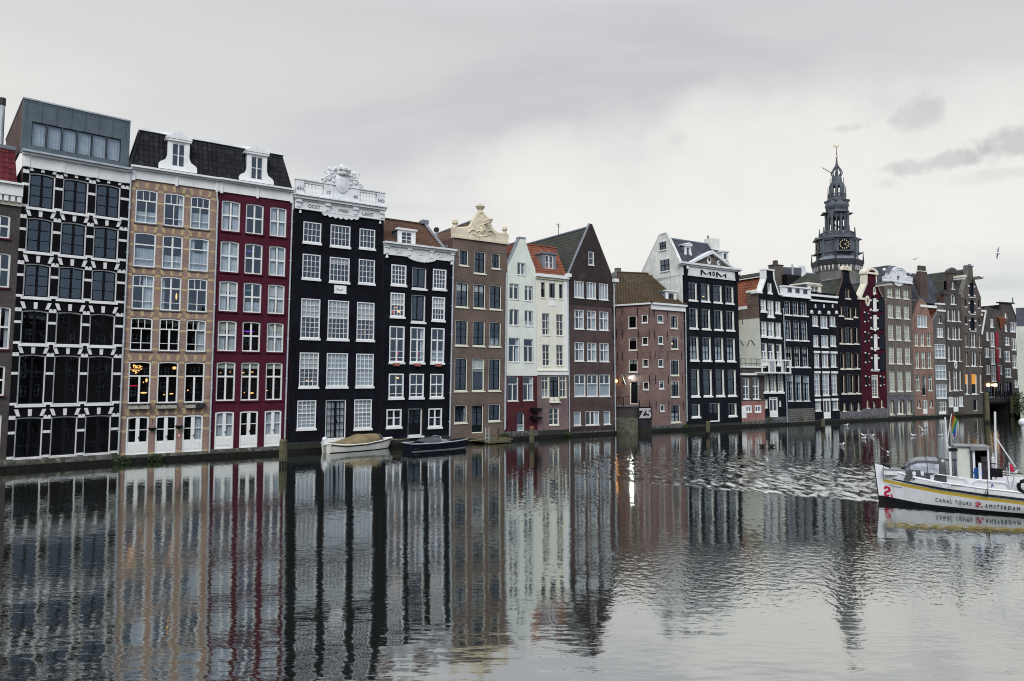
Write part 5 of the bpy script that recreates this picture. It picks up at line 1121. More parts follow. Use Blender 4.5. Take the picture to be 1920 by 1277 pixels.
m = MB(); a, z0 = h.uz(1428.5, 697.5, -1.0); b, z1 = h.uz(1482, 697.5, -1.0); z0 = (z0+z1)/2; zt_ = h.z(1455, 674.5, -1.0)
for q in (0, .25, .46, .70, 1.): x = a+(b-a)*q; m.box(x-.06, x+.06, -1.06, -.94, z0, zt_, 'frame_white')
m.box(a-.06, b+.06, -1.08, -.92, zt_-.12, zt_+.02, 'frame_white'); m.box(a-.06, b+.06, -1.09, -.002, z0-.16, z0, 'frame_white'); x = a+(b-a)*.27; m.box(x+.02, x+.75, -1.02, -.99, z0+.02, zt_-.2, 'clear_vinyl'); x = a+(b-a)*.72; m.box(x, x+.3, -1.02, -.99, z0+.02, zt_-.2, 'clear_vinyl')
h.put(m, 'balcony')

# black house with white parapet box
h = House('black house with plain white parapet box holding three small windows', 1475, 1526, (1467, 581), (1519, 590))
us = [(h.u(a, 615), h.u(b, 615)) for a, b in ((1472.6, 1484.5), (1488, 1500), (1503, 1515.5))]
for c in us: h.win(*c, h.z(1478, 590), h.z(1478, 564), 'b13'); h.win(*c, h.z(1478, 637), h.z(1478, 599.5), 'b13'); h.win(*c, h.z(1478, 687.5), h.z(1478, 650), dict(ST['b13'], cur='blind:.3+half:.5'))
for a, b in ((1477, 1487.8), (1491.3, 1503), (1506.3, 1518)): h.at(a, b, 702 if a < 1480 else 703.3 if a < 1500 else 704.2, 752, 'b13_tr', a)
zc = h.z(1492, 557.5); zt = h.z(1492, 539)
us = [(h.u(a, 550), h.u(b, 550)) for a, b in ((1474.5, 1483), (1489, 1497.5), (1503.5, 1512))]
hs = [[(a, zc+.45), (b, zc+.45), (b, zc+1.0), (a, zc+1.0)] for a, b in us]
h.wall(rect(h, zc+.05), 'blue_black_wall', 9, 'blue_black_wall')
m = MB(); m.prism([(.0, zc), (h.W, zc), (h.W, zt), (0, zt)], hs, -.18, .2, 'white'); m.box(-.06, h.W+.06, -.3, .3, zt-.1, zt+.06, 'white'); m.box(-.03, h.W+.03, -.24, .3, zc-.06, zc+.08, 'white'); m.box(0, .3, .2, 3, zc, zt, 'lead'); m.box(h.W-.3, h.W, .2, 3, zc, zt, 'lead')
m.poly([(0, 1.0, zc), (h.W, 1.0, zc), (h.W, 1.0, zt), (0, 1.0, zt)], 'interior_shade'); m.poly([(0, -.1, zt-.05), (h.W, -.1, zt-.05), (h.W, 9, zt-.05), (0, 9, zt-.05)], 'lead'); pb = h.put(m, 'parapet_box')
for a, b in us: h.win(a, b, zc+.45, zc+1.0, dict(fc='lead', fw=.04, sill=None, rev=0), hole=False, y=-.12, parent=pb)
zp = h.z(1500, 766); m = MB(); m.box(.006, h.W-.006, -.16, -.002, .28, zp, 'stone_blocks'); m.box(.006, h.W-.006, -.18, -.003, -.5, .28, 'tide_band'); h.put(m, 'plinth')
h.pipe([(1467, 578), (1468, 590), (1475, 792)], .06)

# black house with white stone ornaments
h = House('black house with white lintels and small carved white stones under grey tiled roof', 1526, 1575, (1519, 595), (1569, 590))
for a, b, c, d, st in ((1523, 1534, 591, 611, 'w14'), (1538.2, 1552, 592, 614.5, 'w14'), (1555.5, 1566.8, 592.5, 611.5, 'w14'), (1524.6, 1535, 628, 649.5, 'w14'), (1539.8, 1553.3, 628, 651, 'w14'), (1556.6, 1567.8, 628.5, 649, 'w14'),
                       (1526.4, 1536.7, 662.5, 689, 'w14'), (1541, 1553.5, 662, 688.7, 'w14'), (1557.7, 1568.7, 661.5, 688, 'w14'), (1526.9, 1537.7, 700.5, 742, 'w14t'), (1542.2, 1555.2, 700, 741.5, 'w14t'), (1559.2, 1569.8, 699.5, 740, 'w14t'),
                       (1528.8, 1539.5, 752, 770.5, dict(ST['w14'], grid=(2, 3), v=())), (1561.2, 1572.2, 750.5, 768.5, dict(ST['w14'], grid=(2, 3), v=()))): h.at(a, b, c, d, st, a)
h.at(1544.3, 1557.8, 750.5, 785, dict(ST['doorw'], fw=.13), 1544)
for (ri, ya) in enumerate((662, 700, 752)):
    for a, b in ((1526.3, 1536.8), (1541, 1553.7), (1557.6, 1569)):
        m = MB(); u0, u1 = h.u(a+ri*.9, ya), h.u(b+ri*.9, ya); z = h.z(1530, ya); m.box(u0-.04, u1+.04, -.07, -.001, z+.01, z+.26, 'white'); h.put(m, 'lintel')
zc = h.z(1545, 564.5)
h.wall(rect(h, zc+1.0), 'blue_black_wall', 10); h.plinth(h.z(1550, 786), 'plinth_dark')
m = MB(); z1, z2 = h.z(1545, 556), h.z(1545, 565.5); m.box(-.02, h.W+.02, -.25, .2, z1-.1, z1+.14, 'frame_white'); m.box(-.02, h.W, -.2, .1, z2-.1, z2+.12, 'frame_white'); h.put(m, 'cornice')
for px, py in ((1528.5, 574), (1544.3, 574), (1560.5, 574)): m = MB(); u, z = h.uz(px, py); m.box(u-.10, u+.10, -.08, -.002, z-.22, z+.22, 'white_block'); h.put(m, 'key_stone')
for px, py in ((1521.5, 584.5), (1536, 585.5), (1553.5, 586), (1568, 585.5)): m = MB(); u, z = h.uz(px, py); m.ball((u, -.04, z), (.27, .1, .2), 'white_block', 8, 5); m.box(u-.28, u+.28, -.06, -.002, z-.22, z-.1, 'white_block'); h.put(m, 'carved_stone')
y1 = 3.; zr = h.z(1545, 516.5, y1); uL = h.u(1513, 520, y1); m = MB(); zb = z1+.1
m.poly([(0, 0, zb), (h.W+.3, 0, zb), (h.W+.3, y1, zr), (uL, y1, zr)], 'tile_greymoss'); m.poly([(0, 0, zb), (uL, y1, zr), (0, 6, zb)], 'tile_greymoss'); m.poly([(uL, y1, zr), (h.W+.3, y1, zr), (h.W+.3, 6, zb), (0, 6, zb)], 'tile_greymoss'); m.tube([(uL, y1, zr), (h.W+.3, y1, zr)], .13, 'lead', 6); h.put(m, 'roof')
dormer(h, 1516, 1540, 534, 552, .12, 531, 'frame_cream', 2.6, dict(fc='frame_cream', bc='frame_cream', fw=.04, v=((.5, .07),), h=((.5, .07),), sill=None, rev=.02), 0, False, 'lead')
m = MB(); u, z = h.uz(1522, 533, .1); m.box(u-1.0, u+1.5, -.05, 2.5, z, z+.16, 'frame_cream'); h.put(m, 'dormer_roof')

# black neck gable
h = House('black brick neck gable house with pale carved top and arched ground openings', 1575, 1617, (1569, 565), (1612, 575))
S('b15w', 'b15', v=((.5, .22),)) 
for a, b, c, d, st in ((1585, 1593.6, 540, 559, 'b15n'), (1573, 1580.6, 572.5, 591.5, 'b15n'), (1583.7, 1597.5, 574, 596.5, 'b15w'), (1600.7, 1607.2, 575, 594, 'b15n'), (1574.3, 1582, 612, 643.5, 'b15n'), (1585, 1599, 612.5, 644, 'b15'), (1602, 1609.6, 612.8, 644, 'b15n'),
                       (1576, 1584.4, 660.5, 691, 'b15n'), (1587, 1600.5, 660.5, 691, 'b15'), (1603.5, 1611, 661, 690.5, 'b15n'), (1578, 1585.3, 702, 737.7, 'b15n'), (1588.7, 1602.2, 702, 737.5, 'b15'), (1605, 1612.8, 702, 737.2, 'b15n'),
                       (1580.5, 1586.8, 754, 771, 'arch_n'), (1592, 1600.8, 754, 783, 'arch_door'), (1607.3, 1613.3, 753.5, 770, 'arch_n')): h.at(a, b, c, d, st, a)
zs = (h.z(1570, 559)+h.z(1609, 559))/2; uL, zt = h.uz(1581.6, 506.5); uR, _ = h.uz(1592, 508); kn = h.z(1587, 524)
o = [(0, -.4), (h.W, -.4), (h.W, zs), (h.W*.94, zs+.2), (uR+(h.W-uR)*.45, zs+(kn-zs)*.5), (uR+.12, kn), (uR, zt), (uL, zt), (uL-.12, kn), (uL*.5, zs+(kn-zs)*.5), (h.W*.06, zs+.2), (0, zs)]
h.wall(o, 'black_wall', 10, eave=zs); zp = h.z(1596, 771); h.plinth(zp, 'plinth_grey', .03)
m = MB(); c = (uL+uR)/2; w = (uR-uL)/2+.28; zq = h.z(1587, 499); m.box(c-w, c+w, -.2, .35, zt, zt+.2, 'cream_stone'); m.prism([(c-w, zt+.2), (c+w, zt+.2), (c+w*.75, zt+.55), (c, zq), (c-w*.75, zt+.55)], [], -.15, .3, 'cream_stone'); m.ball((c, -.18, zt+.42), (.22, .08, .14), 'stone_white', 8, 5)
m.box(-.3, .12, -.2, .2, zs-.1, zs+.1, 'frame_cream'); m.box(h.W-.12, h.W+.3, -.2, .2, zs-.1, zs+.1, 'frame_cream'); h.put(m, 'gable_top')
for px, py in ((1589.5, 528.5), (1581.3, 548), (1597.5, 549)): m = MB(); u, z = h.uz(px, py); m.ball((u, -.02, z), (.2, .05, .25), 'iron', 10, 5); h.put(m, 'oval_recess')
zr = h.z(1600, 512.5, 4); h.gable_roof(h.W/2, zt-.9, 0, h.W, zs-.1, 'tile_greymoss', .3, 10)

# dark red warehouse
h = House('dark red warehouse with cream neck gable, arched hatches and dark open shutters', 1617, 1664, (1612, 575), (1659, 576))
S('knob', fc='iron', fw=.02)
hz = [(1632.3, 1642.4, 554.5, 581.5), (1633, 1643, 586, 616.5), (1634, 1644, 622.5, 654), (1634.5, 1644.6, 660, 694.5)]
hd = []
for a, b, c, d in hz: hd.append(h.at(a, b, c, d, dict(ST['hatch_arch'], solid=1., sill=(.12, .12, .25)), a))
h.at(1637, 1642.5, 537, 549.5, dict(ST['arch_n'], fw=.12, rev=.04), 1637)
h.at(1634.8, 1646.5, 702.7, 745, dict(fc='frame_cream', bc='frame_white', fw=.12, h=((.12, .05), (.25, .05), (.39, .05), (.55, .03)), v=((.5, .03),), rev=.05, sill=(.1, .1, .05)), 1634.8)
h.at(1625, 1629.8, 749, 765, 'arch_n', 1625); h.at(1635, 1642.6, 751, 775.5, 'arch_door', 1635); h.at(1651.8, 1656.3, 748, 764, 'arch_n', 1651.8)
zs = (h.z(1613, 565)+h.z(1655, 556))/2; uL, zt = h.uz(1624.5, 513.5); uR, _ = h.uz(1642, 515); kn = h.z(1632, 533)
o = [(0, -.4), (h.W, -.4), (h.W, zs), (h.W*.95, zs+.15), (uR+.1, kn), (uR, zt), (uL, zt), (uL-.1, kn), (h.W*.05, zs+.15), (0, zs)]
h.wall(o, 'dark_red_wall', 10, eave=zs); h.plinth(h.z(1640, 766), 'plinth_grey', .03)
m = MB(); q = o[2:10]
for a, b in zip(q[:-1], q[1:]):
    if a[1] == b[1]: continue
    r = .16 if a[0] > h.W/2 else .34
    m.hexa([(a[0]-r/2, -.06, a[1]), (a[0]+r/2, -.06, a[1]), (a[0]+r/2, .75, a[1]), (a[0]-r/2, .75, a[1]), (b[0]-r/2, -.06, b[1]), (b[0]+r/2, -.06, b[1]), (b[0]+r/2, .75, b[1]), (b[0]-r/2, .75, b[1])], 'cream')
c = (uL+uR)/2; w = (uR-uL)/2+.3; m.box(c-w, c+w, -.2, .8, zt, zt+.2, 'cream'); n = 10; zq = h.z(1633, 502.5)-zt-.2
m.prism([(c-w*cos(pi*i/n), zt+.2+zq*sin(pi*i/n)) for i in range(n+1)], [[(c-w*.55*cos(pi*i/n), zt+.25+zq*.5*sin(pi*i/n)) for i in range(n+1)]], -.18, .8, 'cream'); m.prism([(c-w*.56*cos(pi*i/n), zt+.24+zq*.5*sin(pi*i/n)) for i in range(n+1)], [], -.1, .7, 'dark_red_wall')
m.box(-.45, .75, -.25, .5, zs-.25, zs, 'cream'); m.tube([(.15, -.1, zs+.18), (.15, .5, zs+.18)], .25, 'cream', 10); h.put(m, 'coping')
m = MB(); u, z = h.uz(1643, 533); m.box(u-.25, u+.25, -2.0, 0, z-.35, z-.02, 'frame_cream'); m.box(u-.4, u+.4, -2.2, -.05, z, z+.14, 'lead'); h.put(m, 'hoist_hood')
m = MB(); u, z = h.uz(1625.5, 564.5); m.prism([(u+.42*cos(t), z+.72*sin(t)) for t in [2*pi*i/8+.39 for i in range(8)]], [[(u+.2*cos(t), z+.42*sin(t)) for t in [2*pi*i/8+.39 for i in range(8)]]], -.14, -.001, 'cream'); u2 = h.u(1655.5, 565); m.box(u2-.12, u2+.1, -.1, -.001, z-.6, z+.6, 'cream'); h.put(m, 'octagon_frame')
for i, (a, b, c, d) in enumerate(hz):
    u0, u1, z0, z1 = h.u(a, d), h.u(b, d), h.z(a, d), h.z(a, c); ww = u1-u0
    m = MB(); m.hexa([(u1-.04, -.08, z0+.05), (u1+.0, -.1, z0+.05), (u1-.25, .16, z0+.05), (u1-.30, .16, z0+.05), (u1-.04, -.08, z1-.3), (u1+.0, -.1, z1-.3), (u1-.25, .16, z1-.25), (u1-.30, .16, z1-.25)], 'whitewash'); h.put(m, 'inner_leaf', hd[i])
    m = MB(); n = 8; sw = ww*1.15; x0 = u1+.32; m.prism([(x0, z0), (x0+sw, z0)] + [(x0+sw-sw*k/n, z1-.35-.7*(k/n)**2+.35) for k in range(n+1)], [], -.14, -.08, 'shutter_dark'); h.put(m, 'shutter', hd[i])
    for x, z in ((u0-.10, z0+.05), (u1+.18, z0+.05), (u0-.10, z0+(z1-z0)*.66), (u1+.18, z0+(z1-z0)*.66), ((u0+u1)/2+.1, z1+.18)): m = MB(); m.ball((x, -.1, z), .14, 'white_block', 8, 5); h.put(m, 'stone_knob', hd[i])
for (px, py) in ((1623.5, 595), (1624.2, 632), (1625, 671), (1625.5, 714.5), (1653, 714.5)):
    u, z = h.uz(px, py); m = MB(); 
    for k in (-1, 1): m.prism([(u+.27*cos(t), z+k*.33+.32*sin(t)) for t in [2*pi*i/10 for i in range(10)]], [], -.06, -.001, 'shutter_dark')
    w0 = h.put(m, 'round_shutter')
    for sx, sz in ((-.38, .6), (-.38, -.6), (.38, .5), (.38, -.5)): m = MB(); m.ball((u+sx, -.09, z+sz), .115 if sx < 0 else .08, 'white_block', 8, 5); h.put(m, 'stone_knob', w0)
h.gable_roof(h.W/2, zt-.9, 0, h.W, zs-.1, 'tile_greymoss', .7, 10)

# grey brown house with cream crest
h = House('grey brown brick house with cream rounded crest and grey stone base', 1664, 1716, (1659, 576), (1710, 583))
us = [(h.u(a, 650), h.u(b, 650)) for a, b in ((1666, 1676.6), (1681, 1691.4), (1696.3, 1706.8))]
for c in us:
    for a, b, st in ((539, 557.5, dict(ST['grey17'], grid=(3, 3))), (570, 595.5, 'grey17'), (607.5, 637, 'grey17'), (649.5, 681.5, 'grey17'), (695, 734, 'grey17')): h.win(*c, h.z(1669, b), h.z(1669, a), st)
S('g17a', fc='frame_cream', fw=.14, arch=.22, rev=.2, sill=(.12, .08, .02), v=((.5, .05),))
h.at(1667.5, 1677, 750, 777.5, 'g17a', 1667.5); h.at(1681.5, 1696, 749, 777, dict(ST['g17a'], v=((.5, .2),), arch=.16), 1681.5); h.at(1700.3, 1709.5, 749, 775.8, 'g17a', 1700.3)
zc = h.z(1684, 530.5)
h.wall(rect(h, zc), 'brick_greybrown', 10); m = MB(); zm = h.z(1690, 739.5); hs = [q for q in h.holes if max(p[1] for p in q) < zm]
m.prism([(.013, .3), (h.W-.013, .3), (h.W-.013, zm), (.013, zm)], hs, -.03, -.001, 'plinth_grey', back=False); m.box(0, h.W, -.08, -.031, zm-.12, zm+.05, 'plinth_grey'); m.box(.006, h.W-.006, -.06, -.032, -.5, .3, 'tide_band'); h.put(m, 'plinth')
X = lambda a, b: h.uz(1590+a/5.818, 480+b/5.818)
n = 8; cu, cz = X(552, 195); ru = X(622, 195)[0]-cu; zq = X(552, 128)[1]-cz
o = [(0, zc), (h.W, zc)] + [X(700, 235), X(660, 225), X(635, 212)] + [(cu+ru*cos(pi*i/n), cz+zq*sin(pi*i/n)) for i in range(n+1)] + [X(468, 205), X(430, 208), X(390, 222)]
hl = [X(530, 268), X(560, 270), X(560, 218), X(530, 215)]
m = MB(); m.prism(o, [hl], -.1, .25, 'stone_white'); m.poly([(p[0], .2, p[1]) for p in hl], 'interior_shade')
m.tube([(cu+ru*.62*cos(pi*i/n), -.12, cz+.1+zq*.55*sin(pi*i/n)) for i in range(n+1)], .07, 'stone_white', 6); m.tube([(cu+ru*cos(pi*i/n), -.05, cz+zq*sin(pi*i/n)) for i in range(n+1)], .16, 'stone_white', 6)
m.prism([(h.W*.30, zc+.01), (h.W*.70, zc+.01), (h.W*.62, zc-.3), (h.W*.5, zc-.5), (h.W*.38, zc-.3)], [], -.1, -.002, 'stone_white'); m.box(-.1, h.W+.1, -.2, .2, zc, zc+.18, 'stone_white')
for sg in (-1, 1):
    for k, r in ((.44, .28), (.30, .22)): m.tube([(h.W*.5+sg*h.W*k+r*cos(t), -.12, zc+.75+r*sin(t)) for t in [j*.6 for j in range(10)]], .06, 'stone_white', 5)
    m.ball((h.W*.5+sg*h.W*.49, 0, zc+1.55), .22, 'stone_white')
h.put(m, 'gable_crest')
m = MB(); zt = zc+2.3; m.poly([(0, .3, zc), (h.W*.25, .3, zt), (h.W*.25, 3, zt), (0, 3, zc)], 'slate'); m.poly([(h.W, .3, zc), (h.W*.75, .3, zt), (h.W*.75, 3, zt), (h.W, 3, zc)], 'slate'); m.poly([(h.W*.25, .3, zt), (h.W*.75, .3, zt), (h.W*.75, 3, zt), (h.W*.25, 3, zt)], 'lead'); m.poly([(0, .3, zc), (h.W, .3, zc), (h.W*.75, .3, zt), (h.W*.25, .3, zt)], 'lead'); h.put(m, 'roof')

# salmon brick house
h = House('small salmon brick gabled house with arched lights and an orange roof edge', 1716, 1754, (1710, 592), (1749, 600))
h.at(1720, 1738, 591, 613, dict(ST['three'], h=()), 1720)
for a, b, c, d in ((1714.7, 1722, 624, 648), (1725.8, 1733.5, 624, 648.5), (1737.3, 1745.5, 625, 649)): h.at(a, b, c, d, 'salm', a)
for a, b in ((1716, 1723.7), (1727.5, 1735.6), (1739, 1747)): h.at(a, b, 659.5, 690.5, 'salm', a)
h.at(1717, 1725, 701.5, 732.5, dict(ST['arch_n'], fw=.07, tr=.7, v=((.5, .05),), rev=.1), 1717); h.at(1740, 1748.5, 701.5, 732.5, dict(ST['arch_n'], fw=.07, tr=.7, v=((.5, .05),), rev=.1), 1740)
h.at(1729, 1737, 701.5, 742, dict(ST['arch_door'], fw=.06, fc='frame_cream', rev=.1), 1729)
h.at(1720, 1726, 750, 765, 'arch_n', 1720); h.at(1731, 1739.3, 750, 776, 'doorw', 1731); h.at(1743, 1749, 749, 764.5, 'arch_n', 1743)
zs = h.z(1730, 596); ua, za = h.uz(1727.5, 560)
h.wall([(0, -.4), (h.W, -.4), (h.W, zs-.5), (ua+1.0, za-.6), (ua+.4, za), (ua-.4, za), (ua-.9, za-.7), (0, zs)], 'brick_salmon', 10, eave=zs-.5); h.plinth(h.z(1735, 778), 'plinth')
h.gable_roof(ua, za-.2, 0, h.W, zs, 'tile_greymoss', .26, 10)
m = MB(); a, z = h.uz(1733, 577, .4); b = h.u(1751, 577, .4); m.poly([(a, .35, h.z(1748, 600, .35)), (b, .35, h.z(1748, 603, .35)), (b+.1, 1.6, z), (a-.2, 1.6, z)], 'tile_orange'); m.poly([(a-.2, 1.6, z), (b+.1, 1.6, z), (b+.1, 6, z), (a-.2, 6, z)], 'lead'); h.put(m, 'side_roof')
m = MB(); (a, z), (b, _) = h.uz(1726.5, 571.5, -.1), h.uz(1757, 573, -.1); m.box(a, b, -.1, .3, z-.3, z+.05, 'frame_white'); h.put(m, 'gutter')
m = MB(); u0, z0 = h.uz(1726, 563, 1); u1, z1 = h.uz(1738.5, 509, 1); m.box(u0, u1, 1, 1.5, z0-1, z1, 'side_brown'); m.box(u0-.05, u1+.05, .95, 1.55, z1-.1, z1, 'frame_cream'); m.box(u0+.1, u1-.1, 1.1, 1.4, z1, z1+.75, 'brick_umber'); h.put(m, 'chimney')

# slate grey narrow gable
h = House('very narrow grey brick neck gable with grouped white lights', 1754, 1777, (1749, 600), (1774, 600))
for a, b, c, d, st in ((1759.8, 1764.3, 592.6, 605, dict(ST['b15n'], fw=.1)), (1756.7, 1768, 615, 632, 'three'), (1752.6, 1773, 645, 671, 'three_tr'), (1754.2, 1774.8, 684, 711, 'three_tr'), (1755.8, 1775.5, 721, 747, 'three_tr')): h.at(a, b, c, d, st, a)
h.at(1760.5, 1774.5, 753.5, 777, dict(ST['doorw'], v=((.34, .1), (.67, .1)), h=((.6, .06),), solid=.2), 1760.5)
zs = h.z(1762, 602); uL, zt = h.uz(1757.5, 569); uR = h.u(1770, 571)
h.wall([(0, -.4), (h.W, -.4), (h.W, zs), (uR, zt-1.2), (uR, zt), (uL, zt), (uL, zt-1.2), (0, zs)], 'brick_slate', 10, eave=zs); h.plinth(h.z(1765, 778), 'plinth_grey')
m = MB(); m.box(uL-.1, uR+.1, -.1, .3, zt-.15, zt+.08, 'white'); m.box(uL-.05, uR+.2, -.1, .1, zt-1.1, zt-.85, 'white'); m.tube([(0, .1, zs), (uL, .1, zt-1.1)], .10, 'lead', 6); m.tube([(h.W, .1, zs), (uR, .1, zt-1.1)], .10, 'lead', 6); m.tube([((uL+uR)/2-.4, .1, zt), ((uL+uR)/2-.4, .1, zt+.55)], .1, 'iron', 6); h.put(m, 'coping')
h.gable_roof(h.W/2, zt-.6, 0, h.W, zs, 'tile_orange', .27, 10)

# umber spout gable with round pediment
h = House('dark umber brick house with a round topped neck and hoist beam', 1777, 1807, (1770, 552), (1803, 560))
for a, b, c, d, st in ((1784, 1789.3, 525.5, 541.5, dict(ST['umb'], v=())), (1782.3, 1791.7, 550, 570, dict(ST['umb'], arch=.3)), (1775.8, 1781, 579.5, 601, dict(ST['umb'], v=())), (1784, 1792.7, 580, 602, 'umb'), (1795.8, 1800.7, 580.5, 602.5, dict(ST['umb'], v=())),
                       (1776.6, 1781.3, 612.5, 635, dict(ST['umb'], v=())), (1784.5, 1794.5, 613, 636, 'umb'), (1797, 1801.5, 613.5, 636, dict(ST['umb'], v=())), (1777.4, 1782.2, 647, 676.5, dict(ST['umb'], v=())), (1785.7, 1794.7, 647.5, 677, 'umb'), (1798, 1802.3, 648, 677, dict(ST['umb'], v=())),
                       (1778.7, 1783.8, 693.5, 732.5, dict(ST['umb'], v=())), (1787, 1796.3, 694, 732, dict(ST['umb'], h=((.65, .06),))), (1799, 1803.3, 694, 731.5, dict(ST['umb'], v=()))): h.at(a, b, c, d, st, a)
h.at(1779, 1787, 744, 762.5, dict(ST['three'], fw=.14), 1779); h.at(1798, 1805.8, 743.5, 762, dict(ST['three'], fw=.14), 1798); h.at(1787.8, 1797.2, 745.5, 772, dict(ST['doorw'], fw=.12), 1787.8)
zs = h.z(1785, 550); uL, zt = h.uz(1777.5, 511.5); uR = h.u(1794.5, 513)
n = 8; c = (uL+uR)/2; w = (uR-uL)/2
h.wall([(0, -.4), (h.W, -.4), (h.W, zs), (uR, zs+.1), (uR, zt), (uL, zt), (uL, zs+.1), (0, zs)], 'brick_umber', 10, eave=zs); h.plinth(h.z(1795, 777), 'plinth')
m = MB(); m.prism([(c+(w+.15)*cos(pi*i/n), zt+.75*sin(pi*i/n)) for i in range(n+1)], [], -.12, .35, 'brick_umber'); m.tube([(c+(w+.1)*cos(pi*i/n), .05, zt+.75*sin(pi*i/n)) for i in range(n+1)], .14, 'lead', 6); m.box(-.15, .9, -.15, .3, zs-.25, zs+.1, 'brick_umber'); h.put(m, 'gable_top')
m = MB(); u, z = h.uz(1789, 522); m.box(u-.2, u+.2, -1.4, 0, z-.3, z-.02, 'stone_white'); m.box(u-.28, u+.28, -1.5, -.05, z-.02, z+.3, 'frame_cream'); h.put(m, 'hoist_beam')
m = MB(); u, z = h.uz(1791.5, 685); m.prism([(u+.32*cos(t), z+.5*sin(t)) for t in [2*pi*i/12 for i in range(12)]], [[(u+.16*cos(t), z+.3*sin(t)) for t in [2*pi*i/12 for i in range(12)]]], -.06, -.001, 'white'); h.put(m, 'oval_stone')
m = MB(); y1 = 3.0; zr = h.z(1750, 517, y1); a = h.u(1711, 520, y1); m.poly([(-4.6, .6, zs-1.6), (uL+.2, .6, zs-1.6), (uL+.4, y1, zr), (-4.3, y1, zr)], 'slate'); m.poly([(-4.3, y1, zr), (uL+.4, y1, zr), (uL+.4, 10, zr-1), (-4.3, 10, zr-1)], 'lead'); m.poly([(-4.6, .6, zs-1.6), (-4.3, y1, zr), (-4.3, 10, zr-1), (-4.6, 10, zs-1.6)], 'slate'); h.put(m, 'roof')

# tall brown warehouse at the end of the row
h = WH = House('tall brown spout gable warehouse with three arched dark hatches and lit orange blinds', 1807, 1843, (1803, 560), (1839.5, 560))
hd = []
for a, b, c, d in ((1817.3, 1826.2, 529, 556.5), (1818, 1827, 561.5, 588), (1819, 1828, 594, 620)): hd.append((h.at(a, b, c, d, dict(ST['hatch_arch'], sill=(.12, .1, .15)), a), h.u(a, d), h.u(b, d), h.z(a, d), h.z(a, c)))
for a, b, c, d, st in ((1808.5, 1812, 560.5, 574.5, 'slot'), (1833.7, 1836.5, 562, 577, 'slot'), (1809.6, 1813, 593.5, 607, 'slot'), (1834.8, 1838, 595, 609, 'slot')): h.at(a, b, c, d, st, a)
for a, b, c, d, st in ((1809.8, 1814.3, 625, 649.5, 'b15n'), (1819.5, 1830, 624, 651, dict(ST['umb'], h=((.5, .05),))), (1835, 1839.3, 626, 651, 'b15n'), (1811, 1815.8, 659.5, 686, 'b15n'), (1820.5, 1831.3, 659.5, 686.5, 'umb'), (1836, 1841, 660.5, 686.5, 'b15n'),
                       (1810, 1816.6, 700.5, 739, 'lit'), (1822, 1833, 700.5, 739, 'lit'), (1837.5, 1843, 700.5, 735, dict(ST['lit'], cur='lit:.28')), (1825.5, 1834, 748, 771, dict(ST['doorb'], solid=.9))): h.at(a, b, c, d, st, a)
zs = h.z(1822, 556); uL, zt = h.uz(1813.5, 499); uR = h.u(1823.5, 500); kn = h.z(1818, 517)
o = [(0, -.4), (h.W, -.4), (h.W, zs), (uR+.1, kn), (uR, zt), (uL, zt), (uL-.1, kn), (0, zs)]
h.wall(o, 'brick_earth', 10, 'brick_earth', eave=zs); h.plinth(h.z(1825, 776), 'plinth')
m = MB(); q = o[5:8]
for a, b in zip(q[:-1], q[1:]): m.hexa([(a[0]-.12, -.05, a[1]), (a[0]+.2, -.05, a[1]), (a[0]+.2, .5, a[1]), (a[0]-.12, .5, a[1]), (b[0]-.12, -.05, b[1]), (b[0]+.2, -.05, b[1]), (b[0]+.2, .5, b[1]), (b[0]-.12, .5, b[1])], 'plinth')
m.box(uL-.15, uR+.15, -.1, .5, zt, zt+.15, 'lead'); m.box(-.3, .5, -.1, .5, zs-.3, zs+.05, 'plinth'); h.put(m, 'coping')
m = MB(); u, z = h.uz(1823, 521); m.box(u-.25, u+.25, -1.3, 0, z-.3, z+.1, 'plinth'); m.ball((u, -1.3, z), (.35, .2, .25), 'stone_white', 8, 5); h.put(m, 'hoist_beam')
for w0, a, b, z0, z1 in hd:
    m = MB()
    for x in (a-.12, b+.12):
        for k in (.06, .68): m.box(x-.2, x+.14, -.08, -.001, z0+(z1-z0)*k, z0+(z1-z0)*k+.2, 'white_block')
    h.put(m, 'stone_block', w0)
h.gable_roof(h.W/2, zt-.35, 0, h.W, zs-.1, 'tile_greymoss', .3, 13)

# ------------------------------------------------------------------ houses and bridge at the end of the canal
def at_depth(px, py, Y): r = ray(px, py); t = Y/r.y; return Vector((r.x*t, Y, CAMZ + r.z*t))
def far_house(label, xl, xr, Y, ang, **kw):
    A = at_depth(xl, 740, Y); d = Vector((sin(ang), cos(ang), 0)); k = (xr-CX)/F; k *= 1/cos(PITCH) if False else 1
    r = ray(xr, 740); k = r.x/r.y; t = (k*A.y-A.x)/(d.x-k*d.y); return House(label, xl, xr, None, None, A=A, B=A+d*t, **kw)
h = far_house('brown brick house with red shutters and globe lamps beside the bridge', 1845, 1883, 109, radians(66), group='houses beyond the bridge')
S('far', fc='frame_white', fw=.13, rev=.08, v=((.5, .1),), sill=(.1, .06, .04))
for a, b, c, d in ((1856.5, 1863, 597.5, 613.5), (1849.5, 1854, 622, 638), (1847, 1855, 652, 670), (1849, 1857, 684.5, 702), (1869, 1877, 651.5, 669), (1871, 1879, 684, 701)): h.at(a, b, c, d, 'far', a)
for a, b, c, d in ((1857, 1865, 623, 650), (1857.5, 1866, 654, 683), (1859, 1868, 686.5, 715)):
    w0 = h.at(a, b, c, d, dict(ST['far'], h=((.5, .06),), cur='half:.3'), a)
    m = MB(); x = h.u(b, c)+.08; m.box(x, x+.68, -.1, -.02, h.z(a, d), h.z(a, c), 'shutter_red'); m.box(x+.1, x+.58, -.115, -.095, h.z(a, d)+.15, h.z(a, c)-.15, 'shutter_red'); h.put(m, 'shutter', w0)
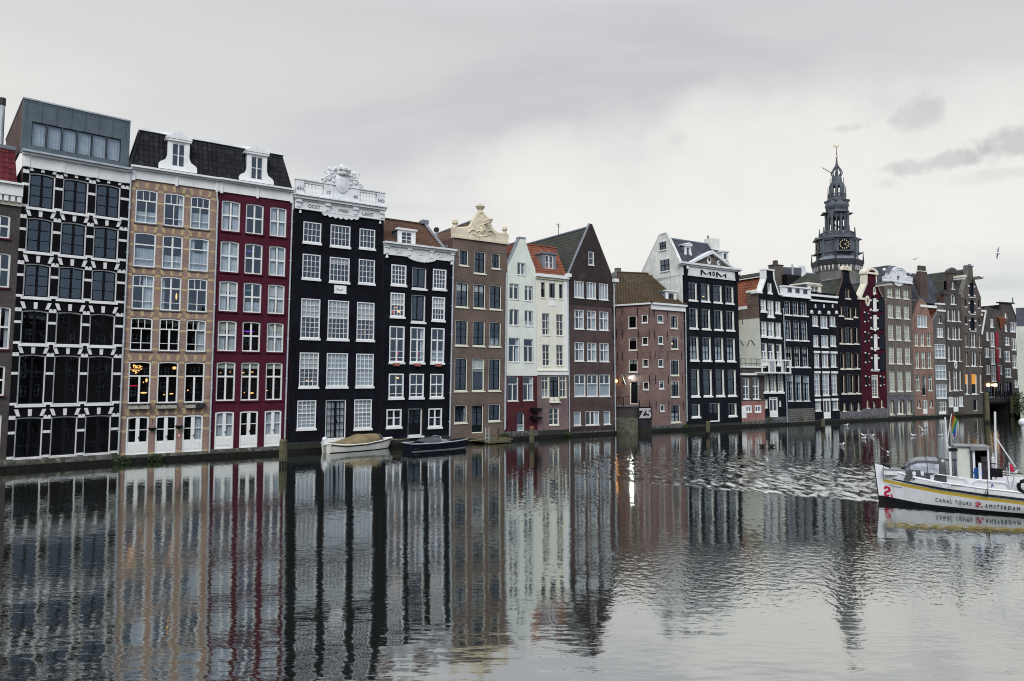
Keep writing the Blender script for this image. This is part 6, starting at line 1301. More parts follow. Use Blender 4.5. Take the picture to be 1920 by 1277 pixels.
h.at(1850, 1868.5, 717.5, 746, dict(fc='frame_white', bc='iron', fw=.15, sash=.05, v=((.33, .05), (.66, .05)), rev=.3, sill=None), 1850); h.at(1870, 1880, 718, 746, dict(ST['doorb'], fc='frame_white'), 1870)
zt = h.z(1860, 575); ze = h.z(1848, 610)
h.wall([(0, -.4), (h.W, -.4), (h.W, zt-.6), (h.W*.3, zt), (0, ze)], 'brick_umber', 9, 'brick_umber', eave=zt-1.5)
m = MB(); m.tube([(-.05, -.05, ze-1.5), (h.W*.22, -.05, zt-.9)], .12, 'stone_white', 5); m.box(-.2, h.W*.25, -.1, .1, zt-.9, zt-.65, 'stone_white'); h.put(m, 'bargeboard')
m = MB(); a, z = h.uz(1869, 597); b = h.u(1882.5, 597); zb = h.z(1875, 619); m.poly([(a, -.35, z), (b, -.35, z), ((a+b)/2+.1, -.05, zb), ((a+b)/2-.1, -.05, zb)], 'tile_orange'); m.poly([(a, -.35, z), (b, -.35, z), (b, 0, z+.3), (a, 0, z+.3)], 'tile_orange'); m.poly([(a, -.35, z), (a, 0, z+.3), (a+.6, 0, zb)], 'tile_orange'); h.put(m, 'tiled_apron')
for px, py, r in ((1853, 722, .30), (1861, 722, .2), (1866, 722, .3)): m = MB(); u, z = h.uz(px, py, -.4); m.ball((u, -.4, z), r, 'lamp_bar', 8, 6); h.put(m, 'globe_lamp')
m = MB(); m.poly([(0, .3, zt-1.2), (h.W, .3, zt-1.2), (h.W, 4, zt+.6), (0, 4, zt+.6)], 'tile_brown'); m.tube([(h.W*.2, 3, zt), (h.W*.2, 3, zt+1.6)], 1.0, 'zinc', 12); h.put(m, 'roof')
h = far_house('grey brown house with tall white windows under a broad brown gable beyond the bridge', 1883, 1910, 111, radians(66), group='houses beyond the bridge')
for a, b, c, d in ((1878+6, 1888-.5, 587, 596), (1894, 1909.5, 604, 622), (1884.2, 1888, 608, 621), (1881.5+3, 1893, 632, 647), (1897, 1908.5, 634, 656), (1884, 1894, 658, 678), (1898.5, 1910.5, 666, 690), (1885, 1896, 690, 707), (1902.5, 1911, 713, 726)):
    if a < b: h.at(a, b, c, d, dict(ST['far'], h=((.5, .06),)), a)
h.at(1886, 1898, 717, 746, dict(ST['doorb'], fc='tar_black'), 1886)
zt = h.z(1893, 569)
h.wall([(0, -.4), (h.W, -.4), (h.W, zt-2.6), (h.W*.75, zt), (0, zt)], 'brick_umber', 9, 'brick_umber', eave=zt-3)
m = MB(); m.box(-.5, h.W*.9, -.2, .4, zt-.05, zt+.15, 'tower_dark'); m.tube([(h.W*.85, 0, zt), (h.W*.85, 0, zt+1)], .12, 'lead', 6); m.poly([(h.W*.75, .0, zt), (h.W*1.2, 0, zt-3), (h.W*1.2, 5, zt-3), (h.W*.75, 5, zt)], 'slate'); h.put(m, 'roof')
h = far_house('white plastered building cut off by the right edge above the bushes', 1911, 1950, 99, radians(126), group='houses beyond the bridge')
zt = h.z(1912, 612)
h.at(1925, 1935, 640, 670, 'far', 1925); h.at(1925, 1935, 690, 720, 'far', 1925)
h.wall(rect(h, zt), 'flank_cream', 9, 'flank_cream'); m = MB(); m.poly([(0, 0, zt), (h.W, 0, zt), (h.W, 4, zt+3), (0, 4, zt+3)], 'slate'); m.poly([(0, 0, zt), (0, 4, zt+3), (0, 8, zt)], 'flank_cream'); h.put(m, 'roof')
# bridge
bA, bB = at_depth(1841, 760, 101.5), at_depth(1965, 760, 103)
br = thing('canal_bridge', 'dark low bridge with railing crossing behind the tour boat at the right', 'bridge', (bA.x, bA.y, 0), math.atan2(bB.y-bA.y, bB.x-bA.x)); BL = (bB-bA).length
zd = at_depth(1870, 748, 102).z
m = MB(); m.box(0, BL, 0, 8, zd-.65, zd, 'tower_dark'); m.box(0, BL, -.15, 0, zd-.45, zd+.12, 'plinth_dark'); m.build('deck', br)
m = MB(); m.box(-.5, .7, .2, 7.5, -.5, zd-.66, 'plinth_dark'); m.box(4.3, 4.9, .2, 7.5, -.5, zd-.66, 'plinth_dark'); m.box(9, 10, .2, 7.5, -.5, zd-.66, 'plinth_dark'); m.build('pier', br)
m = MB(); m.box(0, BL, 7.6, 7.9, -.5, zd-.66, 'tar_black'); m.build('dark_backing', br)  # black sheet closing the opening, put in for the shade under the bridge
m = MB()
for k in range(18): x = .2+BL*k/18; m.tube([(x, .1, zd), (x, .1, zd+1.0)], .035, 'iron', 5)
for q in (.5, 1.0): m.tube([(.1, .1, zd+q), (BL, .1, zd+q)], .035, 'iron', 5)
m.build('railing', br)
def bicycle(px, rz, label):
    p = at_depth(px, 745, 102.6); b = thing('bicycle', label, 'bicycle', (p.x, p.y, zd), rz, 'bicycles parked on the bridge')
    for x in (-.52, .52):
        m = MB(); m.tube([(x+.33*cos(t), 0, .34+.33*sin(t)) for t in [2*pi*i/14 for i in range(15)]], .03, 'iron', 5, False); 
        for i in range(4): t = pi*i/4; m.tube([(x+.32*cos(t), 0, .34+.32*sin(t)), (x-.32*cos(t), 0, .34-.32*sin(t))], .006, 'pipe_grey', 3)
        m.build('wheel', b)
    m = MB(); m.tube([(-.52, 0, .34), (-.08, 0, .30), (.40, 0, .82), (-.2, 0, .78), (-.08, 0, .30)], .025, 'navy_hull', 5); m.tube([(.52, 0, .34), (.38, 0, 1.0)], .025, 'navy_hull', 5); m.tube([(-.52, 0, .34), (-.2, 0, .78), (-.24, 0, .92)], .02, 'navy_hull', 5); m.build('frame', b)
    m = MB(); m.tube([(.28, -.26, 1.03), (.38, 0, 1.0), (.28, .26, 1.03)], .02, 'iron', 5); m.build('handlebar', b)
    m = MB(); m.ball((-.25, 0, .95), (.14, .08, .05), 'iron', 8, 4); m.build('saddle', b)
for i, (px, r, l) in enumerate(((1869, .2, 'bicycle on the bridge nearest the globe lamps'), (1877, .35, 'bicycle in the middle of the row on the bridge'), (1886, .1, 'bicycle on the bridge left of the tall wooden post'), (1894, .3, 'bicycle on the bridge closest to the bushes'))): bicycle(px, r, l)
# bushes on the right bank
def bush(px, py, Y, r, hgt, label, n=420, seed=1, group='shrubs on the right bank'):
    rnd = random.Random(seed); p = at_depth(px, py, Y); t = thing('shrub', label, 'shrub', (p.x, p.y, max(p.z, .2)), 0, group)
    m = MB()
    for i in range(n):
        a, q = rnd.random()*2*pi, rnd.random(); z = hgt*(.05+.95*rnd.random()); rr = r*sqrt(q)*(1-.45*(z/hgt)**2)*(.75+.25*sin(3*a+seed))
        c = Vector((rr*cos(a), rr*sin(a), z)); s_ = .09+.09*rnd.random(); u = Vector((rnd.uniform(-1, 1), rnd.uniform(-1, 1), rnd.uniform(-.6, .6))).normalized(); v = u.cross(Vector((rnd.uniform(-1, 1), rnd.uniform(-1, 1), 1))).normalized()
        m.poly([c-u*s_, c+v*s_*.5, c+u*s_, c-v*s_*.5], 'leaf')
    m.build('foliage', t)
    m = MB()
    for i in range(6): a = i*1.05; m.tube([(0, 0, 0), (r*.4*cos(a), r*.4*sin(a), hgt*.6)], [.04, .015], 'wood_post', 4)
    m.build('stem', t)
bush(1910, 775, 97, 1.2, 3.0, 'dark leafy shrub hanging over the bank under the white building', 500, 3)
bush(1925, 780, 95, 1.3, 2.6, 'dark leafy shrub at the very right edge beyond the boat mast', 500, 5)

# house behind the row: chimney stack, grey roof, pale gable
m = None
h = far_house('grey roofed house with chimney stack and pale gable behind the black neck gable house', 1452, 1512, 91, radians(60), name='house_behind', cat='house', group=None)
zt = h.z(1470, 545)
h.wall(rect(h, zt), 'brick_umber', 5, 'brick_umber'); yr = 2.4; zr = h.z(1495, 501, yr); uR, r0, r1 = h.u(1501, 530), h.u(1450, 506, yr), h.u(1503, 501, yr)
m = MB(); m.poly([(0, 0, zt), (uR, 0, zt), (r1, yr, zr), (r0, yr, zr-.35)], 'slate'); m.poly([(0, 5, zt), (uR, 5, zt), (r1, yr, zr), (r0, yr, zr-.35)], 'slate'); m.box(h.u(1472, 520), h.u(1499, 520), -.3, 1.0, zt-.2, h.z(1485, 516, 0), 'tar_black'); rf = h.put(m, 'roof')
m = MB(); m.prism([h.uz(a, b, yr) for a, b in ((1498, 545), (1518, 545), (1513, 522), (1508.5, 499), (1501.5, 498))], [], yr-.1, yr+.3, 'stone_white'); h.put(m, 'pale_gable')
m = MB(); a, b = h.u(1448, 520, 1), h.u(1463, 520, 1); z = h.z(1455, 499, 1); m.box(a, b, .5, 1.6, zt-2, z, 'brick_earth'); m.box(a-.08, b+.08, .45, 1.65, z, z+.15, 'brick_umber'); m.box(a+.5, a+.95, .8, 1.3, z+.15, z+.75, 'brick_umber'); h.put(m, 'chimney', rf)
m = MB(); u, z = h.uz(1486, 512, 1); m.tube([(u, 1, z-.6), (u, 1, z+1.2)], .13, 'pipe_grey', 8); h.put(m, 'flue_pipe', rf)

# ------------------------------------------------------------------ church tower
TY = 185.; tb = at_depth(1569.5, 712, TY); PX = (at_depth(1570.5, 500, TY)-at_depth(1569.5, 500, TY)).x
zt = lambda py: at_depth(1569.5, py, TY).z
face = math.atan2(-tb.y, -tb.x)+radians(20)           # the clock face looks a little right of the camera
tw = thing('church_tower', 'tall grey lead clad church tower with clock, open lanterns and spire above the roofs', 'church tower', (tb.x, tb.y, 0), face)
R8 = pi/8; OC = lambda r: r*PX*1.02
m = MB(); m.lathe((0, 0, 0), [(OC(39), 0), (OC(39), zt(506)), (OC(41), zt(503))], 'tower_stone', 8, R8); m.build('shaft', tw)
m = MB(); z0, z1 = zt(511), zt(499)
for k in range(8):
    a0, a1 = R8+k*pi/4, R8+(k+1)*pi/4
    for j in range(9):
        f = (j+.5)/9; r = OC(41.2); x = r*(cos(a0)*(1-f)+cos(a1)*f); y = r*(sin(a0)*(1-f)+sin(a1)*f); m.lathe((x, y, z0), [(.10, 0), (.26, z1-z0-.4), (.26, z1-z0)], 'stone_white' if j % 2 else 'tower_stone', 4)
m.build('corbel', tw)
m = MB(); m.lathe((0, 0, 0), [(OC(41), zt(503)), (OC(43.5), zt(501)), (OC(43.5), zt(491.5)), (OC(42.5), zt(491)), (OC(42.5), zt(497)), (OC(30), zt(497))], 'tower_dark', 8, R8)
for k in range(8): a = R8+k*pi/4; m.tube([(OC(43)*cos(a), OC(43)*sin(a), zt(497)), (OC(43)*cos(a), OC(43)*sin(a), zt(474))], [.28, .04], 'tower_dark', 5)
m.build('gallery', tw)
m = MB(); m.lathe((0, 0, 0), [(OC(33), zt(484)), (OC(32), zt(484)), (OC(32), zt(478)), (OC(33.5), zt(477)), (OC(33), zt(474)), (OC(31.5), zt(473)), (OC(31.5), zt(455)), (OC(33), zt(454)), (OC(34.5), zt(450)), (OC(34.5), zt(448)), (OC(29), zt(446))], 'tower_lead', 8, R8)
m.lathe((0, 0, 0), [(OC(42), zt(493)), (OC(33.5), zt(483.5)), (OC(31), zt(483))], 'lead', 8, R8)
for k in range(8):                                     # pilasters, pediments over the cardinal faces
    a = R8+k*pi/4; m.tube([(OC(32)*cos(a), OC(32)*sin(a), zt(486)), (OC(32)*cos(a), OC(32)*sin(a), zt(452))], .5, 'tower_lead', 6)
m.build('clock_stage', tw)
def faced(a, l, r):                                    # points (x across the face, outward, z)
    c, s = cos(a), sin(a); return [((r+o)*c - x*s, (r+o)*s + x*c, z) for x, o, z in l]
for k in range(0, 8, 2):
    a = k*pi/4; r = 31.5*PX; zc = zt(464.5); hw = 9.5*PX; m = MB()
    q = faced(a, [(-hw-.5, 0, zc-hw-.4), (hw+.5, 0, zc-hw-.4), (hw+.5, .5, zc-hw-.4), (-hw-.5, .5, zc-hw-.4), (-hw-.5, 0, zc+hw+.4), (hw+.5, 0, zc+hw+.4), (hw+.5, .5, zc+hw+.4), (-hw-.5, .5, zc+hw+.4)], r); m.hexa(q, 'tower_lead')
    q = faced(a, [(-hw-1.2, 0, zt(452)), (hw+1.2, 0, zt(452)), (0, 0, zt(445.5)), (-hw-1.2, 1.1, zt(452)), (hw+1.2, 1.1, zt(452)), (0, 1.1, zt(445.5))], r); m.add(q, [(0, 1, 2), (3, 4, 5), (0, 1, 4, 3), (1, 2, 5, 4), (2, 0, 3, 5)], 'tower_lead')
    q = faced(a, [(-hw-1.2, 0, zt(478)), (hw+1.2, 0, zt(478)), (hw+1.2, 1.2, zt(478)), (-hw-1.2, 1.2, zt(478)), (-hw-1.2, 0, zt(476)), (hw+1.2, 0, zt(476)), (hw+1.2, 1.2, zt(476)), (-hw-1.2, 1.2, zt(476))], r); m.hexa(q, 'tower_lead'); cf = m.build('clock_case', tw)
    m = MB(); m.hexa(faced(a, [(-hw, .5, zc-hw), (hw, .5, zc-hw), (hw, .62, zc-hw), (-hw, .62, zc-hw), (-hw, .5, zc+hw), (hw, .5, zc+hw), (hw, .62, zc+hw), (-hw, .62, zc+hw)], r), 'iron')
    m.build('dial', cf); m = MB()
    for i in range(12):
        t = 2*pi*i/12; x, z = sin(t), cos(t); e = .78; w = .09
        m.poly(faced(a, [(hw*(x*.70+z*w), .66, zc+hw*(z*.70-x*w)), (hw*(x*.93+z*w), .66, zc+hw*(z*.93-x*w)), (hw*(x*.93-z*w), .66, zc+hw*(z*.93+x*w)), (hw*(x*.70-z*w), .66, zc+hw*(z*.70+x*w))], r), 'gold')
    m.build('numeral', cf); m = MB()
    for t, ln in ((radians(57), .80), (radians(118), .95)):
        x, z = sin(t), cos(t); w = .06; m.poly(faced(a, [(hw*z*w, .68, zc-hw*x*w), (hw*x*ln, .68, zc+hw*z*ln), (-hw*z*w, .68, zc+hw*x*w), (-hw*x*.12, .68, zc-hw*z*.12)], r), 'gold')
    m.build('clock_hand', cf)
m = MB(); z0, z1 = zt(446), zt(438.5)
m.lathe((0, 0, 0), [(OC(30.5), z0-.3), (OC(30.5), z0+.1), (OC(28), z0+.1)], 'tower_lead', 8, R8)
for k in range(8):
    a0, a1 = R8+k*pi/4, R8+(k+1)*pi/4; r = OC(29.5); P0 = Vector((r*cos(a0), r*sin(a0), 0)); P1 = Vector((r*cos(a1), r*sin(a1), 0))
    for j in range(10): p = P0.lerp(P1, j/10); m.tube([p+Vector((0, 0, z0)), p+Vector((0, 0, z1))], .11, 'tower_lead', 4)
    m.tube([P0+Vector((0, 0, z1)), P1+Vector((0, 0, z1))], .16, 'tower_lead', 5); m.tube([P0+Vector((0, 0, z0)), P0+Vector((0, 0, zt(428)))], [.32, .12], 'tower_lead', 5)
m.build('balustrade', tw)
m = MB(); z0, z1 = zt(440), zt(403); m.lathe((0, 0, 0), [(OC(22.5), z0-.9), (OC(22.5), z0), (OC(6), z0)], 'tower_lead', 8, R8)
for k in range(16): a = k*pi/8; m.tube([(OC(19.3)*cos(a), OC(19.3)*sin(a), z0), (OC(19.3)*cos(a), OC(19.3)*sin(a), z1)], .20 if k % 2 else .34, 'tower_lead', 6)
m.lathe((0, 0, 0), [(OC(19.5), z1-1.0), (OC(21), z1-.4), (OC(21), z1), (OC(17), z1+.3)], 'tower_lead', 8, R8)
for k in range(10): a = k*.63; q = .9 if k % 2 else .7; m.lathe((1.9*cos(a), 1.9*sin(a), z0+.6+.42*k), [(q*.5, 0), (q*.36, q*.4), (q*.2, q*.7), (.05, q*.8)], 'tower_dark', 8)
for k in range(4): a = k*pi/2+.4; m.tube([(1.0*cos(a), 1.0*sin(a), z0), (1.0*cos(a), 1.0*sin(a), z1)], .18, 'tower_dark', 4)
m.build('belfry', tw)
m = MB(); m.lathe((0, 0, 0), [(OC(21.5), zt(402.5)), (OC(21.5), zt(401)), (OC(16.5), zt(399)), (OC(16.5), zt(395)), (OC(18.5), zt(392)), (OC(20.5), zt(387.5)), (OC(20), zt(383)), (OC(17), zt(380)), (OC(16.3), zt(377.5)), (OC(17), zt(375)), (OC(15), zt(373))], 'tower_lead', 8, R8)
for k in range(8): a = R8+k*pi/4; m.ball((OC(18.7)*cos(a), OC(18.7)*sin(a), zt(378)), .5, 'tower_lead', 6, 4); m.lathe((OC(18)*cos(a), OC(18)*sin(a), zt(399.5)), [(.35, 0), (.05, 1.3)], 'tower_lead', 5)
for k in range(0, 8, 2): m.add(faced(k*pi/4, [(-1.9, 0, zt(402)), (1.9, 0, zt(402)), (0, 0, zt(398)), (-1.9, 1, zt(402)), (1.9, 1, zt(402)), (0, 1, zt(398))], 19*PX), [(0, 1, 2), (3, 4, 5), (0, 1, 4, 3), (1, 2, 5, 4), (2, 0, 3, 5)], 'tower_lead')
m.build('bulb', tw)
m = MB(); z0, z1 = zt(371), zt(361); m.lathe((0, 0, 0), [(OC(14.5), zt(374)), (OC(15.5), z0), (OC(12), z0)], 'tower_lead', 8, R8)
for k in range(8):
    a0, a1 = R8+k*pi/4, R8+(k+1)*pi/4; r = OC(14.8); P0 = Vector((r*cos(a0), r*sin(a0), z0)); P1 = Vector((r*cos(a1), r*sin(a1), z0)); up = Vector((0, 0, zt(365)-z0))
    for j in range(6): p = P0.lerp(P1, j/6); m.tube([p, p+up], .09, 'tower_lead', 4)
    m.tube([P0+up, P1+up], .13, 'tower_lead', 5); m.tube([P0, P0+Vector((0, 0, zt(350)-z0))], [.2, .08], 'tower_lead', 5)
    a = R8+k*pi/4; m.tube([(OC(10.8)*cos(a), OC(10.8)*sin(a), z0), (OC(10.8)*cos(a), OC(10.8)*sin(a), zt(347))], .36, 'tower_lead', 5)
m.lathe((0, 0, 0), [(OC(10.5), zt(350)), (OC(11.8), zt(346)), (OC(11.8), zt(344.5)), (OC(9.5), zt(343)), (OC(7.5), zt(332)), (OC(7), zt(331))], 'tower_lead', 8, R8)
for k in range(8): a = R8+k*pi/4; m.tube([(OC(11)*cos(a), OC(11)*sin(a), zt(345)), (OC(11)*cos(a), OC(11)*sin(a), zt(333))], [.12, .06], 'tower_lead', 4)
m.build('upper_lantern', tw)
m = MB()
for k in range(8):
    a = R8+k*pi/4; m.tube([(r*PX*cos(a), r*PX*sin(a), zt(y)) for r, y in ((6, 331), (8.5, 328.5), (9.6, 325.5), (8.8, 321.5), (6, 317), (3, 312.5), (1.2, 308), (.5, 302))], .16, 'tower_lead', 5)
m.tube([(0, 0, zt(332)), (0, 0, zt(318)), (0, 0, zt(300)), (0, 0, zt(296))], [.5, .35, .22, .12], 'tower_lead', 6)
m.build('onion_crown', tw)
m = MB(); m.tube([(0, 0, zt(300)), (0, 0, zt(276))], [.14, .07], 'tower_lead', 6); m.ball((0, 0, zt(295)), .36, 'gold', 8, 6); m.tube([(0, -.3, zt(285.5)), (0, .3, zt(285.5))], .06, 'gold', 4)
m.prism([(-.8, zt(275.5)), (-.2, zt(276.5)), (.5, zt(276)), (.75, zt(271.5)), (.35, zt(273.6)), (-.25, zt(273.5)), (-.5, zt(271)), (-.75, zt(272)), (-1.0, zt(273.8))], [], -.06, .06, 'gold'); wv = m.build('weathercock', tw); wv.rotation_euler.z = -face
m = MB(); c = Vector((0, 0, zt(325))); d = Vector((-tb.y, tb.x, 0)).normalized(); M3 = Matrix.Rotation(-face, 3, 'Z'); dl = M3 @ Vector((-1, .2, 0)); m.tube([c+dl*8*PX, c+dl*25*PX+Vector((0, 0, 12*PX))], .09, 'tower_dark', 4); m.build('flagpole', tw)

tw.rotation_euler = (Matrix.Rotation(radians(1.3), 4, 'Y') @ Matrix.Rotation(face, 4, 'Z')).to_euler()   # the old tower stands slightly out of plumb

# ------------------------------------------------------------------ water and land
def water():
    me = bpy.data.meshes.new('water'); me.from_pydata([(-400, -300, 0), (500, -300, 0), (500, 500, 0), (-400, 500, 0)], [], [(0, 1, 2, 3)])
    o = bpy.data.objects.new('water', me); COL.objects.link(o); struct(o, 'dark grey canal water with soft ripples mirroring the houses', 'water')
    m = bpy.data.materials.new('canal_water'); m.use_nodes = True; nt = m.node_tree; nt.nodes.clear(); me.materials.append(m)
    out = N(nt, 'ShaderNodeOutputMaterial'); gl = N(nt, 'ShaderNodeBsdfGlossy'); gl.inputs['Roughness'].default_value = .04; gl.inputs[0].default_value = (.90, .93, .92, 1)
    df = N(nt, 'ShaderNodeBsdfDiffuse'); df.inputs[0].default_value = (.012, .014, .009, 1); mx = N(nt, 'ShaderNodeMixShader')
    geo = N(nt, 'ShaderNodeNewGeometry'); sp = N(nt, 'ShaderNodeSeparateXYZ'); L(nt, geo.outputs['Position'], sp.inputs[0]); X, Y = sp.outputs[0], sp.outputs[1]
    def ns(sx, sy, rot, det, rough=.5, dist=0.):
        mp = N(nt, 'ShaderNodeMapping'); mp.inputs['Scale'].default_value = (sx, sy, 1); mp.inputs['Rotation'].default_value = (0, 0, rot); L(nt, geo.outputs['Position'], mp.inputs[0])
        n = N(nt, 'ShaderNodeTexNoise', i_Scale=1., i_Detail=det, i_Roughness=rough, i_Distortion=dist); L(nt, mp.outputs[0], n.inputs['Vector']); return n.outputs[0]
    swell = ns(.55, 1.3, .15, 2.); fine = ns(2.2, 6.5, -.1, 3., .55, .3); chop = ns(2.4, 1.05, .12, 2.5, .6, .4); micro = ns(5.5, 3.2, .2, 2., .6); ruffle = ns(4.6, 4.2, .1, 2., .55, .2); patch = ns(.05, .12, .3, 3.)
    # wash behind the tour boat's wake line, and a ruffled band nearer the camera on the right
    a, b = ground(1170, 905), ground(1650, 944); k = (b.y-a.y)/(b.x-a.x)
    e = MATH(nt, 'SUBTRACT', Y, MATH(nt, 'ADD', MATH(nt, 'MULTIPLY', X, k), a.y-k*a.x))
    e = MATH(nt, 'ADD', e, MATH(nt, 'MULTIPLY', MATH(nt, 'SUBTRACT', swell, .5), .8))
    ratio = MATH(nt, 'DIVIDE', X, Y)
    wash = MATH(nt, 'MULTIPLY', MATH(nt, 'MULTIPLY', SMOOTH(nt, e, -.05, .8), SMOOTH(nt, e, 26., 2.)), SMOOTH(nt, ratio, .04, .42))
    wake = MATH(nt, 'MULTIPLY', MATH(nt, 'MULTIPLY', SMOOTH(nt, e, -.25, .05), SMOOTH(nt, e, .8, .1)), SMOOTH(nt, ratio, .13, .22))
    band = MATH(nt, 'MULTIPLY', MATH(nt, 'MULTIPLY', SMOOTH(nt, Y, 14.5, 18.5), SMOOTH(nt, Y, 23.5, 20.5)), SMOOTH(nt, ratio, .10, .2))
    mask = MATH(nt, 'ADD', MATH(nt, 'MULTIPLY', wash, .95), MATH(nt, 'MULTIPLY', wake, .0))
    mask = MATH(nt, 'MULTIPLY', mask, SMOOTH(nt, patch, .3, .6, .7, 1.15))
    h = MATH(nt, 'ADD', MATH(nt, 'MULTIPLY', swell, MATH(nt, 'ADD', .005, MATH(nt, 'MULTIPLY', SMOOTH(nt, Y, 17., 11.), .010))), MATH(nt, 'MULTIPLY', fine, MATH(nt, 'MULTIPLY', SMOOTH(nt, patch, .3, .7, .4, 1.5), .0030)))
    h = MATH(nt, 'ADD', h, MATH(nt, 'MULTIPLY', MATH(nt, 'MULTIPLY', ruffle, MATH(nt, 'ADD', band, MATH(nt, 'MULTIPLY', wash, .3))), .014))
    bp = N(nt, 'ShaderNodeBump', i_Strength=1., i_Distance=1.); L(nt, h, bp.inputs['Height'])
    # wavelets of the boat's wash: their slope is given directly, so that it stays right far away
    tilt = N(nt, 'ShaderNodeCombineXYZ'); tilt.inputs[2].default_value = 1.; chop2 = ns(1.1, .6, -.4, 2., .55, .5)
    L(nt, MATH(nt, 'MULTIPLY', MATH(nt, 'SUBTRACT', chop2, .5), MATH(nt, 'MULTIPLY', mask, .5)), tilt.inputs[0])
    L(nt, MATH(nt, 'ADD', MATH(nt, 'MULTIPLY', MATH(nt, 'SUBTRACT', chop, .545), MATH(nt, 'MULTIPLY', mask, 2.1)), MATH(nt, 'MULTIPLY', MATH(nt, 'SUBTRACT', micro, .5), MATH(nt, 'MULTIPLY', SMOOTH(nt, Y, 12., 34., .02, .13), SMOOTH(nt, ratio, -.35, .1, .4, 1.)))), tilt.inputs[1])
    nrm = N(nt, 'ShaderNodeVectorMath', operation='NORMALIZE'); L(nt, tilt.outputs[0], nrm.inputs[0]); L(nt, nrm.outputs[0], bp.inputs['Normal'])
    L(nt, bp.outputs[0], gl.inputs['Normal'])
    fr = N(nt, 'ShaderNodeFresnel', i_IOR=1.33); L(nt, bp.outputs[0], fr.inputs['Normal'])
    L(nt, MATH(nt, 'ADD', MATH(nt, 'MULTIPLY', fr.outputs[0], .30), .62, clamp=True), mx.inputs[0]); L(nt, df.outputs[0], mx.inputs[1]); L(nt, gl.outputs[0], mx.inputs[2]); L(nt, mx.outputs[0], out.inputs[0])
water()
m = MB(); P = [ground(x, ywater(x)) for x in (-96, 10, 222, 540, 843, 1153, 1287, 1391, 1617, 1716, 1843)]
P = [p + Vector((-.58, .82, 0))*2.5 for p in P]; P += [Vector((78, 112, 0)), Vector((420, 118, 0)), Vector((420, 480, 0)), Vector((-380, 480, 0)), Vector((-380, 45, 0))]
m.add([(p.x, p.y, .9) for p in P] + [(p.x, p.y, -.6) for p in P], [list(range(len(P)))] + [(i, (i+1) % len(P), len(P)+(i+1) % len(P), len(P)+i) for i in range(len(P))], 'plinth_dark'); struct(m.build('ground'), 'paved ground behind the houses', 'ground')

# ------------------------------------------------------------------ boats
def lerp_tab(tab, x):
    if x <= tab[0][0]: return tab[0][1]
    for (a, va), (b, vb) in zip(tab[:-1], tab[1:]):
        if x <= b: t = (x-a)/(b-a); t = t*t*(3-2*t)*.35 + t*.65; return va+(vb-va)*t
    return tab[-1][1]
def hull(m, L_, beam, levels, n=36, rake=0., closed_stern=True, stern=None):
    """levels: list of (z function of s, breadth factor, material of the strip above)"""
    S_ = [L_*(i/n)**1.25 for i in range(n+1)]
    for sg in (-1, 1):
        o = len(m.v)
        for s in S_:
            for zf, bf, _ in levels: m.v.append((s - rake*max(0, zf(s))*(1-min(1, s/1.2)), sg*beam(s)*bf, zf(s)))
        q = len(levels)
        for i in range(n):
            for j in range(q-1): a = o+i*q+j; m.f.append([a, a+q, a+q+1, a+1]); m.m.append(levels[j][2])
    if closed_stern:
        s = L_; pts = [(s, -beam(s)*bf, zf(s)) for zf, bf, _ in levels] + [(s, beam(s)*bf, zf(s)) for zf, bf, _ in reversed(levels)]; m.poly(pts, stern or levels[1][2])
# --- tour boat
g0 = ground(1657, 941); bd = Vector((.903, -.429, 0)).normalized(); bn = Vector((-bd.y, bd.x, 0))
tour = thing('tour_boat', 'white canal tour boat with yellow stripe, grey canopy and masts, cut by the right edge', 'tour boat', g0, math.atan2(bd.y, bd.x))
TB = lambda s: max(.02, lerp_tab([(0, .03), (.5, .38), (1.2, .75), (2.2, 1.08), (3.5, 1.30), (5, 1.42), (8, 1.42), (10, 1.25), (11.5, .9)], s))
zr_ = lambda s: lerp_tab([(0, 1.06), (1, .95), (2.2, .82), (3.5, .72), (5, .64), (7, .58), (9, .58), (11.5, .7)], s)
zg_ = lambda s: zr_(s)+lerp_tab([(0, .42), (.5, .31), (1.2, .26), (2, .24), (5, .25), (11.5, .27)], s)
m = MB(); hull(m, 11.5, TB, [(lambda s: -.5, .25, 'tar_black'), (lambda s: 0., .80, 'tar_black'), (lambda s: lerp_tab([(0, .26), (1.5, .14), (4, .10), (11, .10)], s), .86, 'hull_white'), (lambda s: zr_(s)-.215, .97, 'yellow_paint'), (lambda s: zr_(s)-.085, .99, 'hull_white'), (lambda s: zr_(s)-.055, 1., 'hull_white'), (zg_, 1.0, 'hull_white')])
hl = m.build('hull', tour, None, True); 
m = MB()
for sg in (-1, 1): m.tube([(s, sg*(TB(s)+.02), zr_(s)) for s in [.35+11*i/40 for i in range(41)]], [.02+.025*min(1, i/5) for i in range(41)], 'tar_black', 6)
m.build('rubbing_strake', tour)
m = MB(); m.hexa([(-.13, -.05, -.3), (.03, -.05, -.3), (.03, .05, -.3), (-.13, .05, -.3), (-.30, -.05, 1.60), (.0, -.05, 1.54), (.0, .05, 1.54), (-.30, .05, 1.60)], 'hull_white'); m.hexa([(-.16, -.03, -.3), (-.13, -.03, -.3), (-.13, .03, -.3), (-.16, .03, -.3), (-.345, -.03, 1.62), (-.31, -.03, 1.62), (-.31, .03, 1.62), (-.345, .03, 1.62)], 'tar_black'); m.tube([(.02, -.05, 1.42), (.22, -.05, 1.54), (.3, .1, 1.38)], .05, 'tar_black', 6); m.hexa([(-.15, -.056, -.31), (.06, -.056, -.31), (.06, .056, -.31), (-.15, .056, -.31), (-.185, -.056, .27), (.06, -.056, .27), (.06, .056, .27), (-.185, .056, .27)], 'tar_black'); m.build('stem', tour)
m = MB(); n = 30
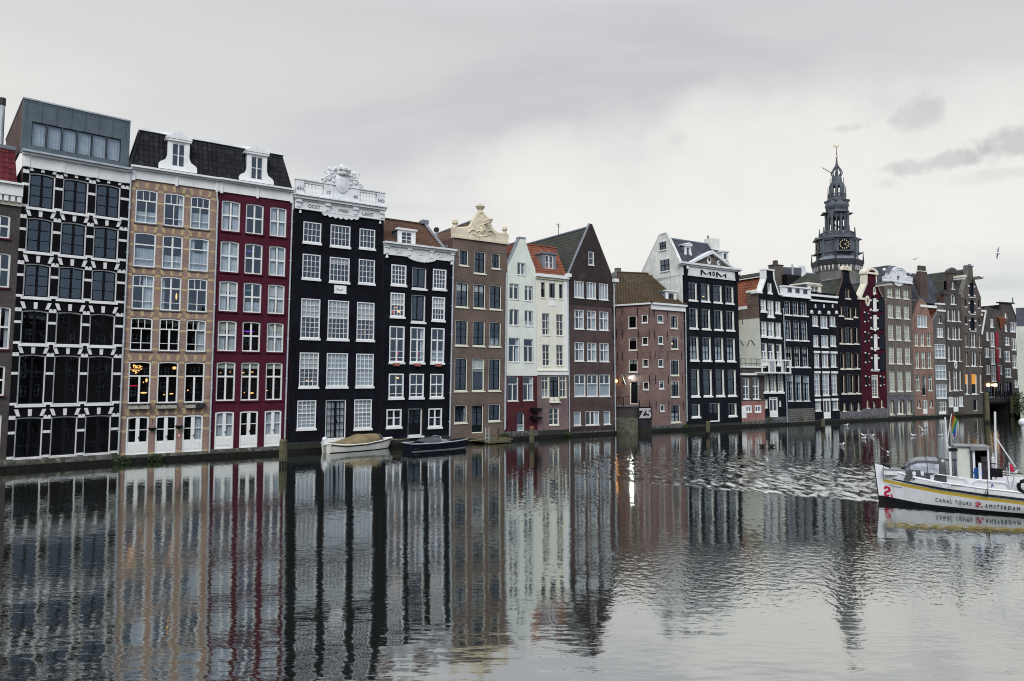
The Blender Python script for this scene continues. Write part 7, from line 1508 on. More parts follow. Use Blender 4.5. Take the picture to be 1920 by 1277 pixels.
for i in range(n):
    a, b = .05+11.4*i/n, .05+11.4*(i+1)/n; za, zb = zg_(a)-(.03 if a < 2.4 else .24), zg_(b)-(.03 if a < 2.4 else .24)
    m.poly([(a, -TB(a)*.98, za), (b, -TB(b)*.98, zb), (b, TB(b)*.98, zb), (a, TB(a)*.98, za)], 'hull_white' if a < 2.3 else 'deck_grey')
m.build('deck', tour)
m = MB()
for sg in (-1, 1): m.tube([(s, sg*TB(s), zg_(s)) for s in [.05+11.4*i/40 for i in range(41)]], .035, 'hull_white', 6)
m.build('gunwale', tour)
def cp(px, py, y=0.):
    r = ray(px, py); o = g0 + bn*y; t = (o-Vector((0, 0, CAMZ))).dot(bn)/r.dot(bn); p = Vector((0, 0, CAMZ))+r*t-o; return p.dot(bd), p.z
def np_(px):                                          # s on the near side of the hull seen at photo column px
    best = None
    for i in range(1, 400):
        s = i*.0275; p = g0+bd*s-bn*TB(s); x = CX+F*p.x/(p.y*cos(PITCH)-(CAMZ-.5)*sin(PITCH))
        if best is None or abs(x-px) < best[0]: best = (abs(x-px), s)
    return best[1]
def on_hull(z0): 
    def w(p):
        s, _, z = p; bf = .86+(.97-.86)*min(1, max(0, (z-.1)/(zr_(s)-.34))); return (s, -TB(s)*bf+_-.012, z)
    return w
def hull_text(txt, x0, x1, k, hgt, mat, name, slope=True):
    s0, s1 = np_(x0), np_(x1); m = MB(); m.text(txt, ((s0+s1)/2, 0, 0), (1, 0, 0), (0, 0, 1), hgt, mat, .006, size=s1-s0)
    zc = lambda s: .1+(zr_(s)-.34)*k
    m.v = [(p[0], p[1], p[2]+zc(p[0])-hgt/2) for p in m.v]; m.build(name, hl, on_hull(0))
hull_text('C A N A L   T O U R S', 1754, 1821, .52, .15, 'letter_dark', 'lettering'); hull_text('A M S T E R D A M', 1847, 1913, .52, .15, 'letter_dark', 'lettering')
hull_text('Henry Hudson', 1668, 1692, .93, .055, 'letter_grey', 'lettering')
def squiggle(px, k, hgt, wid, name='emblem'):
    s = np_(px); m = MB(); zc = .1+(zr_(s)-.34)*k
    pts = [(-.35, .30), (-.1, .48), (.25, .40), (.32, .18), (.0, .02), (-.32, -.15), (-.22, -.40), (.15, -.36)]
    P_ = [(s+a*wid, 0, zc+b*hgt) for a, b in pts]
    for i, (p, q) in enumerate(zip(P_[:-1], P_[1:])):
        d = Vector(q)-Vector(p); nrm = Vector((-d.z, 0, d.x)).normalized()*hgt*.10; m.poly([Vector(p)-nrm, Vector(q)-nrm, Vector(q)+nrm, Vector(p)+nrm], 'logo_red'); m.ball(q, (hgt*.10, .001, hgt*.10), 'logo_red', 8, 4)
    for p in P_[:1]: m.ball(p, (hgt*.1, .001, hgt*.1), 'logo_red', 8, 4)
    m.poly([(s+.42*wid, 0, zc-.12*hgt), (s+.62*wid, 0, zc-.2*hgt), (s+.72*wid, 0, zc-.52*hgt), (s+.5*wid, 0, zc-.48*hgt)], 'logo_red'); m.build(name, hl, on_hull(0))
squiggle(1834, .52, .20, .22); squiggle(1663, .5, .42, .28)
# canopy over the front seats
(sa, _), (sb, _) = cp(1697, 885), cp(1768, 890); zb0 = zg_(2)-.02
m = MB(); n, q = 8, 12
prof = [(0, .58), (.10, .80), (.30, .96), (.55, 1.0), (.85, 1.0), (1, .95)]
for i, (f, hh) in enumerate(prof):
    s = sa+(sb-sa)*f; w = min(TB(s)*.92, 1.08); H_ = .92*hh
    for k in range(q+1): t = pi*k/q; m.v.append((s, -w*math.copysign(abs(cos(t))**.6, cos(t)), zb0+H_*abs(sin(t))**.7))
for i in range(len(prof)-1):
    for k in range(q): a = i*(q+1)+k; m.f.append([a, a+1, a+q+2, a+q+1]); m.m.append('clear_vinyl' if (k in (1, 2, 9, 10) and 1 <= i <= 3) else 'grey_canvas' if k in (0, 3, 8, 11) or i == 4 else 'pale_canvas')
m.f.append(list(range(q+1))); m.m.append('clear_vinyl'); m.f.append([5*(q+1)+k for k in range(q+1)]); m.m.append('grey_canvas')
m.build('canopy', tour)
m = MB()
for i, (f, hh) in enumerate(prof[:2]+prof[3:]):
    s = sa+(sb-sa)*f; w = min(TB(s)*.92, 1.08)+.012; m.tube([(s, -w*math.copysign(abs(cos(pi*k/q))**.6, cos(pi*k/q)), zb0+(.92*hh+.01)*abs(sin(pi*k/q))**.7) for k in range(q+1)], .014, 'grey_canvas', 5)
m.build('canopy_hoop', tour)
m = MB(); s, z = cp(1695, 884, -.2); zf = zg_(s-.3)-.02; m.box(s-.75, s+.1, -.40, .36, zf-.1, zf+.10, 'hull_white'); m.box(s-.78, s+.13, -.43, .39, zf+.10, zf+.135, 'pale_canvas'); m.build('fore_hatch', tour)
for px, w in ((1711, .30), (1727, .28)):
    s, z = cp(px, 900, -.7); m = MB(); m.hexa([(s-w, -.70, z-.0), (s+w, -.72, z-.0), (s+w, -.2, z-.0), (s-w, -.2, z-.0), (s-w*.4, -.68, z+.40), (s+w, -.70, z+.40), (s+w, -.2, z+.40), (s-w*.4, -.2, z+.40)], 'grey_canvas'); m.ball((s+w*.2, -.73, z+.26), (.07, .03, .10), 'hull_white', 8, 5); m.build('seat', tour)
# coaming wall, wheelhouse
m = MB(); s0, _ = cp(1745, 890, -.95); 
for sg in (-1, 1): m.hexa([(s0, sg*.86, zg_(s0)-.2), (11, sg*1.05, zg_(9)-.2), (11, sg*1.01, zg_(9)-.2), (s0, sg*.82, zg_(s0)-.2), (s0, sg*.86, zg_(s0)+.20), (11, sg*1.05, zg_(9)+.22), (11, sg*1.01, zg_(9)+.22), (s0, sg*.82, zg_(s0)+.20)], 'hull_white')
m.build('coaming', tour)
(s0, zb), (s1, _) = cp(1793, 892, 0), cp(1816, 892, 0); s2, _ = cp(1851, 895, 0); zt_ = cp(1800, 835, 0)[1]; zb = .75
m = MB(); m.box(s0, s1, -.55, -.50, zb, zt_, 'flank_cream'); m.box(s0-.04, s0, -.6, .6, zb, zt_, 'pipe_grey'); m.box(s1, s1+.06, -.6, -.4, zb, zt_, 'grey_canvas'); m.box(s0-.1, s2+.05, -.66, .60, zt_, zt_+.03, 'pale_canvas'); m.hexa([(s1, -.74, zt_-.14), (s2-.1, -.74, zt_-.10), (s2-.1, -.7, zt_-.10), (s1, -.7, zt_-.14), (s1, -.74, zt_), (s2, -.74, zt_), (s2, -.7, zt_), (s1, -.7, zt_)], 'pale_canvas')
m.box(s0, s2, .5, .55, zb, zt_, 'tar_black'); m.box(s2-.02, s2+.02, -.1, .55, zb, zt_, 'tar_black'); m.box(s2-.06, s2, -.62, -.56, zb, zt_, 'hull_white'); m.box(s0-.3, s0-.22, -.6, -.5, zb, zt_-.05, 'hull_white'); m.box(s0-.3, s0, -.62, -.5, zt_-.2, zt_-.08, 'tar_black'); m.box(s1+.08, s1+.16, -.6, -.5, zb, zt_-.15, 'hull_white')
m.box(s0+.02, s1+.5, -.5, .4, zb, zb+.34, 'tar_black'); m.build('wheelhouse', tour)
m = MB(); s, z = cp(1832, 894, -.5); m.lathe((s, -.45, z-.15), [(.19, 0), (.19, .28), (.21, .29), (.21, .36), (.19, .37), (.19, .5)], 'blue_plastic', 12); m.build('barrel', tour)
m = MB(); s, z = cp(1842, 880, -.2); m.box(s-.04, s+.3, -.3, .3, z-.5, z+.5, 'drape_dark'); m.build('hanging_tarp', tour)
def px_tube(l, r, mat, name, y=-.4, n=6):
    m = MB(); m.tube([(lambda q: (q[0], yy, q[1]))(cp(px, py, yy)) for px, py, yy in [(p[0], p[1], p[2] if len(p) > 2 else y) for p in l]], r, mat, n); return m.build(name, tour)
px_tube([(1778, 896), (1774.5, 830), (1772, 782)], .032, 'hull_white', 'mast'); px_tube([(1868, 908), (1867, 860), (1865.5, 772)], .04, 'hull_white', 'mast', -.3)
px_tube([(1776, 834), (1824, 902)], .028, 'hull_white', 'stay'); px_tube([(1868, 822), (1904, 876)], .028, 'hull_white', 'stay', -.3); fp = px_tube([(1775.5, 834), (1784, 776)], .018, 'hull_white', 'flagpole')
px_tube([(1768, 862), (1800, 863), (1868, 870)], .025, 'iron', 'boom', -.45); px_tube([(1767.5, 862), (1768.5, 896)], .06, 'hull_white', 'post', -.6); px_tube([(1837, 868), (1838, 904)], .055, 'hull_white', 'post', -.8); px_tube([(1786, 862), (1789, 892)], .03, 'hull_white', 'post', .1)
px_tube([(1750, 897), (1751, 889.5), (1756, 889), (1790, 894), (1812, 897.5), (1815, 903)], .022, 'hull_white', 'handrail', -.98); px_tube([(1826, 905), (1830, 899.5), (1860, 902.5), (1886, 905), (1892, 912)], .022, 'hull_white', 'handrail', -.99)
px_tube([(1709, 901), (1712, 895), (1740, 901), (1765, 906.5), (1769, 912)], .02, 'hull_white', 'handrail', -1.15); px_tube([(1780, 913), (1783, 907.5), (1820, 912), (1852, 916.5), (1856, 922)], .02, 'hull_white', 'handrail', -1.2); px_tube([(1890, 925), (1893, 920), (1920, 922)], .02, 'hull_white', 'handrail', -1.2)
px_tube([(1852, 900), (1852.5, 932)], .012, 'iron', 'mooring_line', -1.4); px_tube([(1849, 920), (1846.5, 926), (1848, 932), (1851, 931), (1851.5, 921)], .012, 'iron', 'mooring_line', -1.42)
px_tube([(1887.5, 876), (1889, 897), (1893, 913), (1896, 915), (1899, 912), (1901, 888)], .018, 'pipe_grey', 'fender_line', -1.0)
m = MB(); s, z = cp(1864, 884, -.2); m.box(s-.2, s+.25, -.4, 0, z-.2, z+.14, 'tar_black'); m.lathe((s-.02, -.2, z+.13), [(.10, 0), (.10, .42), (.03, .45), (.03, .6)], 'hull_white', 8); m.build('winch', tour); m = MB(); m.box(s+.9, s+1.05, -1.02, -.9, z-.45, z-.22, 'tar_black'); m.build('bollard', tour)
m = MB(); s0, z0 = cp(1783.5, 778, -.4); s1, z1 = cp(1779, 812, -.4); n = 10
for i in range(n+1):
    f = i/n
    for j in range(7): gph = j/6; m.v.append((s0+(s1-s0)*f*.3 + gph*(.20-.10*f)+.02, -.4+.07*sin(gph*7+f*3)*(.3+gph), z0-(z0-z1)*f*1.0-.22*gph*gph))
for i in range(n):
    for j in range(6): a = i*7+j; m.f.append([a, a+1, a+8, a+7]); m.m.append('rainbow')
fl = m.build('rainbow_flag', fp)
me = fl.data; uvl = me.uv_layers['UVMap']
for p in me.polygons:
    for li in p.loop_indices: vi = me.loops[li].vertex_index; uvl.data[li].uv = (.5, .999-(vi % 7)/6*.6-(vi//7)/n*.4)
m = MB(); s, z = cp(1892, 869, -1.0); m.tube([(s, -1, z-.5), (s, -1, z+.05)], .014, 'hull_white', 5); m.poly([(s, -1, z), (s+.10, -.95, z-.03), (s+.16, -1.02, z-.34), (s+.05, -1, z-.3)], 'logo_red'); m.poly([(s+.16, -1.02, z-.30), (s+.28, -1., z-.2), (s+.26, -1, z-.36), (s+.12, -1, z-.38)], 'hull_white'); m.build('pennant', tour)
m = MB(); zf = zg_(1.3)-.02
for k in range(4): m.tube([(1.25+(.22-.02*k)*cos(t), -.15+(.22-.02*k)*sin(t), zf+.02+.035*k) for t in [2*pi*i/12 for i in range(13)]], .02, 'rope', 5, False)
m.build('rope_coil', tour)
m = MB(); m.lathe((.75, 0, zg_(.7)-.04), [(.07, 0), (.05, .06), (.05, .2), (.09, .24), (.07, .27)], 'tar_black', 8); m.tube([(.65, -.14, zg_(.7)+.12), (.65, .14, zg_(.7)+.12)], .025, 'tar_black', 6); m.build('mooring_bitt', tour)
m = MB(); m.tube([(.78, -.02, zg_(.7)+.1), (1.0, -.1, zf+.03), (1.25, -.38, zf+.02)], .014, 'rope', 5); m.build('mooring_line', tour)
m = MB(); s, z = cp(1860, 907, -1.05); m.tube([(s, -1.08, z), (s+.04, -1.1, z-.12), (s-.03, -1.1, z-.14), (s, -1.08, z)], .02, 'blue_plastic', 5); m.build('rope_coil', tour)
m = MB(); s, z = cp(1922, 912, -1.3); m.tube([(s+.22*cos(t), -1.38, z+.22*sin(t)) for t in [2*pi*i/14 for i in range(15)]], .07, 'tar_black', 8, False); m.build('tyre_fender', tour)

# --- moored boats along the wall
def moored(name, label, xs, ys, xb, yb, prof_z, beam, levels, group):
    a, b = ground(xs, ys), ground(xb, yb); d = b-a; t = thing(name, label, 'boat', b, math.atan2(-d.y, -d.x), group); return t, d.length, (b, -d.normalized())
t, LB, (bo, bdv) = moored('moored_boat', 'white open sloop under a tan canvas cover, moored at the black wall', 611, 849, 727, 840, None, None, None, 'boats moored at the wall')
WB = lambda s: max(.02, lerp_tab([(0, .03), (.4, .30), (1.2, .62), (2.4, .86), (4., .88), (LB, .70)], s))
zs_ = lambda s: lerp_tab([(0, .78), (1., .64), (2.4, .54), (4., .52), (LB, .66)], s)
m = MB(); hull(m, LB, WB, [(lambda s: -.3, .3, 'cream_hull'), (lambda s: .0, .80, 'tar_black'), (lambda s: .05, .83, 'cream_hull'), (lambda s: zs_(s)-.14, .97, 'cream_hull'), (zs_, 1., 'cream_hull')], 30, .45, stern='cream_hull'); m.build('hull', t, None, True)
bx = lambda s: s-.45*max(0, zs_(s))*(1-min(1, s/1.2))
m = MB(); 
for sg in (-1, 1): m.tube([(bx(s), sg*WB(s), zs_(s)) for s in [LB*i/30 for i in range(31)]], .06, 'cream_hull', 6)
m.tube([(LB, -WB(LB), zs_(LB)), (LB, WB(LB), zs_(LB))], .06, 'cream_hull', 6); m.build('gunwale', t)
m = MB()
for sg in (-1, 1): m.tube([(bx(s), sg*(WB(s)+.01), zs_(s)-.10) for s in [.1+(LB-.1)*i/30 for i in range(31)]], .025, 'tar_black', 5)
m.build('rubbing_strake', t)
m = MB(); q, nn = 12, 22; sA, sB = LB*.17, LB*.95
hp = lambda f: lerp_tab([(0, .30), (.04, .52), (.30, .60), (.42, .66), (.62, .42), (.85, .16), (1, .03)], f)
for i in range(nn+1):
    f = i/nn; s = sA+(sB-sA)*f; w = WB(s)+.05
    for k in range(q+1): tt = pi*k/q; wr = 1+.03*sin(9*tt+i*.8)+.02*sin(23*f*pi+2*tt); m.v.append((s, -w*math.copysign(abs(cos(tt))**.8, cos(tt)), zs_(s)-.05*(1-abs(sin(tt)))+hp(f)*abs(sin(tt))**.85*wr))
for i in range(nn):
    for k in range(q): a = i*(q+1)+k; m.f.append([a, a+1, a+q+2, a+q+1]); m.m.append('tan_canvas')
m.f.append(list(range(q+1))); m.m.append('tan_canvas'); m.build('canvas_cover', t, None, True)
m = MB(); m.hexa([(sA-.28, -.55, zs_(1)+.0), (sA-.24, .55, zs_(1)), (sA-.2, .55, zs_(1)), (sA-.24, -.55, zs_(1)), (sA+.10, -.5, zs_(1)+.5), (sA+.10, .5, zs_(1)+.5), (sA+.13, .5, zs_(1)+.5), (sA+.13, -.5, zs_(1)+.5)], 'clear_vinyl'); m.build('windscreen', t)
m = MB(); m.poly([(.12, -WB(.25)*.8, zs_(.2)), (sA, -WB(sA)*.9, zs_(sA)), (sA, WB(sA)*.9, zs_(sA)), (.12, WB(.25)*.8, zs_(.2))], 'hull_white'); m.ball((-.30, 0, .66), (.13, .12, .13), 'rope', 8, 6); m.build('foredeck', t)
m = MB(); m.box(LB-.05, LB+.25, -.14, .14, .55, .95, 'hull_white'); m.ball((LB+.1, 0, .98), (.2, .16, .16), 'hull_white', 10, 6); m.box(LB+.05, LB+.16, -.07, .07, -.2, .58, 'deck_grey'); m.build('outboard_motor', t); m = MB(); m.tube([(.0, .05, .72), (-.5, .7, .62), (-1.1, 1.6, .8)], .014, 'rope', 5); m.tube([(LB-.1, .6, .62), (LB+.2, 1.1, .55), (LB+.3, 1.6, .8)], .014, 'rope', 5); m.build('mooring_line', t)

t, LB, _ = moored('moored_boat', 'dark navy motor launch with grey cover, moored beside the white sloop', 764, 846.5, 871, 838.5, None, None, None, 'boats moored at the wall')
DB = lambda s: max(.02, lerp_tab([(0, .04), (.5, .42), (1.4, .74), (2.8, .85), (LB, .80)], s))
zd_ = lambda s: lerp_tab([(0, .62), (1.5, .58), (3., .54), (LB, .58)], s)
m = MB(); hull(m, LB, DB, [(lambda s: -.3, .2, 'navy_hull'), (lambda s: 0., .78, 'pipe_grey'), (lambda s: .045, .80, 'navy_hull'), (zd_, 1., 'navy_hull')], 30, .35, stern='navy_hull'); m.build('hull', t, None, True)
m = MB(); dx = lambda s: s-.35*max(0, zd_(s))*(1-min(1, s/1.2))
for sg in (-1, 1): m.tube([(dx(s), sg*DB(s), zd_(s)) for s in [LB*i/30 for i in range(31)]], .045, 'pipe_grey', 6)
m.tube([(LB, -DB(LB), zd_(LB)), (LB, DB(LB), zd_(LB))], .04, 'pipe_grey', 6); m.build('gunwale', t)
m = MB()
for i in range(12):
    a, b = .05+LB*.38*i/12, .05+LB*.38*(i+1)/12; m.poly([(dx(a), -DB(a)*.98, zd_(a)+.02), (dx(b), -DB(b)*.98, zd_(b)+.02), (b, 0, zd_(b)+.10), (a, 0, zd_(a)+.10)], 'navy_hull'); m.poly([(dx(a), DB(a)*.98, zd_(a)+.02), (dx(b), DB(b)*.98, zd_(b)+.02), (b, 0, zd_(b)+.10), (a, 0, zd_(a)+.10)], 'navy_hull')
m.build('foredeck', t)
m = MB(); q, nn = 10, 16; sA, sB = LB*.34, LB*.80; hp2 = lambda f: lerp_tab([(0, .05), (.30, .30), (.42, .42), (.55, .36), (.85, .30), (1, .10)], f)
for i in range(nn+1):
    f = i/nn; s = sA+(sB-sA)*f; w = DB(s)*.94
    for k in range(q+1): tt = pi*k/q; m.v.append((s, -w*math.copysign(abs(cos(tt))**.7, cos(tt)), zd_(s)+hp2(f)*abs(sin(tt))**.8*(1+.04*sin(7*tt+i))))
for i in range(nn):
    for k in range(q): a = i*(q+1)+k; m.f.append([a, a+1, a+q+2, a+q+1]); m.m.append('grey_canvas' if i > 5 else 'pale_canvas')
m.build('canvas_cover', t, None, True)
m = MB(); m.tube([(LB*.52, -.75, zd_(2)+.05), (LB*.50, -.5, zd_(2)+.42), (LB*.50, .5, zd_(2)+.42), (LB*.52, .75, zd_(2)+.05)], .03, 'pipe_grey', 6); m.build('windscreen_frame', t)
m = MB(); m.box(LB*.80, LB-.1, -.7, .7, .2, .3, 'drape_dark'); m.box(LB-.5, LB-.2, -.72, .72, .3, .46, 'pale_canvas'); m.build('cockpit', t); m = MB(); m.tube([(.05, .05, .6), (-.4, .6, .5), (-.8, 1.5, .7)], .014, 'rope', 5); m.build('mooring_line', t)

# ------------------------------------------------------------------ mooring posts
def post(px, pyt, pyb, r, label, tip=None):
    p = ground(px, pyb); z = at_depth(px, pyt, p.y).z; t = thing('mooring_post', label, 'mooring post', p, 0, 'wooden mooring posts'); m = MB()
    n = 10; m.lathe((0, 0, 0), [(r, -.8), (r*1.02, .2), (r*.97, z*.6), (r*.93, z-.08), (r*.75, z)], 'wood_post', n, random.random()); m.lathe((0, 0, 0), [(r*1.04, -.8), (r*1.05, .30), (r*1.0, .34)], 'tide_band', n); m.build('pile', t)
    if tip: m = MB(); m.lathe((0, 0, 0), [(r*.99, z-.18), (r*.80, z+.01), (r*.2, z+.03)], tip, n); m.build('cap', t)
post(530.5, 824, 874, .24, 'thick mossy mooring post standing at the corner of the dark red house')
post(997, 800, 838, .19, 'pale mooring post standing in the water before the red ground storey', 'wood_red_tip')
post(1327.5, 790, 817, .19, 'mossy green mooring post before the house lettered MOM')
post(1543.5, 785, 806, .2, 'low mossy mooring post before the house with white lintels')
post(1851.5, 736, 793, .27, 'tall grey steel mooring post at the left end of the bridge')
post(1898.5, 742, 779, .27, 'square weathered post at the bridge beside the bushes')
g = ground(1920, 850); 
lp = thing('lamp_post', 'white globe topped post cut by the right edge above the boat', 'post', at_depth(1921, 830, 34) - Vector((0, 0, at_depth(1921, 830, 34).z)), 0)
m = MB(); z = at_depth(1921, 792, 34).z; m.tube([(0, 0, -.5), (.05, 0, z-.9), (0, 0, z-.1)], [.09, .09, .12], 'hull_white', 8); m.build('column', lp); m = MB(); m.ball((-.02, 0, z), .2, 'hull_white', 10, 8); m.build('globe', lp)

# ------------------------------------------------------------------ flower boxes and the glowing heart
def planter(u, z, s_, label, hh=TAN, mat='planter', leafy=True):
    w = hh.warp((u, -.18, z)); p = hh.A + hh.du*w[0] + hh.n*w[1]; t = thing('flower_box', label, 'flower box', (p.x, p.y, z), hh.rz, 'flower boxes on sills')
    m = MB(); m.hexa([(-.3*s_, -.10, 0), (.3*s_, -.10, 0), (.3*s_, .10, 0), (-.3*s_, .10, 0), (-.36*s_, -.13, .22), (.36*s_, -.13, .22), (.36*s_, .12, .22), (-.36*s_, .12, .22)], mat); m.build('box', t)
    if leafy:
        m = MB(); rnd = random.Random(u)
        for i in range(70): c = Vector((rnd.uniform(-.36, .36)*s_, rnd.uniform(-.13, .12), .18+.14*rnd.random())); a = rnd.random()*6.3; d = Vector((cos(a), sin(a), rnd.uniform(-.4, .8)))*.07; e_ = Vector((-sin(a), cos(a), .3))*.03; m.poly([c-d, c+e_, c+d, c-e_], 'leaf')
        m.build('plant', t)
zf = TAN.z(241, 763)-.14
for i, (px, l) in enumerate(((250, 'left flower box under the window with the glowing heart'), (269, 'right flower box under the window with the glowing heart'), (302, 'left flower box under the middle dining window of the tan house'), (321, 'right flower box under the middle dining window of the tan house'), (356, 'pale flower box under the window next to the drain pipe'), (374, 'dark overgrown flower box under the window next to the drain pipe'))):
    planter(TAN.u(px, 762), zf, .95, l, TAN, 'planter' if i != 5 else 'tower_dark')
u, z = TAN.uz(256, 691); w = TAN.warp((u, .32, z)); p = TAN.A + TAN.du*w[0] + TAN.n*w[1]
t = thing('heart_light', 'glowing yellow heart of bulbs hanging in a tan house window', 'heart light', (p.x, p.y, z), TAN.rz); m = MB(); rnd = random.Random(4)
for i in range(60):
    a = rnd.random()*2*pi; q = sqrt(rnd.random()); x = q*.022*16*sin(a)**3; y = q*.022*(13*cos(a)-5*cos(2*a)-2*cos(3*a)-cos(4*a)); m.ball((x, rnd.uniform(-.04, .04), y), .035, 'lamp_glow', 5, 3)
m.build('bulbs', t); m = MB(); m.tube([(0, 0, .3), (0, 0, .55)], .01, 'iron', 4); m.build('cord', t)
for px, l in ((741.5, 'left terracotta pot on the narrow black house sill'), (781, 'middle terracotta pot on the narrow black house sill'), (820, 'right terracotta pot on the narrow black house sill')): planter(H5.u(px, 683), H5.z(743, 686.5), .75, l, H5, 'terracotta', False)

# weeds rooted in the joints at the foot of the walls
for i, (px, py, s_, l) in enumerate(((228, 866, .32, 'weed tuft at the foot of the pipe between banded and tan houses'), (291, 860, .30, 'weed tuft on the ledge under the left white doors'), (944, 818, .34, 'dark weed clump at the foot of the pipe right of the brown house'), (1062, 814, .28, 'low weed clump at the foot of the cream house pipe'), (1440, 787, .5, 'mossy weed clump beside the slanted white door'), (1500, 786, .4, 'weed tuft growing on the grey stone block base'), (1286, 800, .35, 'dark weed strip between corner house and black house'), (1795, 777, .45, 'weed patch on the stone foot of the umber house'))):
    p = ground(px, ywater(px)); p += Vector((.579, -.815, 0))*.16; z = at_depth(px, py, p.y).z; t = thing('wall_weed', l, 'weed', (p.x, p.y, z), .6, 'weeds on the quay wall'); m = MB(); rnd = random.Random(i+20)
    for k in range(90):
        a = rnd.random()*2*pi; q = s_*sqrt(rnd.random()); c = Vector((q*1.5*cos(a), .3*q*sin(a), rnd.uniform(-.5, .9)*s_*(1-.4*q/s_))); d = Vector((rnd.uniform(-1, 1), rnd.uniform(-1, .2), rnd.uniform(-.3, 1))).normalized()*.11; e_ = d.cross(Vector((rnd.uniform(-1, 1), 1, rnd.uniform(-1, 1)))).normalized()*.035; m.poly([c-d, c+e_, c+d, c-e_], 'leaf')
    m.build('leaves', t)
# hanging baskets between the doors, twigs and a turret behind the corner house
for px, py, l in ((285, 803, 'dark hanging basket between the left and middle white doors of the tan house'), (335, 799, 'dark hanging basket between the middle and right white doors of the tan house')):
    u, z = TAN.uz(px, py); w = TAN.warp((u, -.2, z)); p = TAN.A+TAN.du*w[0]+TAN.n*w[1]; t = thing('hanging_basket', l, 'hanging basket', (p.x, p.y, z-.18), TAN.rz, 'hanging baskets'); m = MB(); m.lathe((0, 0, 0), [(.08, 0), (.2, .1), (.26, .22)], 'iron', 10); m.build('basket', t)
    m = MB(); m.tube([(0, .19, .75), (0, -.02, .7), (0, 0, .45)], .015, 'iron', 5); m.tube([(0, 0, .45), (-.22, 0, .2)], .008, 'iron', 4); m.tube([(0, 0, .45), (.22, 0, .2)], .008, 'iron', 4); m.build('bracket', t)
u, z = TAN.uz(335.5, 816); w = TAN.warp((u, -.015, z)); p = TAN.A+TAN.du*w[0]+TAN.n*w[1]; t = thing('warning_sign', 'small white triangle sign with red edge on the tan house wall', 'sign', (p.x, p.y, z), TAN.rz); m = MB(); m.prism([(-.13, -.1), (.13, -.1), (0, .14)], [], -.012, 0, 'logo_red'); m.prism([(-.08, -.07), (.08, -.07), (0, .08)], [], -.018, -.013, 'white'); m.build('plate', t)
p = at_depth(1188, 530, 80); t = thing('bare_shrub', 'bare twiggy shrub showing above the mossy roof beside the white gable', 'shrub', (p.x, p.y, p.z-1.5)); m = MB(); rnd = random.Random(9)
for i in range(46): x = rnd.uniform(-1.4, 1.4); hh = rnd.uniform(1.9, 3.0)-abs(x)*.3; m.tube([(x*.5, rnd.uniform(-.3, .3), 0), (x, 0, hh*.6), (x+rnd.uniform(-.3, .3), 0, hh)], [.025, .018, .006], 'wood_post', 4)
m.build('twigs', t)
p = at_depth(1158.5, 520, 84); t = thing('roof_turret', 'small domed grey turret peeking above the left end of the mossy roof', 'turret', (p.x, p.y, p.z-2)); m = MB(); m.lathe((0, 0, 0), [(.9, 0), (.9, 2.1), (.75, 2.5), (.4, 2.75), (.42, 3.1), (.2, 3.15)], 'tower_stone', 12); m.build('dome', t)

# ------------------------------------------------------------------ birds
def gull(kind, label, loc, rz, sc_=1., group=None):
    t = thing('gull' if kind != 'duck' else 'duck', label, 'gull' if kind != 'duck' else 'duck', loc, rz, group); a, b = ('gull_white', 'gull_grey') if kind != 'duck' else ('duck_dark', 'duck_dark')
    k = sc_; m = MB(); m.tube([(x*k, 0, z*k) for x, z in ((-.30, .13), (-.22, .11), (-.10, .09), (.05, .09), (.15, .13), (.19, .20), (.23, .23), (.28, .22))], [r*k for r in (.015, .05, .10, .11, .08, .055, .06, .02)], a, 8); m.build('body', t, None, True)
    m = MB(); m.tube([(.27*k, 0, .225*k), (.36*k, 0, .21*k)], [.018*k, .006*k], 'yellow_paint', 5); m.build('beak', t)
    for sg in (-1, 1):
        m = MB()
        if kind in ('float', 'duck'): m.tube([(x*k, sg*y*k, z*k) for x, y, z in ((.10, .08, .13), (-.05, .10, .15), (-.22, .06, .15), (-.36, .02, .15))], [r*k for r in (.03, .06, .045, .01)], b, 6)
        else:
            up = .55 if kind == 'raise' else .12
            P_ = [(.08, .06, .14), (.10, .38, .14+up*.55), (-.02, .72, .14+up*(.9 if kind == 'raise' else .4))]; Q_ = [(-.10, .06, .13), (-.08, .36, .13+up*.5), (-.10, .74, .14+up*(.9 if kind == 'raise' else .4))]
            for (p0, p1, q1, q0) in ((P_[0], P_[1], Q_[1], Q_[0]), (P_[1], P_[2], Q_[2], Q_[1])):
                v_ = [(p[0]*k, sg*p[1]*k, p[2]*k) for p in (p0, p1, q1, q0)]; m.hexa([(x, y, z-.008) for x, y, z in v_]+[(x, y, z+.008) for x, y, z in v_], b)
        m.build('wing', t)
for px, py, kind, rz, s_, l in ((1587, 799, 'float', .3, 1.3, 'floating gull by the wall below the dark red warehouse'), (1620, 818, 'float', 2.6, 1.2, 'upper gull of the close pair floating before the red warehouse'), (1620, 824, 'float', .4, 1.2, 'lower gull of the close pair floating before the red warehouse'),
                           (1634, 819, 'float', 0, 1.2, 'gull floating just right of the close pair'), (1579, 836, 'float', .5, 1.2, 'gull floating alone left of the close pair, nearer the boat wash'), (1665, 850, 'raise', 1.2, .8, 'gull flapping upright on the water left of the boat bow'), (1713, 818, 'float', 2.8, 1.2, 'gull floating midway between the close pair and the rainbow flag'),
                           (1764, 818, 'float', .2, 1., 'gull floating left of the rainbow flag'), (1790, 818, 'float', 3., 1., 'gull floating behind the rainbow flag'), (1440, 864, 'raise', .3, .62, 'gull splashing with raised wings, leftmost on the water')):
    gull(kind, l, ground(px, py), rz, s_*.78, 'gulls on the canal')
gull('duck', 'left dark duck swimming behind the splashing gull', ground(1430, 838), .2, 1., 'ducks on the canal'); gull('duck', 'right dark duck swimming behind the splashing gull', ground(1446, 838), 2.9, 1., 'ducks on the canal')
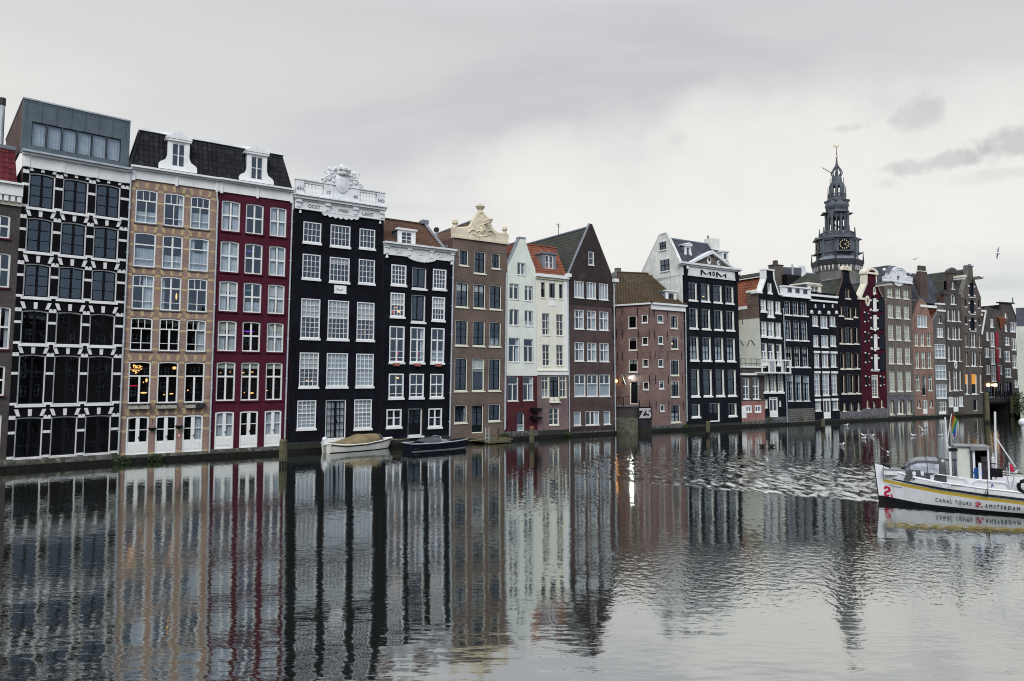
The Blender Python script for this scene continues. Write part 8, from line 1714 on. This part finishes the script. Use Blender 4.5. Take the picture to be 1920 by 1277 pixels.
gull('raise', 'gull flying low over the water before the salmon brick house', at_depth(1731, 808, 70), .2, .8, 'gulls in flight')
o = at_depth(1873, 475, 42); gull('fly', 'gull with grey wings gliding in the sky at right', o, 2.9, .5, 'gulls in flight'); bpy.data.objects[[x.name for x in bpy.data.objects if x.get('label', '').startswith('gull with grey wings gliding')][0]].rotation_euler = (radians(72), .1, 3.3)
gull('fly', 'small distant gull in the sky left of the warehouse', at_depth(1715, 487, 110), .4, 1.1, 'gulls in flight')
u, z = WH.uz(1821, 498); w = WH.warp((u, .2, z+.1)); p = WH.A+WH.du*w[0]+WH.n*w[1]; gull('float', 'gull perched on the tip of the tall warehouse gable', (p.x, p.y, z+.02), .5, 1.3, 'gulls in flight')

# ------------------------------------------------------------------ the opposite side of the canal, behind the camera: the photo shows it mirrored in the lower windows
def opposite():
    du = Vector((.815, .579, 0)); n = Vector((.579, -.815, 0)); o = n*34
    k = -62.
    for i, (w, ht, mat, lab) in enumerate(((13, 15.5, 'brick_brown', 'brown brick house across the canal behind the camera, opposite the banded house'), (15, 17.5, 'brick_umber', 'dark brick house across the canal behind the camera, taller than its neighbours'), (12, 14.5, 'brick_greybrown', 'grey brown house across the canal behind the camera, lowest of the row'),
                              (16, 16.5, 'side_brown', 'wide brown house across the canal behind the camera'), (14, 18, 'brick_earth', 'earth brown house across the canal behind the camera, highest of the row'), (13, 15, 'brick_dark', 'dark brown house across the canal behind the camera, near the tour boat'), (18, 16.5, 'brick_rose', 'rose brick house across the canal behind the camera, end of the row'))):
        A = o + du*(k+w); B = o + du*k; k += w+.05
        h = House(lab, 0, 0, A=A, B=B, group='houses across the canal')
        z = 2.8
        while z < ht-2.6:
            x = .9
            while x < h.W-1.8: h.win(x, x+1.2, z, z+1.7, 'cross'); x += 2.3
            z += 2.9
        h.wall([(0, -.4), (h.W, -.4), (h.W, ht), (0, ht)], mat, 8, mat)
        m = MB(); m.box(-.05, h.W+.05, -.3, .2, ht-.1, ht+.5, 'cream'); h.put(m, 'cornice')
        m = MB(); m.poly([(0, 0, ht+.4), (h.W, 0, ht+.4), (h.W, 3, ht+2), (0, 3, ht+2)], 'slate'); m.poly([(0, 8, ht+.4), (h.W, 8, ht+.4), (h.W, 3, ht+2), (0, 3, ht+2)], 'slate'); h.put(m, 'roof')
    m = MB(); P = [o+du*-70-n*3, o+du*80-n*3, o+du*80+n*30, o+du*-70+n*30]; m.add([(p.x, p.y, 1.6) for p in P]+[(p.x, p.y, -.5) for p in P], [(0, 1, 2, 3), (0, 1, 5, 4), (1, 2, 6, 5), (2, 3, 7, 6), (3, 0, 4, 7)], 'plinth_grey'); struct(m.build('quay'), 'stone quay in front of the houses across the canal', 'quay')
opposite()
